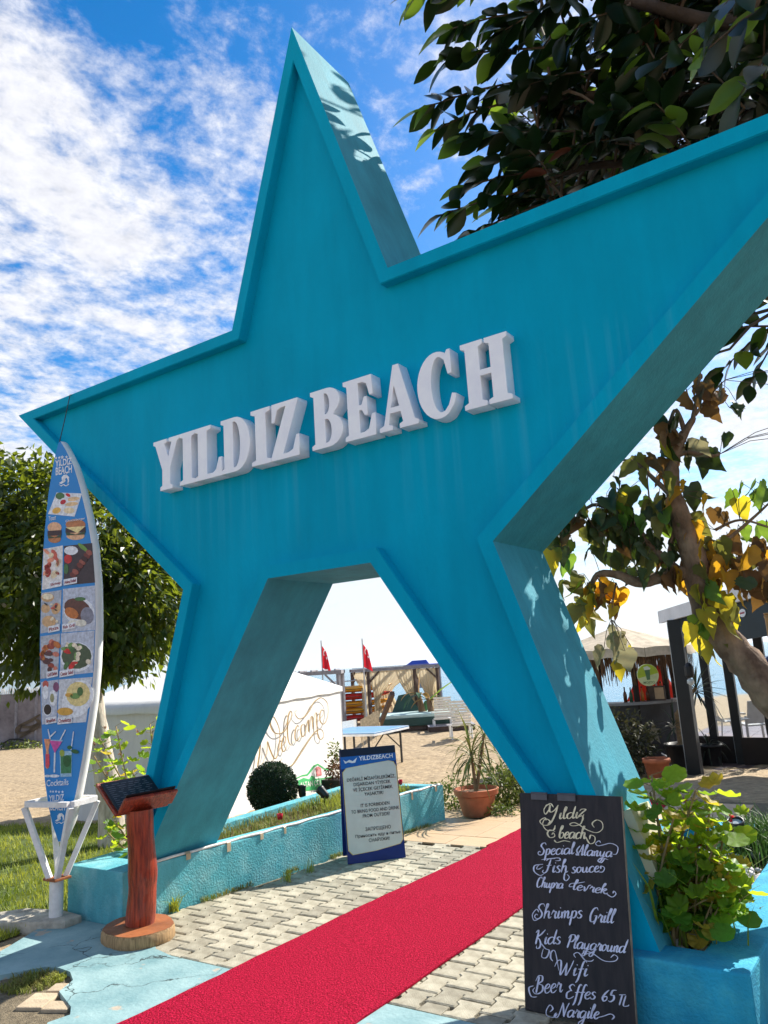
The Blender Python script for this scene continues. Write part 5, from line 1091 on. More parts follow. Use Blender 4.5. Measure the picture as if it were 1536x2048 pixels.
# ============================================================= table tennis table
TTB = mat('table_blue', (.13, .30, .52), rough=.35, var=.06); TTE = mat('white_edge', (.75, .75, .75), rough=.5); DKST = mat('dark_steel', (.02, .02, .022), rough=.5)
tz = G((790, 1548)).z+.76
q = [on_z(p, tz) for p in ((808, 1452), (748, 1461))]; d = (q[0]-q[1]); 
c0 = q[1]; ex_ = Vector((d.x, d.y, 0)); 
near_l = on_z((748, 1466), tz); far_r = on_z((808, 1453), tz); near_far = on_z((690, 1463), tz)
u_ = (far_r-near_l); u_.z = 0; u_.normalize(); v__ = Vector((-u_.y, u_.x, 0))
v__ = v__ if (near_far-near_l).dot(v__) > 0 else -v__
tt = thing('table_tennis_table', 'light blue table tennis table with net on the sand behind the notice board', 'table', (near_l.x, near_l.y, tz-.76))
LT, WT = 2.74, 1.525
C4 = lambda a, b2, z: near_l+u_*a+v__*b2+Vector((0, 0, z-near_l.z))
LEN = (far_r-near_l).length
along, across = (u_, v__) 
for a0, a1 in ((0, .76), (.765, WT)):
    pass
part(tt, 'top', MB().slab([C4(0, 0, tz), C4(WT, 0, tz), C4(WT, LT, tz), C4(0, LT, tz)], (0, 0, -.02)), TTB)
part(tt, 'apron', MB().slab([C4(0, -.004, tz-.022), C4(WT, -.004, tz-.022), C4(WT, LT, tz-.022), C4(0, LT, tz-.022)], (0, 0, -.04)), TTE)
for a, b2, c_, d2 in ((0, 0, WT, .02), (0, LT-.02, WT, LT), (0, .02, .02, LT-.02), (WT-.02, .02, WT, LT-.02), (WT/2-.0015*2, .02, WT/2+.003, LT-.02)):
    part(tt, 'line', MB().slab([C4(a, b2, tz+.0025), C4(c_, b2, tz+.0025), C4(c_, d2, tz+.0025), C4(a, d2, tz+.0025)], (0, 0, -.002)), TTE)
NETM = mat('net_mesh', (.62, .60, .55), rough=.8, var=.2, scale=60)
part(tt, 'net', MB().slab([C4(-.12, LT/2, tz+.003), C4(WT+.12, LT/2, tz+.003), C4(WT+.12, LT/2, tz+.155), C4(-.12, LT/2, tz+.155)], v__*.006), NETM)
for a in (-.12, WT+.12): part(tt, 'net_post', MB().tube([C4(a, LT/2, tz-.05), C4(a, LT/2, tz+.16)], .012, 8), DKST)
for a, b2 in ((.08, .18), (WT-.08, .18), (.08, LT-.18), (WT-.08, LT-.18), (.25, LT/2-.12), (WT-.25, LT/2-.12), (.25, LT/2+.12), (WT-.25, LT/2+.12)):
    p = C4(a, b2, tz-.06); part(tt, 'leg', sq(MB(), p, (p.x, p.y, height(p.x, p.y)-.02), .035), DKST)
for b2 in (.18, LT-.18):
    p, p2 = C4(WT/2, b2, tz-.06), C4(.08, b2, tz-.45); part(tt, 'brace', sq(MB(), p, p2, .02), DKST); part(tt, 'brace', sq(MB(), p, C4(WT-.08, b2, tz-.45), .02), DKST)
# ============================================================= kayak rack and kayaks
YK = mat('yellow_kayak', (.72, .34, .015), rough=.35, var=.12, scale=1.5, spec=.5); OK_ = mat('orange_kayak', (.75, .22, .015), rough=.35, var=.15, scale=1.5, spec=.5, col2=(.75, .40, .02)); RK = mat('red_kayak', (.55, .02, .015), rough=.35, var=.12, scale=1.5, spec=.5)
kd = dist2(G((720, 1446))); kg = G((715, 1446)).z
kr = thing('kayak_rack', 'grey steel rack carrying the stacked kayaks between tent and cabana', 'rack', tuple(G((700, 1446))))
posts = [on_dist((x, 1440), kd) for x in (620, 692, 728)]
for p in posts: part(kr, 'post', MB().tube([(p.x, p.y, kg-.05), (p.x, p.y, 1.15)], .025, 8), POLE)
kt = (posts[2]-posts[0]); kt.z = 0; kt.normalize(); kn = Vector((kt.y, -kt.x, 0)).normalized()
if kn.dot(CAM-posts[0]) < 0: kn = -kn
part(kr, 'beam', MB().tube([(posts[0].x, posts[0].y, 1.12), (posts[2].x, posts[2].y, 1.12)], .02, 8), POLE)
def kayak(cpx, m, label):
    c = on_dist(cpx, kd-.35); t = thing('kayak', label, 'kayak', tuple(c), 'kayaks stacked on the rack')
    k = 15; pts, rd = [], []; mb = MB()
    for i in range(k):
        s = i/(k-1); x = (s-.62)*3.1; rr_ = .34*max(.03, (1-abs(2*s-1)**2.6))**.6; pts.append((c+kt*x+Vector((0, 0, .10*(abs(2*s-1)**3)))) ); rd.append(rr_)
    mb.tube(pts, rd, 14, squash=.36)
    part(t, 'hull', mb, m, smooth=True)
    part(t, 'seat', MB().tube([c+kt*(-.45)+Vector((0, 0, .07)), c+kt*.15+Vector((0, 0, .07))], [.18, .2], 10, squash=.25), BLKP, smooth=True)
    part(t, 'rub_strip', MB().tube([p+kn*r_*.99 for p, r_ in zip(pts, rd)], .012, 6), DKL)
for y, m, lab in ((1377, YK, 'yellow kayak, topmost on the rack'), (1392, RK, 'red kayak, second from the top of the rack'), (1407, YK, 'yellow kayak in the middle of the rack'), (1420.5, OK_, 'orange-yellow kayak, second from the bottom of the rack'), (1435, RK, 'red kayak, lowest on the rack')):
    kayak((722, y), m, lab)
    for p in posts:
        z_ = on_dist((p.x*0+722, y+7), kd).z; part(kr, 'arm', sq(MB(), Vector((p.x, p.y, z_-.03)), Vector((p.x, p.y, z_-.03))+kn*.75, .03), POLE)
# ============================================================= flags
FLAGR = mat('red_flag', (.55, .012, .03), rough=.8, var=.1, trans=.3, tcol=(.7, .02, .03)); FLAGW = mat('flag_white', (.8, .8, .8), rough=.8, trans=.3, tcol=(.8, .8, .8))
def flag(topx, basex, dist_, label):
    top = on_dist(topx, dist_); t = thing('flagpole', label, 'flag', (top.x, top.y, height(top.x, top.y)), 'red flags on thin poles')
    part(t, 'pole', MB().tube([(top.x, top.y, height(top.x, top.y)-.05), tuple(top)], [.028, .02], 8), POLE)
    vs = []; w, h = .30, .78; dx = Vector((_r.x, _r.y, 0)).normalized()
    for j in range(11):
        for i in range(7):
            s, u2 = i/6, j/10; vs.append(top+Vector((0, 0, -.15-h*u2-.25*s*(1-u2*.3)))+dx*(w*s*(.55+.45*u2))+Vector((-dx.y, dx.x, 0))*(.06*math.sin(s*7+u2*3)))
    part(t, 'cloth', MB().add(vs, [(j*7+i, j*7+i+1, (j+1)*7+i+1, (j+1)*7+i) for j in range(10) for i in range(6)]), FLAGR, smooth=True)
    c = top+Vector((0, 0, -.15-h*.38))+dx*(w*.40)-Vector((_w.x, _w.y, 0))*.09
    ring = [c+(dx*math.cos(a)*.5+Vector((0, 0, math.sin(a))))*.12 for a in [i*.4 for i in range(11)]]; ring2 = [c+dx*.012+(dx*math.cos(a)*.5+Vector((0, 0, math.sin(a))))*.085 for a in [i*.4 for i in range(11)]]
    part(t, 'crescent', MB().add(ring+ring2, [(i, i+1, 12+i, 11+i) for i in range(10)]), FLAGW)
    part(t, 'star', MB().slab([c+dx*.06+Vector((0, 0, -.17))+(dx*.6*math.sin(i*math.pi/5)+Vector((0, 0, math.cos(i*math.pi/5))))*(.06 if i % 2 == 0 else .025) for i in range(10)], dx.cross(Vector((0, 0, 1)))*.004), FLAGW)
flag((642, 1281), 0, 27, 'red crescent flag on a thin pole behind the tent roof, left of two'); flag((724, 1277), 0, 26, 'red crescent flag on a thin pole by the kayaks, right of two')
# ============================================================= beach cabana with curtains
DWOOD = mat('weathered_dark_wood', (.085, .055, .045), rough=.8, var=.3, scale=8, bump=.3); CURT = mat('cream_curtain', (.66, .57, .40), rough=.9, var=.1, scale=2, trans=.35, tcol=(.7, .6, .42), stretch=(4, 4, .4)); GREYW = mat('weathered_grey_wood', (.25, .24, .26), rough=.9, var=.2, scale=9)
cdst = dist2(G((775, 1448))); cz = G((775, 1448)).z
cab = thing('beach_cabana', 'dark timber beach cabana with gathered cream curtains', 'cabana', tuple(G((800, 1446))))
f1, f2 = on_dist((776, 1440), cdst), on_dist((868, 1440), cdst*1.02); b1_ = on_dist((745, 1438), cdst*1.10); 
f1.z = f2.z = 0; across_ = (f2-f1); back_ = Vector((-across_.y, across_.x, 0)).normalized()
if back_.dot(f1-CAM) < 0: back_ = -back_
cztop = on_dist((745, 1338), cdst).z
W1 = on_dist((742, 1440), cdst); W1.z = 0; W2 = on_dist((882, 1440), cdst); W2.z = 0
crn = [W1, W2, W2+back_*2.3, W1+back_*2.3]
for p in crn+[(W1+W2)/2+(W2-W1)*.17]: part(cab, 'post', sq(MB(), Vector((p.x, p.y, cz-.05)), Vector((p.x, p.y, cztop-.09)), .10), DWOOD)
for i in range(4):
    a, b2 = crn[i], crn[(i+1) % 4]; d = (b2-a).normalized(); part(cab, 'beam', sq(MB(), Vector((a.x, a.y, cztop-.03))-d*.1, Vector((b2.x, b2.y, cztop-.03))+d*.1, .11), GREYW)
    part(cab, 'knee_brace', sq(MB(), Vector((a.x, a.y, cztop-.50)), Vector((a.x, a.y, cztop-.09))+d*.40, .06), DWOOD); part(cab, 'knee_brace', sq(MB(), Vector((b2.x, b2.y, cztop-.50)), Vector((b2.x, b2.y, cztop-.09))-d*.40, .06), DWOOD)
for i in range(6):
    t = i/5; a, b2 = crn[0]*(1-t)+crn[1]*t, crn[3]*(1-t)+crn[2]*t; part(cab, 'roof_slat', MB().slab([Vector((a.x, a.y, cztop+.04)), Vector((a.x+.25, a.y, cztop+.04)), Vector((b2.x+.25, b2.y, cztop+.04)), Vector((b2.x, b2.y, cztop+.04))], (0, 0, .02)), GREYW)
def curtain(a, b2, gather, label_, z0_=None, tie=.45, seed=0):
    """hung between a and b2, pulled towards `gather` (0..1) at its tie height"""
    vs = []; nx, nz = 26, 14; d = b2-a; nr_ = Vector((d.y, -d.x, 0)).normalized(); zt = cztop-.1; zb_ = z0_ if z0_ is not None else cz+.1
    for j in range(nz+1):
        s = j/nz; pull = sstep(0, tie, s) if s < tie else 1-.35*sstep(tie, 1, s)
        for i in range(nx+1):
            t = i/nx; x = t*(1-pull*.78)+gather*pull*.78; w = .05*math.sin(t*38+seed)*(.4+pull)+.02*math.sin(t*71)
            vs.append(a+d*x+nr_*w+Vector((0, 0, zt+(zb_-zt)*s)))
    part(cab, 'curtain', MB().add(vs, [(j*(nx+1)+i, j*(nx+1)+i+1, (j+1)*(nx+1)+i+1, (j+1)*(nx+1)+i) for j in range(nz) for i in range(nx)]), CURT, smooth=True)
Wm = W1+(W2-W1)*.40; Wn = W1+(W2-W1)*.67
curtain(W1+(W2-W1)*.02, Wm, .15, '', seed=1, tie=.6); curtain(Wm, Wn, .9, '', seed=2, tie=.75); curtain(Wn+(W2-W1)*.02, W2, .55, '', seed=3, tie=.7); curtain(crn[3], crn[0], .85, '', seed=4); curtain(crn[2], crn[3], .5, '', seed=5); curtain(crn[1], crn[2], .1, '', seed=6)
BLUEC = mat('blue_tarp', (.01, .06, .42), rough=.5, var=.1)
tw = on_dist((845, 1325), cdst*1.35); lt = thing('lifeguard_hut', 'blue roofed lookout hut showing above the cabana', 'hut', (tw.x, tw.y, height(tw.x, tw.y)))
part(lt, 'roof', MB().prism([(tw.x-.75, tw.y-.6), (tw.x+.75, tw.y-.6), (tw.x+.75, tw.y+.6), (tw.x-.75, tw.y+.6)], tw.z-.18, tw.z-.10), BLUEC)
part(lt, 'roof_cap', MB().add([(tw.x-.7, tw.y-.5, tw.z-.1), (tw.x+.7, tw.y-.5, tw.z-.1), (tw.x+.7, tw.y+.5, tw.z-.1), (tw.x-.7, tw.y+.5, tw.z-.1), (tw.x-.4, tw.y-.3, tw.z+.12), (tw.x+.4, tw.y-.3, tw.z+.12), (tw.x+.4, tw.y+.3, tw.z+.12), (tw.x-.4, tw.y+.3, tw.z+.12)], [(0, 1, 5, 4), (1, 2, 6, 5), (2, 3, 7, 6), (3, 0, 4, 7), (4, 5, 6, 7)]), BLUEC)
for dx, dy in ((-.65, -.5), (.65, -.5), (.65, .5), (-.65, .5)): part(lt, 'post', sq(MB(), Vector((tw.x+dx, tw.y+dy, height(tw.x, tw.y)-.1)), Vector((tw.x+dx, tw.y+dy, tw.z-.18)), .08), GREYW)
part(lt, 'wall', MB().box((tw.x-.6, tw.y-.45, tw.z-1.2), (tw.x+.6, tw.y+.45, tw.z-.7)), GREYW)
# ---- second pergola behind the tent
pd_ = 25.0; pt_ = on_dist((676, 1340), pd_); pg = thing('pergola', 'dark timber pergola corner rising behind the tent roof', 'pergola', (pt_.x, pt_.y, height(pt_.x, pt_.y)))
dxp = Vector((_r.x, _r.y, 0)).normalized(); dyp = Vector((-dxp.y, dxp.x, 0))
for a in (0, -2.4):
    for b2 in (0, 2.4): p = pt_+dxp*a+dyp*b2; part(pg, 'post', sq(MB(), Vector((p.x, p.y, height(p.x, p.y)-.1)), Vector((p.x, p.y, pt_.z-.12)), .10), GREYW)
for b2 in (0, 2.4): part(pg, 'beam', sq(MB(), pt_+dxp*.1+dyp*b2+Vector((0, 0, -.06)), pt_-dxp*2.5+dyp*b2+Vector((0, 0, -.06)), .12), GREYW)
for a in (0, -2.4): part(pg, 'beam', sq(MB(), pt_+dxp*a+dyp*.07+Vector((0, 0, -.06)), pt_+dxp*a+dyp*2.33+Vector((0, 0, -.06)), .12), GREYW)
part(pg, 'knee_brace', sq(MB(), pt_+Vector((0, 0, -.55)), pt_-dxp*.42+Vector((0, 0, -.12)), .06), GREYW)
for i in range(7): part(pg, 'roof_slat', sq(MB(), pt_-dxp*(.1+.38*i)+Vector((0, 0, .02)), pt_-dxp*(.1+.38*i)+dyp*2.4+Vector((0, 0, .02)), .05), GREYW)
# ============================================================= daybed, hammock, banana, loungers
DGREEN = mat('dark_green_boat', (.015, .06, .05), rough=.5, var=.2, scale=2); PALEB = mat('pale_mint_pad', (.42, .56, .53), rough=.8, var=.1)
dbp = G((835, 1462)); db = thing('daybed', 'low dark green daybed with pale mint cushion under the cabana', 'daybed', tuple(dbp))
dxx = Vector((_r.x, _r.y, 0)).normalized(); dyy = Vector((-dxx.y, dxx.x, 0)); dbz = dbp.z
def obox(c, hx, hy, z0_, z1_, name, m, root, bev=.02, under=None): return part(root, name, MB().slab([c+dxx*a+dyy*b2+Vector((0, 0, z0_-c.z)) for a, b2 in ((-hx, -hy), (hx, -hy), (hx, hy), (-hx, hy))], (0, 0, z1_-z0_)), m, under=under, bev=bev)
obox(dbp+dyy*.8, 1.15, .8, dbz+.02, dbz+.16, 'plinth', DWOOD, db); obox(dbp+dyy*.8, 1.2, .85, dbz+.16, dbz+.40, 'frame', DGREEN, db); obox(dbp+dyy*.8, 1.15, .8, dbz+.40, dbz+.52, 'cushion', PALEB, db, .04)
part(db, 'backrest', MB().add([tuple(dbp+dyy*1.55+dxx*a+Vector((0, 0, z))) for a, z in ((-.75, .5), (-.5, 1.05), (-.15, 1.1), (.2, .5))]+[tuple(dbp+dyy*1.75+dxx*a+Vector((0, 0, z))) for a, z in ((-.75, .5), (-.5, 1.05), (-.15, 1.1), (.2, .5))], [(0, 1, 2, 3), (4, 7, 6, 5), (0, 4, 5, 1), (1, 5, 6, 2), (2, 6, 7, 3), (0, 3, 7, 4)]), DGREEN)
hm = thing('hammock', 'fringed rope hammock on a dark diagonal timber between tent and cabana', 'hammock', tuple(G((745, 1470))))
ha, hb_ = on_dist((720, 1440), 19.5), on_dist((782, 1405), 20.0)
ROPE = mat('rope_cream', (.58, .48, .32), rough=.95, var=.2, scale=20); 
part(hm, 'timber', sq(MB(), G((752, 1470)), on_dist((785, 1387), 20.4), .11), DWOOD)
vs = []; nx = 18
for i in range(nx+1):
    t = i/nx; p = ha*(1-t)+on_dist((757, 1420), 19.8)*t; vs.append(p); 
for i in range(nx+1):
    t = i/nx; p = ha*(1-t)+on_dist((757, 1420), 19.8)*t; vs.append(p+Vector((0, 0, -.33-.06*math.sin(t*30)-.12*math.sin(math.pi*t))))
part(hm, 'bed', MB().add(vs, [(i, i+1, nx+2+i, nx+1+i) for i in range(nx)]), ROPE)
for i in range(14):
    t = i/13; p = ha*(1-t)+on_dist((757, 1420), 19.8)*t; part(hm, 'fringe', MB().tube([p+Vector((0, 0, -.30)), p+Vector((.01, .02, -.62-.1*math.sin(i*2.1)))], [.018, .006], 5), ROPE)
# banana
BANL = mat('banana_leaf', (.16, .32, .03), rough=.5, var=.25, scale=2, trans=.5, tcol=(.40, .55, .04)); BAND = mat('banana_leaf_dark', (.03, .09, .03), rough=.5, var=.3, trans=.2); BANS = mat('banana_stem', (.22, .13, .07), rough=.9, var=.4, scale=6, bump=.5, stretch=(4, 4, .6)); BANDRY = mat('banana_dry', (.35, .20, .07), rough=.9, var=.4, trans=.2)
for base, hgt, seed_, lab in (((849, 1456), 1.15, 3, 'banana plant with a thick brown trunk and dry hanging leaves, left of two'), ((868, 1456), .95, 8, 'banana plant with one bright green upright leaf, right of two')):
    p = G(base); t = thing('banana_plant', lab, 'plant', tuple(p), 'banana plants by the daybed'); rg = random.Random(seed_)
    part(t, 'trunk', MB().tube([p+Vector((0, 0, -.05)), p+dxx*(-.05)+Vector((0, 0, hgt*.55)), p+dxx*(-.12)+Vector((0, 0, hgt))], [.16, .11, .06], 10), BANS, smooth=True)
    top = p+dxx*(-.1)+Vector((0, 0, hgt*.9))
    for i in range(6):
        a = rg.uniform(0, 6.28); strap_leaf(top, (math.cos(a)*.7, math.sin(a)*.7, rg.uniform(.2, .9)), rg.uniform(.6, .9), .22, rg.uniform(1.2, 2.4), BAND if i % 2 else BANDRY, t, fold=.12)
    if seed_ == 8:
        strap_leaf(top, tuple(dxx*.75+Vector((0, 0, .62))), 1.25, .34, .25, BANL, t, fold=.12); strap_leaf(top, tuple(-dxx*.8+Vector((0, 0, .6))), .8, .26, .5, BAND, t, fold=.12)
    else:
        strap_leaf(top, tuple(dxx*.1+Vector((0, 0, 1))), .8, .2, .2, BANDRY, t, fold=.2)
# white beach chairs seen past the right star leg
WPL = mat('white_plastic', (.75, .75, .72), rough=.4, var=.05)
def lounger(px, label, s=1.0):
    p = G(px); t = thing('beach_chair', label, 'chair', tuple(p), 'white beach chairs')
    X, Y, Z = dxx*s, dyy*s, Vector((0, 0, 1))*s
    for a, b2 in ((-.27, 0), (.27, 0), (-.27, .55), (.27, .55)): part(t, 'leg', sq(MB(), p+X*a+Y*b2, p+X*a+Y*b2+Z*.32, .04), WPL)
    for a in (-.29, .29): part(t, 'armrest', MB().slab([p+X*(a-.03)+Y*(-.05)+Z*.55, p+X*(a+.03)+Y*(-.05)+Z*.55, p+X*(a+.03)+Y*.6+Z*.52, p+X*(a-.03)+Y*.6+Z*.52], Z*.03), WPL)
    for i in range(7): part(t, 'seat_slat', MB().slab([p+X*-.26+Y*(i*.08)+Z*.34, p+X*.26+Y*(i*.08)+Z*.34, p+X*.26+Y*(i*.08+.06)+Z*.335, p+X*-.26+Y*(i*.08+.06)+Z*.335], Z*.02), WPL)
    for i in range(9): part(t, 'back_slat', MB().slab([p+X*-.26+Y*(-.03-.03*i)+Z*(.36+i*.075), p+X*.26+Y*(-.03-.03*i)+Z*(.36+i*.075), p+X*.26+Y*(-.045-.03*i)+Z*(.42+i*.075), p+X*-.26+Y*(-.045-.03*i)+Z*(.42+i*.075)], Y*.02), WPL)
lounger((925, 1478), 'white slatted beach chair half hidden by the right star leg', 1.0); lounger((888, 1462), 'white slatted beach chair further off beside the banana plants', 1.0)
# dark timber beds on the sand
for px, hw, lab in (((905, 1462), .7, 'low dark timber deck on the sand beside the banana plants'), ):
    p = G(px); t = thing('deck', lab, 'deck', tuple(p)); obox(p+dyy*.5, hw, .5, p.z, p.z+.14, 'frame', DWOOD, t); obox(p+dyy*.5, hw*1.02, .52, p.z+.14, p.z+.17, 'boards', GREYW, t)
# yellowish beach plants right of the banana
p = G((895, 1440)); o = leaf_cloud('beach_plants', 500, (p.x, p.y, p.z+.3), .55, .12, mat('beach_plant', (.25, .27, .06), trans=.3, var=.4, scale=3), None, (1.4, .8, .7), .1, nseed=31); tag(o, 'yellow-green beach plants right of the banana plants', 'plants'); o['kind'] = 'stuff'
# ============================================================= windbreak far left
wl0, wl1 = G((-90, 1503)), G((112, 1489)); WZ = on_dist((20, 1388), dist2(wl0*.5+wl1*.5)).z
wb = thing('windbreak', 'long dark grey panelled windbreak wall on the sand at far left', 'wall', tuple(wl0))
DGLS = mat('grey_panel', (.16, .14, .16), rough=.25, var=.35, scale=.9, col2=(.30, .27, .29)); d = wl1-wl0
for i in range(5):
    a, b2 = wl0+d*(i/5+.004), wl0+d*((i+1)/5-.004); part(wb, 'panel', MB().slab([(a.x, a.y, a.z), (b2.x, b2.y, b2.z), (b2.x, b2.y, WZ), (a.x, a.y, WZ)], (.0, .06, 0)), DGLS)
for i in range(6):
    a = wl0+d*(i/5); part(wb, 'post', sq(MB(), Vector((a.x, a.y-.03, a.z-.1)), Vector((a.x, a.y-.03, WZ+.05)), .07), GREYW)
for i in range(44):
    a = wl0+d*(i/44); part(wb, 'picket', MB().box((a.x, a.y+.01, WZ+.002), (a.x+.07, a.y+.04, WZ+.18+.05*math.sin(i*1.7)), 0), WPL)
wnv = Vector((d.y, -d.x, 0)).normalized()
def zl(x, y): return on_plane((x/6.98, 1340+y/6.98), wl0+wnv*.08, wnv)
for s in ([(560, 620), (440, 700), (300, 770), (240, 830), (270, 880), (400, 860), (520, 800), (540, 720), (480, 680)], [(270, 770), (400, 800), (540, 760)], [(270, 945), (400, 860), (480, 780), (560, 740)]):
    mb = MB(); ct = [0]; ribbon(mb, [zl(p.x, p.y) for p in spline(s, 8)], .16, wnv, ct, thin=.6); part(wb, 'painted_swirl', mb, DKL, fix=False)
hz = thing('hose', 'black hose lying along the foot of the windbreak', 'hose', tuple(zl(150, 1000)))
part(hz, 'tube', MB().tube([zl(x, y)+wnv*.3 for x, y in ((100, 1010), (180, 960), (300, 955), (430, 975), (600, 995))], .03, 8), BLKP, smooth=True)
bd = thing('border_plants', 'strip of small plants along the foot of the windbreak', 'plants', tuple(zl(300, 1040)))
p = zl(340, 1040)+wnv*.5; leaf_cloud('foliage', 500, tuple(p), 1.6, .12, LEAFG, bd, (1.1, .35, .12), .1, nseed=41)['kind'] = 'stuff'
# ============================================================= leaves and trees
def fold_leaf(name, outline, fold=.12, curl=.10, m=None):
    """outline: half widths [(t, w)] along a unit length leaf (x = along, y = across)"""
    vs, fs = [], []; k = len(outline)
    for t, w in outline:
        z = -curl*t*t
        vs += [(t, w, z+fold*w), (t, 0, z), (t, -w, z+fold*w)]
    for i in range(k-1):
        a = 3*i; fs += [(a, a+3, a+4, a+1), (a+1, a+4, a+5, a+2)]
    me = MB().add(vs, fs).mesh(name); me.polygons.foreach_set('use_smooth', [True]*len(me.polygons))
    if m: me.materials.append(m)
    return me
RUB = mat('rubber_leaf', (0.005, 0.018, 0.005), rough=.3, var=.3, scale=1.5, trans=.05, tcol=(.08, .18, .01), spec=.35, rnd=.5, hue=.02)
RUBL = mat('rubber_leaf_young', (0.05, 0.11, 0.015), rough=.35, var=.3, scale=1.5, trans=.32, tcol=(.30, .45, .03), spec=.5, rnd=.3)
RUBR = mat('rubber_leaf_red', (0.14, 0.035, 0.02), rough=.35, var=.3, scale=1.5, trans=.3, tcol=(.4, .12, .04), spec=.5, rnd=.3)
RO = [(0, .012), (.08, .06), (.25, .17), (.45, .215), (.65, .19), (.82, .12), (.94, .045), (1, .004)]
RUBM = [fold_leaf('leaf', RO, .25, c_, RUB) for c_ in (.05, .18, .30)]
RUBLM = fold_leaf('leaf', RO, .35, .12, RUBL); RUBRM = fold_leaf('leaf', RO, .5, .12, RUBR)
def leaf_matrix(p, d, nrm, s, ws=1.0):
    d = Vector(d).normalized(); y = Vector(nrm).cross(d)
    if y.length < 1e-4: y = Vector((1, 0, 0)).cross(d)
    y.normalize(); z = d.cross(y)
    return Matrix(((d.x*s, y.x*s*ws, z.x*s, p[0]), (d.y*s, y.y*s*ws, z.y*s, p[1]), (d.z*s, y.z*s*ws, z.z*s, p[2]), (0, 0, 0, 1)))
class Leaves:
    """first `cap` leaves become objects of their own, the rest one joined part"""
    def __init__(self, root, cap): self.root, self.cap, self.n, self.rest = root, cap, 0, {}
    def add(self, me, mw, force=False):
        mw = Matrix.Translation(-self.root.location) @ mw; self.n += 1
        if self.n <= self.cap or force:
            o = bpy.data.objects.new('leaf', me); col.objects.link(o); o.parent = self.root; o.matrix_local = mw
        else: self.rest.setdefault(me.materials[0].name, []).append((me, mw))
    def finish(self):
        for mn, L in self.rest.items():
            vs, fs = [], []
            for me, mw in L:
                b0 = len(vs); vs += [tuple(mw @ v_.co) for v_ in me.vertices]; fs += [tuple(i+b0 for i in p.vertices) for p in me.polygons]
            m = bpy.data.meshes.new('foliage'); m.from_pydata(vs, [], fs); m.polygons.foreach_set('use_smooth', [True]*len(m.polygons)); m.materials.append(bpy.data.materials[mn])
            o = bpy.data.objects.new('foliage', m); col.objects.link(o); o.parent = self.root; o['kind'] = 'stuff'
BARK = mat('grey_brown_bark', (0.17, 0.11, 0.07), rough=.95, var=.35, scale=7, bump=1.2, bscale=22, stretch=(3, 3, 1)); TWIG = mat('twig', (0.10, 0.07, 0.045), rough=.9, var=.3, scale=12)
rgt = random.Random(21)
rt = thing('rubber_tree', 'large rubber tree with glossy dark leaves overhanging the star from the right', 'tree', (4.3, 3.1, -.03))
RL = Leaves(rt, 300); LB = mat('rubber_limb_bark', (0.055, 0.040, 0.030), rough=.95, var=.3, scale=7, bump=1, bscale=22); RK_ = .89
tb = Vector((4.3, 3.1, -.05))
part(rt, 'trunk', MB().tube([tb, tb+Vector((-.05, 0, 1.2)), tb+Vector((-.2, -.1, 2.6)), tb+Vector((-.35, -.2, 3.9))], [.34, .27, .25, .21], 14, wob=.06), BARK, smooth=True)
crot = tb+Vector((-.35, -.2, 3.9))
limbs = []
def limb(pts, r0, r1):
    pts = [Vector(p) for p in spline(pts, 5)]; part(rt, 'limb', MB().tube(pts, [r0+(r1-r0)*i/(len(pts)-1) for i in range(len(pts))], 8, wob=.05), LB, smooth=True); limbs.extend(pts)
limb([crot, on_dist((1560, 250), 6.41), on_dist((1380, 200), 6.23), on_dist((1200, 190), 6.05), on_dist((1060, 200), 5.79)], .10, .018)
limb([crot, on_dist((1580, 100), 6.05), on_dist((1400, 40), 5.70), on_dist((1180, -20), 5.61), on_dist((1010, -60), 5.52)], .09, .018)
limb([crot, on_dist((1570, 380), 6.59), on_dist((1380, 330), 6.23), on_dist((1200, 330), 6.05), on_dist((1090, 360), 5.87)], .08, .015)
limb([crot, on_dist((1640, 560), 6.23), on_dist((1570, 610), 6.05)], .07, .02)
limb([crot, crot+Vector((-.2, -.6, 1.4)), on_dist((1620, -60), 4.6)], .10, .03)
limb([crot, crot+Vector((.6, .5, 1.6)), crot+Vector((.9, .8, 3.0))], .12, .04)
limb([crot, crot+Vector((.9, -.4, 1.2)), crot+Vector((1.7, -.8, 2.2))], .10, .04)
TWG = MB()
def leafy_twig(a, b2, n_, size, young=.10, red=.008, spread=1.0):
    """twig from a (base) to b2 (tip) with alternate leaves that hang a little"""
    a, b2 = Vector(a), Vector(b2); d = (b2-a); L = d.length; d.normalize(); near = min(limbs, key=lambda q: (q-a).length)
    TWG.tube([near, near*.4+a*.6+Vector((0, 0, .05)), a, a*.5+b2*.5+Vector((0, 0, .03)), b2], [.016, .013, .011, .008, .005], 5, cap=False)
    side = d.cross(Vector((0, 0, 1))).normalized()
    for i in range(n_):
        t = .12+.88*i/(n_-1); p = a+d*(L*t)+Vector((0, 0, .03*math.sin(math.pi*t))); s = 1 if i % 2 else -1; q = rgt.random()
        dirv = (d*(.45+.5*t)+side*s*(.75*spread*(1.15-t*.6))+Vector((0, 0, rgt.uniform(-.75, .15)))+Vector((rgt.gauss(0, .18), rgt.gauss(0, .18), rgt.gauss(0, .12)))).normalized()
        me = RUBLM if (q < young or (t > .9 and q < .4)) else (RUBRM if q > 1-red else RUBM[rgt.randrange(3)])
        nrm = (Vector((0, 0, 1))+Vector((rgt.gauss(0, .45), rgt.gauss(0, .45), 0))).normalized()
        RL.add(me, leaf_matrix(p, dirv, nrm, size*rgt.uniform(.75, 1.12), rgt.uniform(.95, 1.25)))
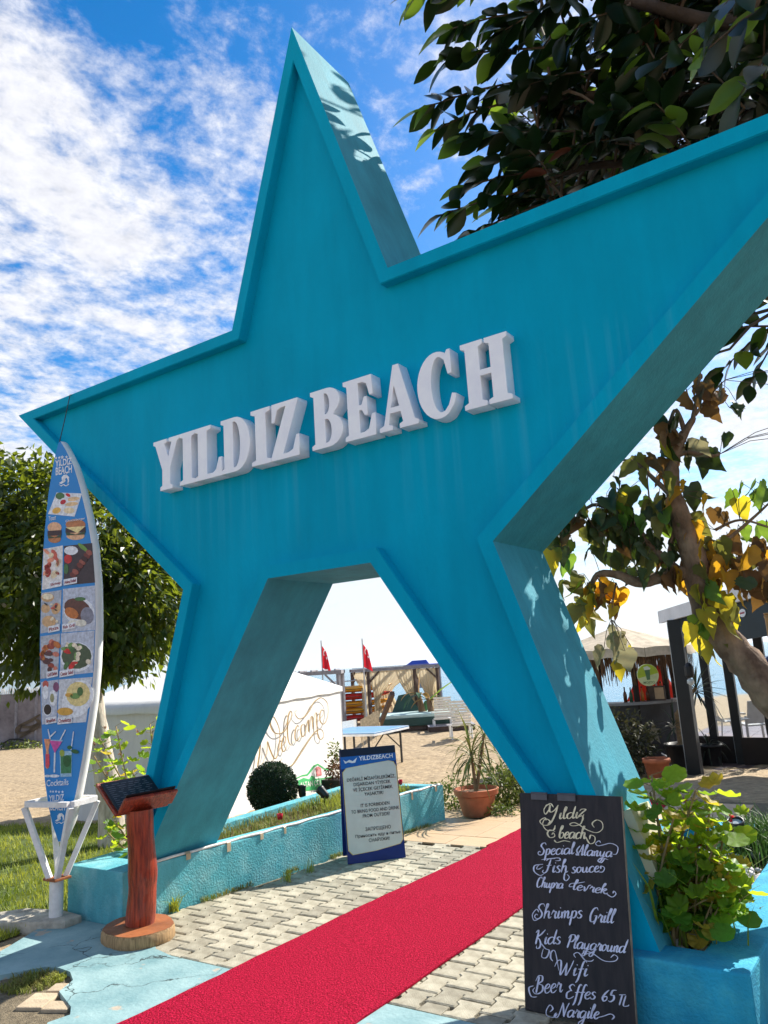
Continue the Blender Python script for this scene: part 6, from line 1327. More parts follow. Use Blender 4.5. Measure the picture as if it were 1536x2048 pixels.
for (tp, td, bp_, bd_, n_, sz) in (((832, -5), 6.0, (1010, -60), 6.3, 11, .31), ((895, 60), 6.0, (1080, 20), 6.4, 13, .30), ((880, 120), 6.1, (1090, 95), 6.5, 14, .29), ((850, 215), 6.1, (1050, 160), 6.5, 14, .28), ((868, 262), 6.2, (1010, 205), 6.5, 10, .27), ((925, 274), 6.2, (1150, 262), 6.5, 18, .25),
      ((965, 330), 6.3, (1150, 300), 6.6, 11, .27), ((888, 428), 6.2, (1090, 375), 6.6, 14, .28), ((925, 375), 6.3, (1100, 340), 6.6, 10, .26), ((1010, 60), 6.2, (1150, -10), 6.3, 11, .30), ((1040, 175), 6.2, (1190, 140), 6.5, 11, .30), ((940, 470), 6.4, (1110, 400), 6.7, 9, .26), ((1130, 70), 6.0, (1260, 10), 6.3, 11, .31)):
    leafy_twig(on_dist(bp_, bd_*RK_), on_dist(tp, td*RK_), int(n_*1.3), sz*1.06, .22 if tp[0] < 900 else .10)
for (tp, td, bp_, bd_, n_, sz) in (((1400, 110), 4.3, (1570, -10), 4.7, 9, .30), ((1480, 190), 4.4, (1580, 60), 4.7, 8, .30), ((1440, 20), 4.2, (1560, -90), 4.6, 8, .30), ((1455, 640), 6.4, (1575, 590), 6.8, 9, .26), ((1440, 745), 6.4, (1560, 640), 6.8, 11, .25), ((1500, 770), 6.4, (1580, 640), 6.8, 9, .25), ((1320, 120), 5.2, (1480, 10), 5.6, 9, .30)):
    leafy_twig(on_dist(bp_, bd_), on_dist(tp, td), n_, sz, .18)
for i in range(330):
    px = (1640-580*rgt.random()**.75, rgt.uniform(-260, 480)); dd = rgt.uniform(5.6, 8.2)
    if px[0] < 1290 and px[1] < 170 and rgt.random() < .6: continue
    a = on_dist(px, dd); d = Vector((rgt.uniform(-1, .5), rgt.uniform(-.9, .5), rgt.uniform(-.5, .5))).normalized()
    if px[0] < 1180 and d.x < -.3: d.x *= .4
    leafy_twig(a, a+d*rgt.uniform(.35, .7), 10, rgt.uniform(.27, .35), .04, .006)
for i in range(5):     # low branches behind the right arm of the star
    a = Vector((rgt.uniform(2.0, 2.7), rgt.uniform(1.9, 2.7), rgt.uniform(3.75, 4.3))); leafy_twig(a, a+Vector((rgt.uniform(-.6, -.1), rgt.uniform(-.4, .2), rgt.uniform(-.2, .15))), 9, .27, .1)
for i in range(70):     # the part of the crown out of frame, which still shades the place
    a = crot+Vector((rgt.gauss(.6, 1.3), rgt.gauss(.4, 1.1), rgt.uniform(.8, 4.2))); d = Vector((rgt.uniform(-1, 1), rgt.uniform(-1, 1), rgt.uniform(-.4, .5))).normalized(); leafy_twig(a, a+d*.6, 9, .28, .05, .01)
RL.finish(); part(rt, 'twigs', TWG, TWIG, smooth=True, fix=False)['kind'] = 'stuff'
# ------------------------------------------------------------- broad-leaved tree with autumn leaves
def heart_mesh(name, m, seed=0, cup=.15):
    """heart-shaped, unevenly toothed leaf folded along its midrib"""
    rg = random.Random(seed); rows = [(-.13, .17), (-.06, .33), (.05, .41), (.16, .43), (.28, .40), (.40, .37), (.52, .31), (.64, .24), (.76, .16), (.88, .08), (1.0, .006)]
    tw = rg.uniform(-.25, .25); cl = rg.uniform(.05, .35); vs = []; zf_ = lambda x, y: cup*abs(y)*.9-cl*max(0, x)**2+tw*x*y+.03*math.sin(11*x+5*y)
    for i, (x, w) in enumerate(rows):
        w1, w2 = w*rg.uniform(.84, 1.08)*(1.06 if i % 2 else .95), w*rg.uniform(.84, 1.08)*(.95 if i % 2 else 1.06); xa = x+rg.uniform(-.015, .015); xc = max(0, x)+.02*i/10
        vs += [(xa, w1, zf_(xa, w1)), (xa*.5+xc*.5, w1*.5, zf_(x, w1*.5)), (xc, 0, zf_(xc, 0)), (xa*.5+xc*.5, -w2*.5, zf_(x, -w2*.5)), (xa, -w2, zf_(xa, -w2))]
    fs = [(5*i+j, 5*i+5+j, 5*i+6+j, 5*i+1+j) for i in range(len(rows)-1) for j in range(4)]
    me = MB().add(vs, fs).mesh(name); me.materials.append(m); me.polygons.foreach_set('use_smooth', [True]*len(me.polygons)); return me
HM = {'olive': mat('leaf_olive', (.10, .10, .025), rough=.6, var=.35, scale=2, trans=.35, tcol=(.30, .30, .05), rnd=.3), 'dark': mat('leaf_dark', (.035, .055, .016), rough=.55, var=.35, scale=2, trans=.12, tcol=(.10, .16, .02), rnd=.3),
      'yellow': mat('leaf_yellow', (.36, .28, .03), rough=.6, var=.4, scale=2, trans=.5, tcol=(.72, .58, .03), rnd=.3, col2=(.22, .24, .03)), 'orange': mat('leaf_orange', (.38, .17, .02), rough=.6, var=.4, scale=2, trans=.5, tcol=(.80, .42, .02), rnd=.25, col2=(.5, .28, .03)),
      'green': mat('leaf_green', (.07, .17, .03), rough=.5, var=.3, scale=2, trans=.4, tcol=(.28, .45, .04), rnd=.25), 'brown': mat('leaf_brown', (.11, .06, .025), rough=.8, var=.35, scale=2, trans=.2, tcol=(.35, .18, .04), rnd=.25), 'grey': mat('leaf_grey', (.20, .19, .11), rough=.7, var=.3, scale=2, trans=.3, tcol=(.45, .40, .20), rnd=.2)}
HMM = {k_: [heart_mesh('leaf', m, l, c_) for l, c_ in ((1, .12), (2, .3), (3, .5), (4, .8), (5, -.2))] for k_, m in HM.items()}
YT = 5.05
mt = thing('autumn_tree', 'crooked tree with heart-shaped yellow and green leaves behind the right star leg', 'tree', (2.80, 1.42, -.03))
TRB = mat('rough_tree_bark', (0.20, 0.12, 0.075), rough=.95, var=.45, scale=6, bump=1.6, bscale=16, stretch=(1.5, 1.5, 1), col2=(.30, .20, .13))
tp_ = [(2.80, 1.42, -.06), (2.74, 1.38, .65)]+[tuple(on_dist(p, YT)) for p in ((1560, 1410), (1500, 1335), (1445, 1270), (1408, 1205), (1392, 1130), (1372, 1065), (1348, 990), (1345, 930), (1362, 880), (1388, 835))]
pts = spline(tp_, 5); rr_ = []
kr_ = [.14, .125, .108, .098, .088, .080, .080, .074, .047, .040, .030, .017]
for i in range(len(pts)): 
    t = i/(len(pts)-1)*(len(kr_)-1); j = min(int(t), len(kr_)-2); rr_.append(kr_[j]+(kr_[j+1]-kr_[j])*(t-j)+.008*mnoise.noise((i*.9, 0, 0)))
part(mt, 'trunk', MB().tube(pts, rr_, 14, wob=.09), TRB, smooth=True)
mbr = []
def mlimb(px, r0, r1, dz=YT):
    P_ = [Vector(p) for p in spline([tuple(on_dist(q[:2], q[2] if len(q) > 2 else dz)) for q in px], 6)]; part(mt, 'branch', MB().tube(P_, [r0+(r1-r0)*i/(len(P_)-1) for i in range(len(P_))], 7, wob=.06), TRB, smooth=True); mbr.extend(P_)
mlimb([(1395, 1140), (1335, 1150), (1280, 1165), (1235, 1150), (1195, 1150), (1175, 1190)], .05, .012)
mlimb([(1390, 1165), (1320, 1110), (1260, 1045, 5.05), (1185, 1010, 5.05), (1125, 1075, 5.05)], .030, .006)
mlimb([(1352, 1000), (1310, 960), (1270, 925), (1235, 920)], .02, .005); mlimb([(1372, 870), (1352, 820), (1335, 850), (1315, 830)], .018, .004)
mlimb([(1385, 840), (1395, 790), (1400, 740), (1405, 690)], .016, .004); mlimb([(1390, 830), (1420, 790), (1450, 760)], .012, .003)
mlimb([(1345, 915), (1375, 905), (1420, 912), (1440, 908)], .020, .008); mlimb([(1395, 1120), (1440, 1090), (1490, 1050), (1545, 1000)], .018, .006)
mlimb([(1400, 1135), (1450, 1125), (1500, 1110), (1560, 1085)], .020, .008); mlimb([(1430, 1060), (1480, 1040), (1540, 1055)], .010, .005); mlimb([(1340, 1170), (1338, 1110), (1348, 1060)], .014, .010)
mlimb([(1232, 1165), (1226, 1200), (1222, 1240)], .008, .004); mlimb([(1180, 1165), (1160, 1200), (1150, 1230)], .010, .004); mlimb([(1395, 1155), (1400, 1200), (1410, 1250), (1418, 1290)], .012, .004)
mlimb([(1300, 1010), (1295, 960), (1298, 940)], .006, .003)
PET = MB(); ML = Leaves(mt, 300); rgm = random.Random(5)
def cluster(c, rx, ry, n_, pal, size=.150, dd=YT, sd=.10):
    rx, ry = rx*1.2, ry*1.2
    for i in range(int(n_*1.3)):
        a, q = rgm.uniform(0, 6.283), rgm.random()**.5; p = on_dist((c[0]+rx*q*math.cos(a), c[1]+ry*q*math.sin(a)), dd+rgm.gauss(0, sd))
        k_ = pal[rgm.randrange(len(pal))]; near = min(mbr, key=lambda v_: (v_-p).length)
        dirv = Vector((rgm.gauss(0, .45), rgm.gauss(0, .45), -1.0)).normalized(); aa = rgm.uniform(0, 6.283)
        nrm = Vector((math.cos(aa), math.sin(aa), rgm.uniform(0, .9)))
        PET.tube([near, near*.5+p*.5+Vector((0, 0, .03)), p], .0022, 4, cap=False)
        ML.add(HMM[k_][rgm.randrange(5)], leaf_matrix(p, dirv, nrm, size*rgm.uniform(.6, 1.2), rgm.uniform(.8, 1.1)))
for c in (((1190, 985), 55, 45, 13, ('olive', 'dark', 'yellow', 'olive')), ((1135, 1060), 40, 30, 9, ('olive', 'dark', 'olive', 'brown')), ((1235, 1065), 60, 45, 16, ('dark', 'dark', 'olive', 'brown')), ((1295, 1105), 45, 35, 10, ('dark', 'dark', 'olive')), ((1155, 1190), 40, 40, 14, ('yellow', 'olive', 'orange', 'olive')), ((1215, 1185), 25, 35, 9, ('orange', 'yellow', 'brown')),
          ((1375, 1150), 35, 25, 7, ('orange', 'orange', 'brown')), ((1420, 1120), 45, 40, 13, ('orange', 'brown', 'olive')), ((1475, 1110), 50, 40, 13, ('brown', 'orange', 'olive')), ((1500, 1020), 50, 50, 10, ('green', 'green', 'yellow')), ((1520, 1120), 30, 45, 8, ('brown', 'brown', 'orange')), ((1412, 1225), 32, 60, 17, ('yellow', 'yellow', 'olive', 'green')), ((1440, 1190), 25, 40, 7, ('green', 'yellow')),
          ((1400, 885), 35, 25, 6, ('dark', 'grey')), ((1440, 820), 40, 50, 6, ('brown', 'dark')), ((1335, 860), 30, 35, 8, ('yellow', 'dark', 'brown')), ((1300, 930), 35, 25, 7, ('olive', 'brown')), ((1370, 1010), 35, 45, 9, ('olive', 'orange', 'dark')), ((1395, 1060), 30, 30, 6, ('orange', 'yellow')), ((1110, 1100), 12, 14, 3, ('dark', 'yellow')), ((1140, 1105), 14, 16, 3, ('yellow', 'green')), ((1222, 1258), 18, 20, 4, ('grey',)), ((1238, 1300), 28, 22, 4, ('grey', 'yellow')), ((1270, 1020), 60, 40, 22, ('olive', 'green', 'dark', 'dark')), ((1330, 1060), 40, 40, 8, ('dark', 'olive')), ((1200, 1050), 70, 50, 14, ('dark', 'olive', 'dark')), ((1340, 1140), 35, 30, 7, ('dark', 'brown')), ((1480, 1165), 45, 25, 8, ('brown', 'dark', 'orange')), ((1440, 1005), 14, 25, 3, ('brown',)), ((1385, 770), 25, 30, 4, ('brown',))): cluster(*c)
for i in range(16): cluster((rgm.uniform(1540, 1640), rgm.uniform(760, 960)), 30, 40, 1, ('olive', 'green', 'dark'))
ML.finish(); part(mt, 'petioles', PET, TWIG, fix=False)['kind'] = 'stuff'
# ------------------------------------------------------------- big leafy tree behind the surfboard
lb = G((222, 1692)); ldist = dist2(lb)
lt_ = thing('shade_tree', 'dense round shade tree with a pale trunk behind the surfboard', 'tree', tuple(lb))
PALEB_ = mat('pale_trunk_bark', (0.50, 0.42, 0.33), rough=.9, var=.3, scale=8, bump=.8, bscale=18, stretch=(2, 2, .7), col2=(.62, .55, .45))
cN = on_dist((130, 1140), ldist)
tr = spline([tuple(lb+Vector((0, 0, -.05))), tuple(on_dist((222, 1610), ldist)), tuple(on_dist((208, 1530), ldist)), tuple(on_dist((192, 1440), ldist)), tuple(on_dist((178, 1330), ldist)), tuple(cN)], 5)
part(lt_, 'trunk', MB().tube(tr, [.14-.06*i/(len(tr)-1) for i in range(len(tr))], 12, wob=.06), PALEB_, smooth=True)
for i in range(7):
    a = i*.9; part(lt_, 'branch', MB().tube([tr[-8], tr[-8]+Vector((math.cos(a)*.4, math.sin(a)*.4, .5)), cN+Vector((math.cos(a)*.9, math.sin(a)*.9, .3*math.sin(i*2)))], [.05, .035, .012], 7), PALEB_, smooth=True)
TLF = mat('shade_tree_leaf', (0.014, 0.036, 0.006), rough=.4, var=.4, scale=1.4, trans=.27, tcol=(.38, .46, .03), spec=.4, col2=(.03, .065, .01))
for k_, (off, rad, n_, sh) in enumerate((((0, 0, 0), 1.12, 9500, (1, 1, 1.12)), ((.62, .35, -.35), .72, 3800, (1, 1, .95)), ((-.9, -.5, .1), .9, 4500, (1, 1, 1)), ((-.45, -.2, .75), .62, 1800, (1, 1, .9)), ((.35, .2, -.85), .5, 1400, (1, 1, .7)), ((-.3, .5, -.8), .7, 1700, (1.1, 1, .6)))):
    o = leaf_cloud('crown', n_, tuple(cN+Vector(off)), rad, .115, TLF, lt_, sh, .45, nseed=100+k_, asp=.52, droop=.75); o['kind'] = 'stuff'
# a second crown further left, out of frame mostly, that closes the corner
l2 = G((-120, 1640)); c2 = on_dist((-60, 1150), dist2(l2)); t2 = thing('shade_tree', 'neighbouring shade tree cut by the left picture edge', 'tree', tuple(l2))
part(t2, 'trunk', MB().tube([l2+Vector((0, 0, -.05)), l2*.5+Vector((c2.x, c2.y, c2.z-.6))*.5, c2], [.13, .10, .06], 10), PALEB_, smooth=True)
leaf_cloud('crown', 6000, tuple(c2), 1.25, .115, TLF, t2, (1, 1, 1.0), .45, nseed=140, droop=.75)['kind'] = 'stuff'
# ------------------------------------------------------------- geraniums
def ger_mesh(name, m, cup=.25, k=36):
    vs = [(.5, 0, 0)]; 
    for i in range(k):
        a = -math.pi+.22+(2*math.pi-.44)*i/(k-1); r_ = .5*(1+.055*math.cos(a*7)); vs.append((.5+r_*math.cos(a), r_*math.sin(a), cup*r_*r_*(1.2+.28*math.cos(a*7))))
    me = MB().add(vs, [(0, i, i+1) for i in range(1, k)]+[(0, k, 1)]).mesh(name); me.materials.append(m); me.polygons.foreach_set('use_smooth', [True]*len(me.polygons)); return me
GER = mat('geranium_leaf', (0.16, 0.30, 0.025), rough=.5, var=.3, scale=6, trans=.6, tcol=(.50, .62, .03), rnd=.35, hue=.015); GERD = mat('geranium_leaf_dark', (0.07, 0.18, 0.022), rough=.5, var=.3, scale=6, trans=.45, tcol=(.32, .50, .03), rnd=.3)
GERY = mat('geranium_leaf_old', (0.40, 0.30, 0.04), rough=.6, var=.3, scale=6, trans=.5, tcol=(.75, .55, .04), rnd=.25); GSTEM = mat('geranium_stem', (0.26, 0.19, 0.09), rough=.8, var=.3, scale=14); PETAL = mat('red_petal', (.55, .015, .05), rough=.6, trans=.3, tcol=(.8, .03, .08)); DRYP = mat('dry_flower', (.40, .19, .10), rough=.9, var=.3, trans=.3)
GM = [ger_mesh('leaf', GER, c_) for c_ in (.15, .5, .9)]; GMD = [ger_mesh('leaf', GERD, c_) for c_ in (.2, .6)]; GMY = [ger_mesh('leaf', GERY, .6)]
rgg = random.Random(12)
def geranium(root, base, stems, fill, size, yfun, Ls):
    PT = MB()
    for tp, n_, pal in stems:
        tip = on_y(tp, yfun()); b0 = Vector(base)+Vector((rgg.gauss(0, .05), rgg.gauss(0, .08), 0)); mid = b0*.45+tip*.55+Vector((rgg.gauss(0, .03), 0, -.03))
        P_ = spline([tuple(b0), tuple(b0*.75+mid*.25+Vector((0, 0, .05))), tuple(mid), tuple(tip)], 5)
        st_ = part(root, 'stem', MB().tube(P_, [.011-.006*i/(len(P_)-1) for i in range(len(P_))], 6), GSTEM, smooth=True, fix=False)
        for i in range(n_):
            t = 1-.28*(i/n_)**1.3; p0 = P_[min(len(P_)-1, int(t*(len(P_)-1)))]; a = i*2.4+rgg.uniform(-.4, .4); out = Vector((math.cos(a), math.sin(a), rgg.uniform(.1, .9))).normalized(); p = p0+out*rgg.uniform(.03, .07)
            PT.tube([p0, p], .0018, 4, cap=False)
            L_ = GM if pal[rgg.randrange(len(pal))] == 'g' else (GMD if rgg.random() < .7 else GMY)
            nrm = (Vector((0, 0, 1))*.6+out*.7+Vector((rgg.gauss(0, .5), rgg.gauss(0, .5), 0))).normalized(); dirv = (out+Vector((0, 0, -.5))).normalized()
            Ls.add(L_[rgg.randrange(len(L_))], leaf_matrix(p, dirv, nrm, size*rgg.uniform(.65, 1.2)))
    for c, rx, ry, n_, pal in fill:
        for i in range(n_):
            a, q = rgg.uniform(0, 6.283), rgg.random()**.5; p = on_y((c[0]+rx*q*math.cos(a), c[1]+ry*q*math.sin(a)), yfun()); out = Vector((rgg.gauss(0, 1), rgg.gauss(0, 1), rgg.uniform(-.1, .7))).normalized()
            k_ = pal[rgg.randrange(len(pal))]; L_ = {'g': GM, 'd': GMD, 'y': GMY}[k_]
            nrm = (out*.9+Vector((0, -.3, .6))).normalized(); Ls.add(L_[rgg.randrange(len(L_))], leaf_matrix(p, (out+Vector((0, 0, -.6))).normalized(), nrm, size*rgg.uniform(.6, 1.15)))
            b0 = Vector(base)+Vector((rgg.gauss(0, .08), rgg.gauss(0, .08), 0)); 
            if i % 3 == 0: part(root, 'stem', MB().tube([b0, b0*.5+p*.5+Vector((0, 0, .03)), p], [.006, .005, .003], 5, cap=False), GSTEM, fix=False)
    part(root, 'petioles', PT, GSTEM, fix=False)['kind'] = 'stuff'
gr = thing('geranium', 'bushy bright green geranium spilling over the planter beside the chalkboard', 'plant', (1.88, .36, .2)); GLv = Leaves(gr, 300)
geranium(gr, (1.88, .36, .2), [((1303, 1550), 20, 'gg'), ((1300, 1585), 5, 'gd'), ((1392, 1580), 20, 'ggd'), ((1420, 1600), 14, 'gg'), ((1350, 1625), 9, 'gdd'), ((1398, 1640), 9, 'gd'), ((1452, 1645), 20, 'ggd'), ((1285, 1690), 14, 'dg'), ((1430, 1690), 10, 'dg'), ((1330, 1700), 7, 'gd'), ((1375, 1690), 8, 'gd'), ((1480, 1800), 4, 'gg')],
         [((1385, 1760), 85, 55, 101, 'dgdgy'), ((1400, 1815), 85, 55, 108, 'gdgdy'), ((1345, 1840), 40, 30, 24, 'dd'), ((1450, 1770), 40, 50, 32, 'ggy')], .098, lambda: rgg.uniform(.10, .52), GLv)
GLv.finish()
for px in ((1372, 1604), (1396, 1694), (1463, 1637)):
    c = on_y(px, .3)
    fl = part(gr, 'flower', MB().tube([c+Vector((0, 0, -.06)), c], .002, 4, cap=False), GSTEM, fix=False)
    for i in range(9):
        d = Vector((rgg.gauss(0, 1), rgg.gauss(0, 1), rgg.gauss(.4, .7))).normalized(); s = d.cross(Vector((0, 0, 1))).normalized()
        part(gr, 'petal', MB().add([c, c+d*.016+s*.008, c+d*.026, c+d*.016-s*.008], [(0, 1, 2, 3)]), PETAL if i < 6 else DRYP, under=fl, fix=False)
gl = thing('geranium', 'leggy geranium with bare stems in the left planter behind the lectern', 'plant', (-1.98, .45, .25)); GLl = Leaves(gl, 300)
geranium(gl, (-1.98, .40, .26), [((198, 1475), 13, 'ggd'), ((232, 1452), 15, 'gg'), ((188, 1512), 11, 'gg'), ((300, 1448), 10, 'gg'), ((265, 1540), 12, 'dd'), ((224, 1560), 10, 'gg'), ((305, 1462), 5, 'gg'), ((228, 1640), 9, 'dd'), ((215, 1665), 5, 'gd')], [((235, 1650), 26, 30, 12, 'dg'), ((252, 1690), 22, 18, 8, 'dg')], .082, lambda: rgg.uniform(.2, .55), GLl)
GLl.finish()
for px in ((210, 1452), (275, 1460), (240, 1505), (215, 1543), (187, 1487)):
    c = on_y(px, .35); fl = part(gl, 'flower', MB().tube([c+Vector((0, 0, -.05)), c], .002, 4, cap=False), GSTEM, fix=False)
    for i in range(9):
        d = Vector((rgg.gauss(0, 1), rgg.gauss(0, 1), rgg.gauss(-.5, .6))).normalized(); s = d.cross(Vector((0, 0, 1))).normalized(); part(gl, 'petal', MB().add([c, c+d*.018+s*.006, c+d*.03, c+d*.018-s*.006], [(0, 1, 2, 3)]), DRYP, under=fl, fix=False)
# ------------------------------------------------------------- right planter: pebbles, grass, spotlight
WPEB = mat('white_pebble', (0.52, 0.49, 0.46), rough=.6, var=.15, scale=8, rnd=.25)
for m_ in PEB: m_.materials.append(WPEB)
for i in range(150):
    x, y = random.uniform(1.55, 2.06), (random.uniform(1.2, 2.6) if i > 34 else random.uniform(.12, .5)); s = random.uniform(.022, .05)
    o = bpy.data.objects.new('pebble', PEB[i % 5]); col.objects.link(o); o.parent = rp; o.location = (x-1.9, y-1.2, .205+random.uniform(0, .035)); o.scale = (s, s, s); o.rotation_euler = (random.uniform(-.4, .4), random.uniform(-.4, .4), random.uniform(0, 6))
p = on_z((1472, 1712), .22); spotlight((1.86, 1.95, .20), (.05, -.35, .95), 'black spotlight on the pebbles behind the right geranium', 1.15, .12)
tag(blades('grass', 900, lambda: (1.98+random.gauss(0, .14), 2.25+random.gauss(0, .22), .2), .10, .30, mat('planter_grass', (.06, .13, .02), rough=.6, var=.4, scale=6, trans=.3), wid=.006, lean=.9), 'dark green grass clump at the back of the right planter', 'grass')
tag(blades('grass', 260, lambda: (1.99+random.gauss(0, .05), max(.2, .65+random.gauss(0, .25)), .24), .05, .26, DRYG, wid=.004, lean=1.2), 'dry grass blades hanging over the right planter rim', 'grass')
tag(blades('grass', 130, lambda: (1.86+random.gauss(0, .10), .40+random.gauss(0, .12), .2), .25, .62, mat('long_grass', (.22, .32, .03), rough=.6, var=.3, scale=6, trans=.4), wid=.006, lean=.9), 'long bright grass blades growing through the right geranium', 'grass')
# ============================================================= beach bar and restaurant on the right
BARD = 15.3
DARKC = mat('dark_counter', (.035, .034, .038), rough=.6, var=.3, scale=4); THATCH = mat('thatch_reed', (.13, .075, .04), rough=1, var=.5, scale=14, stretch=(6, 6, .6), trans=.2); CANV = mat('beige_roof_canvas', (.48, .40, .29), rough=.9, var=.2, scale=6, bump=.5, bscale=14); BPOST = mat('bar_post', (.02, .014, .012), rough=.8)
bc_ = on_dist((1262, 1500), BARD+.6); bz = TZ
bar = thing('beach_bar', 'thatched beach bar with a dark counter on the terrace', 'bar', (bc_.x, bc_.y, bz))
ctop = on_dist((1345, 1398), BARD).z; RB = 1.02
prof = []
mb = MB(); k = 28; vs = []
ang0, ang1 = R(190), R(360)
for z in (bz-.01, ctop-.05):
    for q in (RB, RB-.12):
        for i in range(k+1):
            a = ang0+(ang1-ang0)*i/k; vs.append((bc_.x+q*math.cos(a), bc_.y+q*math.sin(a), z))
n1 = k+1
fs = [(i, i+1, 2*n1+i+1, 2*n1+i) for i in range(k)]+[(n1+i, 3*n1+i, 3*n1+i+1, n1+i+1) for i in range(k)]+[(2*n1+i, 2*n1+i+1, 3*n1+i+1, 3*n1+i) for i in range(k)]
part(bar, 'counter', MB().add(vs, fs), DARKC)
vs = []
for z in (ctop-.049, ctop):
    for q in (RB+.10, RB-.30):
        for i in range(k+1):
            a = ang0+(ang1-ang0)*i/k; vs.append((bc_.x+q*math.cos(a), bc_.y+q*math.sin(a), z))
part(bar, 'counter_top', MB().add(vs, fs+[(i, n1+i, n1+i+1, i+1) for i in range(k)]), mat('grey_top', (.20, .20, .21), rough=.35))
STARD = mat('pale_star', (.22, .19, .13), rough=.7)
for a, zf_, s in ((R(312), .55, .17), (R(285), .62, .13), (R(336), .62, .12)):
    c = Vector((bc_.x+(RB+.006)*math.cos(a), bc_.y+(RB+.006)*math.sin(a), bz+zf_)); tx = Vector((-math.sin(a), math.cos(a), 0)); part(bar, 'star_mark', MB().slab([c+(tx*math.sin(i*math.pi/5)+Vector((0, 0, math.cos(i*math.pi/5)))*1.4)*(s if i % 2 == 0 else s*.4) for i in range(10)], Vector((math.cos(a), math.sin(a), 0))*.006), STARD)
eavez = on_dist((1265, 1296), BARD).z; peak = on_dist((1245, 1252), BARD+.6).z; RR = 1.35
for a in (R(215), R(262), R(300), R(338), R(30), R(140)):
    part(bar, 'post', MB().tube([(bc_.x+(RB-.05)*math.cos(a), bc_.y+(RB-.05)*math.sin(a), bz), (bc_.x+(RB-.05)*math.cos(a), bc_.y+(RB-.05)*math.sin(a), eavez+.1)], .055, 8), BPOST)
k = 40; vs = [(bc_.x, bc_.y, max(peak, eavez+.30))]
for q, z in ((.5, .48), (1.0, 0), (1.03, -.16)):
    for i in range(k):
        a = 2*math.pi*i/k; vs.append((bc_.x+RR*q*math.cos(a), bc_.y+RR*q*math.sin(a), eavez+z*(max(peak, eavez+.30)-eavez if z > 0 else 1)+.02*math.sin(i*2.7)))
fs = [(0, 1+i, 1+(i+1) % k) for i in range(k)]+[(1+r_*k+i, 1+(r_+1)*k+i, 1+(r_+1)*k+(i+1) % k, 1+r_*k+(i+1) % k) for r_ in range(2) for i in range(k)]
part(bar, 'roof_canvas', MB().add(vs, fs), CANV, auto=R(15))
mb = MB()
for i in range(700):
    a = random.uniform(0, 6.283); q = RR*random.uniform(.90, .99); l = random.uniform(.25, .62); w = random.uniform(.008, .02); c = Vector((bc_.x+q*math.cos(a), bc_.y+q*math.sin(a), eavez-.05)); tx = Vector((-math.sin(a), math.cos(a), 0)); t = tx*random.uniform(-.05, .05)
    mb.add([c-tx*w, c+tx*w, c+tx*w*.4+t+Vector((0, 0, -l)), c-tx*w*.4+t+Vector((0, 0, -l))], [(0, 1, 2, 3)])
o = part(bar, 'thatch_fringe', mb, THATCH, fix=False); o['kind'] = 'stuff'
# things on the counter
rgb_ = random.Random(4)
BOT = [mat('bottle_brown', (.10, .03, .01), rough=.15), mat('bottle_green', (.03, .10, .05), rough=.15), mat('bottle_clear', (.45, .48, .48), rough=.15), mat('bottle_orange', (.50, .16, .03), rough=.3)]
for i in range(9):
    a = R(288+i*6.2); c = (bc_.x+(RB-.08)*math.cos(a), bc_.y+(RB-.08)*math.sin(a), ctop); s = rgb_.uniform(.85, 1.2)
    t = thing('bottle', '%s bottle on the bar counter, %s from the left' % (('brown', 'green', 'clear', 'orange')[i % 4], ('first', 'second', 'third', 'fourth', 'fifth', 'sixth', 'seventh', 'eighth', 'ninth')[i]), 'bottle', c, 'bottles on the bar counter')
    part(t, 'glass', MB().lathe([(.001, .001), (.036*s, .001), (.038*s, .14*s), (.03*s, .18*s), (.013*s, .21*s), (.013*s, .27*s), (.001, .272*s)], c, 10), BOT[i % 4], smooth=True); part(t, 'cap', MB().lathe([(.015*s, .265*s), (.015*s, .29*s), (.001, .291*s)], c, 8), BLKP)
mc = on_dist((1314, 1398), BARD-.25); t = thing('menu_stand', 'brown menu holder with dark frame on the bar counter', 'menu', (mc.x, mc.y, ctop)); part(t, 'frame', MB().box((mc.x-.16, mc.y-.02, ctop), (mc.x+.16, mc.y+.02, ctop+.26), .005), DWOOD); part(t, 'card', MB().box((mc.x-.02, mc.y-.026, ctop+.03), (mc.x+.14, mc.y-.0205, ctop+.23)), mat('menu_card', (.45, .30, .18)))
# mojito disc sign and red parasol
sc_ = on_dist((1296, 1350), BARD-1.45); sgn = thing('round_sign', 'round yellow-green drink sign reading Mojito hanging at the bar', 'sign', tuple(sc_))
vx = Vector((_r.x, _r.y, 0)).normalized(); vn = -Vector((_w.x, _w.y, 0)).normalized(); rs = 20*(BARD-1.45)/FPX
def disc(c, r_, a0=0, a1=360, k=28): return [c+(vx*math.cos(R(a0+(a1-a0)*i/k))+Vector((0, 0, 1))*math.sin(R(a0+(a1-a0)*i/k)))*r_ for i in range(k+1 if a1-a0 < 360 else k)]
part(sgn, 'disc', MB().slab(disc(sc_, rs), -vn*.02), mat('pale_lime', (.62, .68, .38), rough=.5)); part(sgn, 'upper_half', MB().slab([p+vn*.003 for p in disc(sc_, rs*.97, 8, 195)], -vn*.001), mat('lime', (.42, .55, .04), rough=.5))
gq = lambda x, z: sc_+vx*x*rs+Vector((0, 0, z*rs))+vn*.006
part(sgn, 'glass_drawing', MB().slab([gq(-.28, .45), gq(.22, .5), gq(.14, -.42), gq(-.16, -.45)], -vn*.001), mat('drawing_green', (.10, .20, .10))); part(sgn, 'glass_drawing', MB().slab([gq(-.36, .72), gq(.02, .82), gq(.3, .6), gq(.22, .48), gq(-.3, .46)], -vn*.001), mat('drawing_white', (.7, .75, .65)))
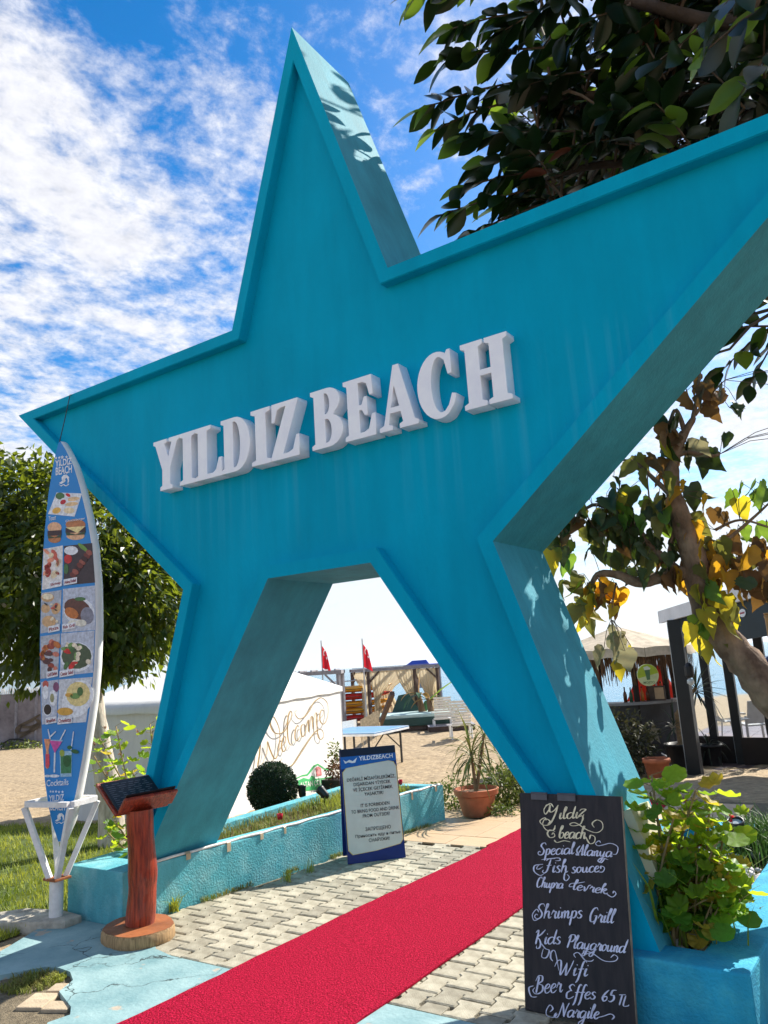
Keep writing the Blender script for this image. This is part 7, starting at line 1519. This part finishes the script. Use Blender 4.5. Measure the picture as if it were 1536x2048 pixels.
me = text_mesh('lettering', 'MOJITO', 1, 'CENTER', .01, .0004); me.transform(Matrix.Scale(rs*.30, 4)); put_on(me, gq(0, -.78), vx, Vector((0, 0, 1)), sgn, 'lettering', mat('drawing_green', 0))
part(sgn, 'hanger', MB().tube([sc_+Vector((0, 0, rs))-vn*.01, Vector((sc_.x, sc_.y, eavez))-vn*.01], .004, 5), DKL)
um = on_dist((1308, 1400), BARD+1.3); REDC = mat('red_parasol_cloth', (.55, .03, .012), rough=.8, var=.12, trans=.3, tcol=(.8, .06, .02))
t = thing('parasol', 'folded red parasol hanging behind the bar counter', 'parasol', (um.x, um.y, bz)); vs = []; kk = 26; hh = (1400-1338)*(BARD+1.3)/FPX
for j in range(5):
    for i in range(kk):
        a = 2*math.pi*i/kk; q = (.17+.30*(j/4))*(1+.16*math.cos(a*7)); vs.append((um.x+q*math.cos(a), um.y+q*math.sin(a), um.z+hh*(1-j/4)+.03*math.sin(a*3)*(j/4)))
part(t, 'cloth', MB().add(vs, [(j*kk+i, j*kk+(i+1) % kk, (j+1)*kk+(i+1) % kk, (j+1)*kk+i) for j in range(4) for i in range(kk)]), REDC, smooth=True); part(t, 'pole', MB().tube([(um.x, um.y, bz), (um.x, um.y, um.z+hh+.1)], .025, 8), POLE)
# hedge before the bar
hc = on_dist((1235, 1470), 13.6); hd = thing('hedge', 'dark shaded hedge in front of the bar counter', 'hedge', (hc.x, hc.y, TZ))
DHG = mat('dark_hedge_leaf', (.035, .05, .02), rough=.7, var=.5, scale=3, trans=.2, col2=(.09, .085, .03))
leaf_cloud('foliage', 2600, (hc.x, hc.y, TZ+.48), .62, .09, DHG, hd, (1.0, .8, .95), .15, nseed=61)['kind'] = 'stuff'
for i in range(4): part(hd, 'stem', MB().tube([(hc.x-.3+i*.2, hc.y, TZ), (hc.x-.35+i*.23, hc.y, TZ+.5)], .015, 6), STEMB)
# ------------------------------------------------------------- restaurant pergola
WHF = mat('white_fascia', (.66, .66, .68), rough=.6, var=.06); DKM = mat('dark_metal_post', (.008, .008, .010), rough=.5, var=.2); AWN = mat('teal_awning', (.006, .022, .030), rough=.6, var=.25, scale=2); 
rs_ = thing('restaurant_pergola', 'open restaurant pergola with white fascia and dark posts at the right', 'pergola', tuple(on_dist((1395, 1510), 13.8)))
PL, PR = on_dist((1318, 1247), 13.8), on_dist((1560, 1180), 10.6); PL.z = PR.z = (PL.z+PR.z)/2*.0+2.12
PR.z = on_dist((1560, 1180), 10.6).z; PL.z = on_dist((1318, 1247), 13.8).z
fd = (PR-PL); fd.normalize(); fb = Vector((-fd.y, fd.x, 0)).normalized(); fb = fb if fb.dot(_w) > 0 else -fb
PR2 = PR+fd*3
part(rs_, 'fascia', MB().slab([PL, PR2, PR2+Vector((0, 0, .20)), PL+Vector((0, 0, .20))], fb*.06), WHF)
part(rs_, 'roof', MB().slab([PL+Vector((0, 0, .16))+fb*.07, PR2+Vector((0, 0, .16))+fb*.07, PR2+fb*4.5+Vector((0, 0, .35)), PL+fb*4.5+Vector((0, 0, .35))], (0, 0, .04)), AWN)
part(rs_, 'valance', MB().slab([PL+fd*.4+fb*.08+Vector((0, 0, .14)), PR2+fb*.08+Vector((0, 0, .14)), PR2+fb*.08+Vector((0, 0, -.52)), PL+fd*1.8+fb*.08+Vector((0, 0, -.50)), PL+fd*.4+fb*.08+Vector((0, 0, -.06))], fb*.02), AWN)
so = PL+fd*((PR-PL).length*.80)+fb*.06+Vector((0, 0, -.12)); so = on_plane((1485, 1226), PL+fb*.075, fb)
part(rs_, 'sticker', MB().slab([so+fd*.085*math.cos(a)+Vector((0, 0, .055*math.sin(a))) for a in [i*.4 for i in range(16)]], -fb*.004), PW_)
line_z = [(1485, 1223), (1485, 1230)]
part(rs_, 'sticker_print', MB().slab([so-fb*.006+fd*a+Vector((0, 0, b2)) for a, b2 in ((-.06, -.012), (.06, -.012), (.06, .012), (-.06, .012))], -fb*.001), pm_('capred'))
def rpost(px0, px1, dst, w, name='post', m=DKM):
    a, b2 = on_dist(px0, dst), on_dist(px1, dst); part(rs_, name, sq(MB(), Vector((a.x, a.y, TZ)), Vector((a.x, a.y, b2.z)), w), m)
rpost((1385, 1500), (1345, 1240), 13.4, .20); rpost((1372, 1500), (1338, 1245), 13.7, .06, 'corner_post', POLE); rpost((1430, 1480), (1405, 1225), 15.2, .13); rpost((1478, 1480), (1455, 1215), 15.0, .14); rpost((1470, 1480), (1448, 1215), 15.0, .04, 'window_frame', WHF); rpost((1545, 1470), (1528, 1190), 14.6, .14)
GLS = bpy.data.materials.new('window_glass'); GLS.use_nodes = True
b_ = GLS.node_tree.nodes['Principled BSDF']; b_.inputs['Transmission Weight'].default_value = 1; b_.inputs['Roughness'].default_value = .08; b_.inputs['Base Color'].default_value = (.9, .95, .97, 1); b_.inputs['IOR'].default_value = 1.2
for (x0, x1, dst) in ((1398, 1422, 15.25), (1432, 1470, 15.15), (1482, 1535, 14.85)):
    a, b2 = on_dist((x0, 1480), dst), on_dist((x1, 1480), dst-.1); part(rs_, 'window_pane', MB().slab([(a.x, a.y, TZ+.5), (b2.x, b2.y, TZ+.5), (b2.x, b2.y, 1.5), (a.x, a.y, 1.5)], fb*.012), GLS)
    part(rs_, 'parapet', MB().slab([(a.x, a.y, TZ), (b2.x, b2.y, TZ), (b2.x, b2.y, TZ+.45), (a.x, a.y, TZ+.45)], fb*.06), BPOST)
# striped roll and blue awning folds under the roof
STR1 = mat('stripe_white', (.62, .62, .62), rough=.8); STRB = mat('navy_cloth', (.015, .03, .09), rough=.8, var=.3)
rl = on_dist((1520, 1338), 9.5); aw = thing('rolled_awning', 'rolled blue and white striped awning under the restaurant roof', 'awning', tuple(rl))
for i in range(9): part(aw, 'stripe', MB().tube([rl+fd*(i*.06-.2), rl+fd*(i*.06-.2+.058)], .13, 14), STR1 if i % 2 else STRB, auto=R(40))
part(aw, 'loose_cloth', MB().tube([on_dist((1430, 1262), 11.5), on_dist((1470, 1300), 10.5), on_dist((1505, 1325), 9.8), rl-fd*.2], [.02, .05, .10, .12], 10), STRB, smooth=True)
part(aw, 'loose_trim', MB().tube([on_dist((1430, 1262), 11.5)-fb*.03, on_dist((1470, 1304), 10.5)-fb*.06, on_dist((1505, 1332), 9.8)-fb*.11, rl-fd*.2-fb*.13], .015, 6), STR1, smooth=True)
# bamboo pole
bmp = on_dist((1540, 1260), 7.6); t = thing('bamboo_pole', 'brown bamboo pole at the right picture edge', 'pole', (bmp.x, bmp.y, TZ)); BAM = mat('bamboo', (.38, .20, .07), rough=.5, var=.2, scale=6)
zz = bmp.z+.15; z = TZ-.0
while z < zz: 
    z2 = min(zz, z+.28); part(t, 'cane', MB().tube([(bmp.x, bmp.y, z), (bmp.x, bmp.y, z+.02), (bmp.x, bmp.y, z2-.02), (bmp.x, bmp.y, z2)], [.034, .028, .028, .034], 10), BAM, smooth=True); z = z2
# lantern
lnp = on_dist((1376, 1325), 12.9); t = thing('hanging_lantern', 'small lantern hanging from the restaurant pergola', 'lantern', tuple(lnp)); part(t, 'chain', MB().tube([lnp, (lnp.x, lnp.y, 2.0)], .006, 5), DKL); part(t, 'body', MB().lathe([(.02, .0), (.07, -.06), (.07, -.2), (.05, -.23), (.001, -.23)], tuple(lnp), 10), DKM); part(t, 'globe', MB().lathe([(.001, -.24), (.05, -.26), (.055, -.31), (.001, -.35)], tuple(lnp), 12), LENS, smooth=True)
# stool and chairs
def wire_stool(px, label):
    p = on_z(px, TZ); t = thing('wire_stool', label, 'stool', tuple(p)); X, Y = vx, Vector((-vx.y, vx.x, 0)); SW = mat('white_wire', (.45, .45, .44), rough=.4)
    for a, b2 in ((-.2, -.18), (.22, -.18), (.22, .2), (-.2, .2)): part(t, 'leg', MB().tube([p+X*a*1.25+Y*b2*1.25, p+X*a*.6+Y*b2*.6+Vector((0, 0, .62))], .012, 6), SW)
    part(t, 'foot_ring', MB().tube([p+X*.25+Y*-.2+Vector((0, 0, .2)), p+X*.25+Y*.22+Vector((0, 0, .2)), p-X*.22+Y*.22+Vector((0, 0, .2)), p-X*.22-Y*.2+Vector((0, 0, .2)), p+X*.25+Y*-.2+Vector((0, 0, .2))], .008, 5), SW)
    for i in range(11):
        b2 = -.22+.044*i; part(t, 'seat_wire', MB().tube([p+X*.34+Y*b2+Vector((0, 0, .66)), p+X*.1+Y*b2+Vector((0, 0, .62)), p-X*.12+Y*b2+Vector((0, 0, .63)), p-X*.22+Y*b2+Vector((0, 0, .74)), p-X*.27+Y*b2+Vector((0, 0, 1.0))], .006, 5, cap=False), SW, smooth=True)
    part(t, 'rim', MB().tube([p+X*.34+Y*-.23+Vector((0, 0, .66)), p-X*.12+Y*-.23+Vector((0, 0, .63)), p-X*.27+Y*-.23+Vector((0, 0, 1.0)), p-X*.27+Y*.23+Vector((0, 0, 1.0)), p-X*.12+Y*.23+Vector((0, 0, .63)), p+X*.34+Y*.23+Vector((0, 0, .66)), p+X*.34+Y*-.23+Vector((0, 0, .66))], .009, 6), SW)
wire_stool((1462, 1512), 'white wire stool standing on the dark terrace')
def armchair(px, label, face):
    p = on_z(px, TZ); t = thing('armchair', label, 'chair', tuple(p), 'pale plastic armchairs'); X = vx*math.cos(face)+Vector((-vx.y, vx.x, 0))*math.sin(face); Y = Vector((-X.y, X.x, 0)); GW = mat('pale_plastic', (.42, .42, .40), rough=.5)
    for a, b2, h in ((-.25, -.24, .66), (.25, -.24, .66), (.27, .25, .66), (-.27, .25, .66)): part(t, 'leg', sq(MB(), p+X*a*1.08+Y*b2*1.08, p+X*a+Y*b2+Vector((0, 0, h-.03)), .045), GW)
    part(t, 'seat', MB().slab([p+X*-.24+Y*-.24+Vector((0, 0, .43)), p+X*.24+Y*-.24+Vector((0, 0, .43)), p+X*.24+Y*.22+Vector((0, 0, .45)), p+X*-.24+Y*.22+Vector((0, 0, .45))], (0, 0, .03)), GW)
    part(t, 'backrest', MB().slab([p+X*-.25+Y*-.27+Vector((0, 0, .48)), p+X*.25+Y*-.27+Vector((0, 0, .48)), p+X*.22+Y*-.36+Vector((0, 0, .92)), p+X*-.22+Y*-.36+Vector((0, 0, .92))], Y*.03), GW, bev=.01)
    for s in (-1, 1): part(t, 'armrest', MB().slab([p+X*(s*.25)+Y*-.27+Vector((0, 0, .66)), p+X*(s*.30)+Y*-.27+Vector((0, 0, .66)), p+X*(s*.30)+Y*.27+Vector((0, 0, .66)), p+X*(s*.25)+Y*.27+Vector((0, 0, .66))], (0, 0, .03)), GW)
armchair((1515, 1495), 'pale grey plastic armchair with its back turned on the terrace', 0)
# tubs and yucca, terracotta pot
def tub(px, w, h, label, z=TZ):
    p = on_z(px, z); t = thing('tub', label, 'tub', tuple(p), 'black planter tubs'); part(t, 'body', MB().lathe([(w*.8, 0), (w, h-.03), (w*1.08, h-.03), (w*1.08, h), (w*.9, h), (w*.88, h-.05), (.001, h-.05)], tuple(p), 20, cap=False), DKM, smooth=True); part(t, 'soil', MB().lathe([(.001, h-.045), (w*.88, h-.046)], tuple(p), 16), SOIL); return p
p1_ = tub((1368, 1538), .27, .42, 'black tub with the dark yucca before the restaurant post'); p2_ = tub((1422, 1530), .22, .34, 'smaller black tub right of the yucca tub')
YUC = mat('dark_yucca', (.02, .035, .018), rough=.5, var=.3, trans=.1)
yu = thing('yucca', 'dark spiky yucca rising from a black tub before the pergola', 'plant', (p1_.x, p1_.y, TZ+.38))
tpy = on_dist((1392, 1375), dist2(p1_)); part(yu, 'stem', MB().tube([(p1_.x, p1_.y, TZ+.36), (p1_.x, p1_.y, TZ+.9), tuple(tpy)], [.05, .04, .03], 8), STEMB)
rosette(yu, tuple(tpy), 34, .40, .62, .04, YUC, el0=-.6, droop=.7); rosette(yu, (p1_.x-.05, p1_.y-.1, TZ+.75), 16, .35, .5, .035, YUC, droop=1.2)
gp_ = thing('fern', 'drooping dark plant in the smaller black tub', 'plant', (p2_.x, p2_.y, TZ+.3)); rosette(gp_, (p2_.x, p2_.y, TZ+.34), 26, .35, .55, .025, YUC, droop=2.2)
p = on_z((1318, 1565), TZ); t = thing('terracotta_pot', 'terracotta pot half hidden behind the right geranium', 'pot', tuple(p)); part(t, 'pot', MB().lathe([(.14, 0), (.19, .30), (.21, .30), (.21, .36), (.18, .36), (.17, .28), (.001, .28)], tuple(p), 20), TERRA, smooth=True); part(t, 'soil', MB().lathe([(.001, .29), (.172, .289)], tuple(p), 16), SOIL)
p = on_z((1300, 1480), TZ+.2); dp_ = leaf_cloud('dry_plant', 320, (p.x, p.y, TZ+.55), .28, .10, DRYB, None, (.8, .8, 1.1), .1, nseed=71); tag(dp_, 'dry brownish plant above the terracotta pot', 'plant')
hs_ = thing('hose', 'thin white hose curling on the dark terrace', 'hose', tuple(on_z((1345, 1540), TZ))); part(hs_, 'tube', MB().tube([on_z(q, TZ+.02)+Vector((0, 0, h)) for q, h in (((1326, 1530), .2), ((1340, 1530), .12), ((1348, 1545), 0), ((1368, 1548), 0), ((1385, 1547), 0))], .012, 6), WPL, smooth=True)
# ============================================================= haze
HZ = bpy.data.materials.new('haze'); HZ.use_nodes = True; HZ.node_tree.nodes.clear()
pv = HZ.node_tree.nodes.new('ShaderNodeVolumePrincipled'); ho = HZ.node_tree.nodes.new('ShaderNodeOutputMaterial')
pv.inputs['Color'].default_value = (.86, .93, 1, 1); pv.inputs['Density'].default_value = 1.1e-4; pv.inputs['Anisotropy'].default_value = .3
HZ.node_tree.links.new(pv.outputs[0], ho.inputs['Volume'])
hzo = MB().box((-9500, -700, -6), (9500, 12500, 130)).build('haze', HZ); hzo['kind'] = 'stuff'; hzo['label'] = 'pale sea haze in front of the far hills'; hzo['category'] = 'haze'
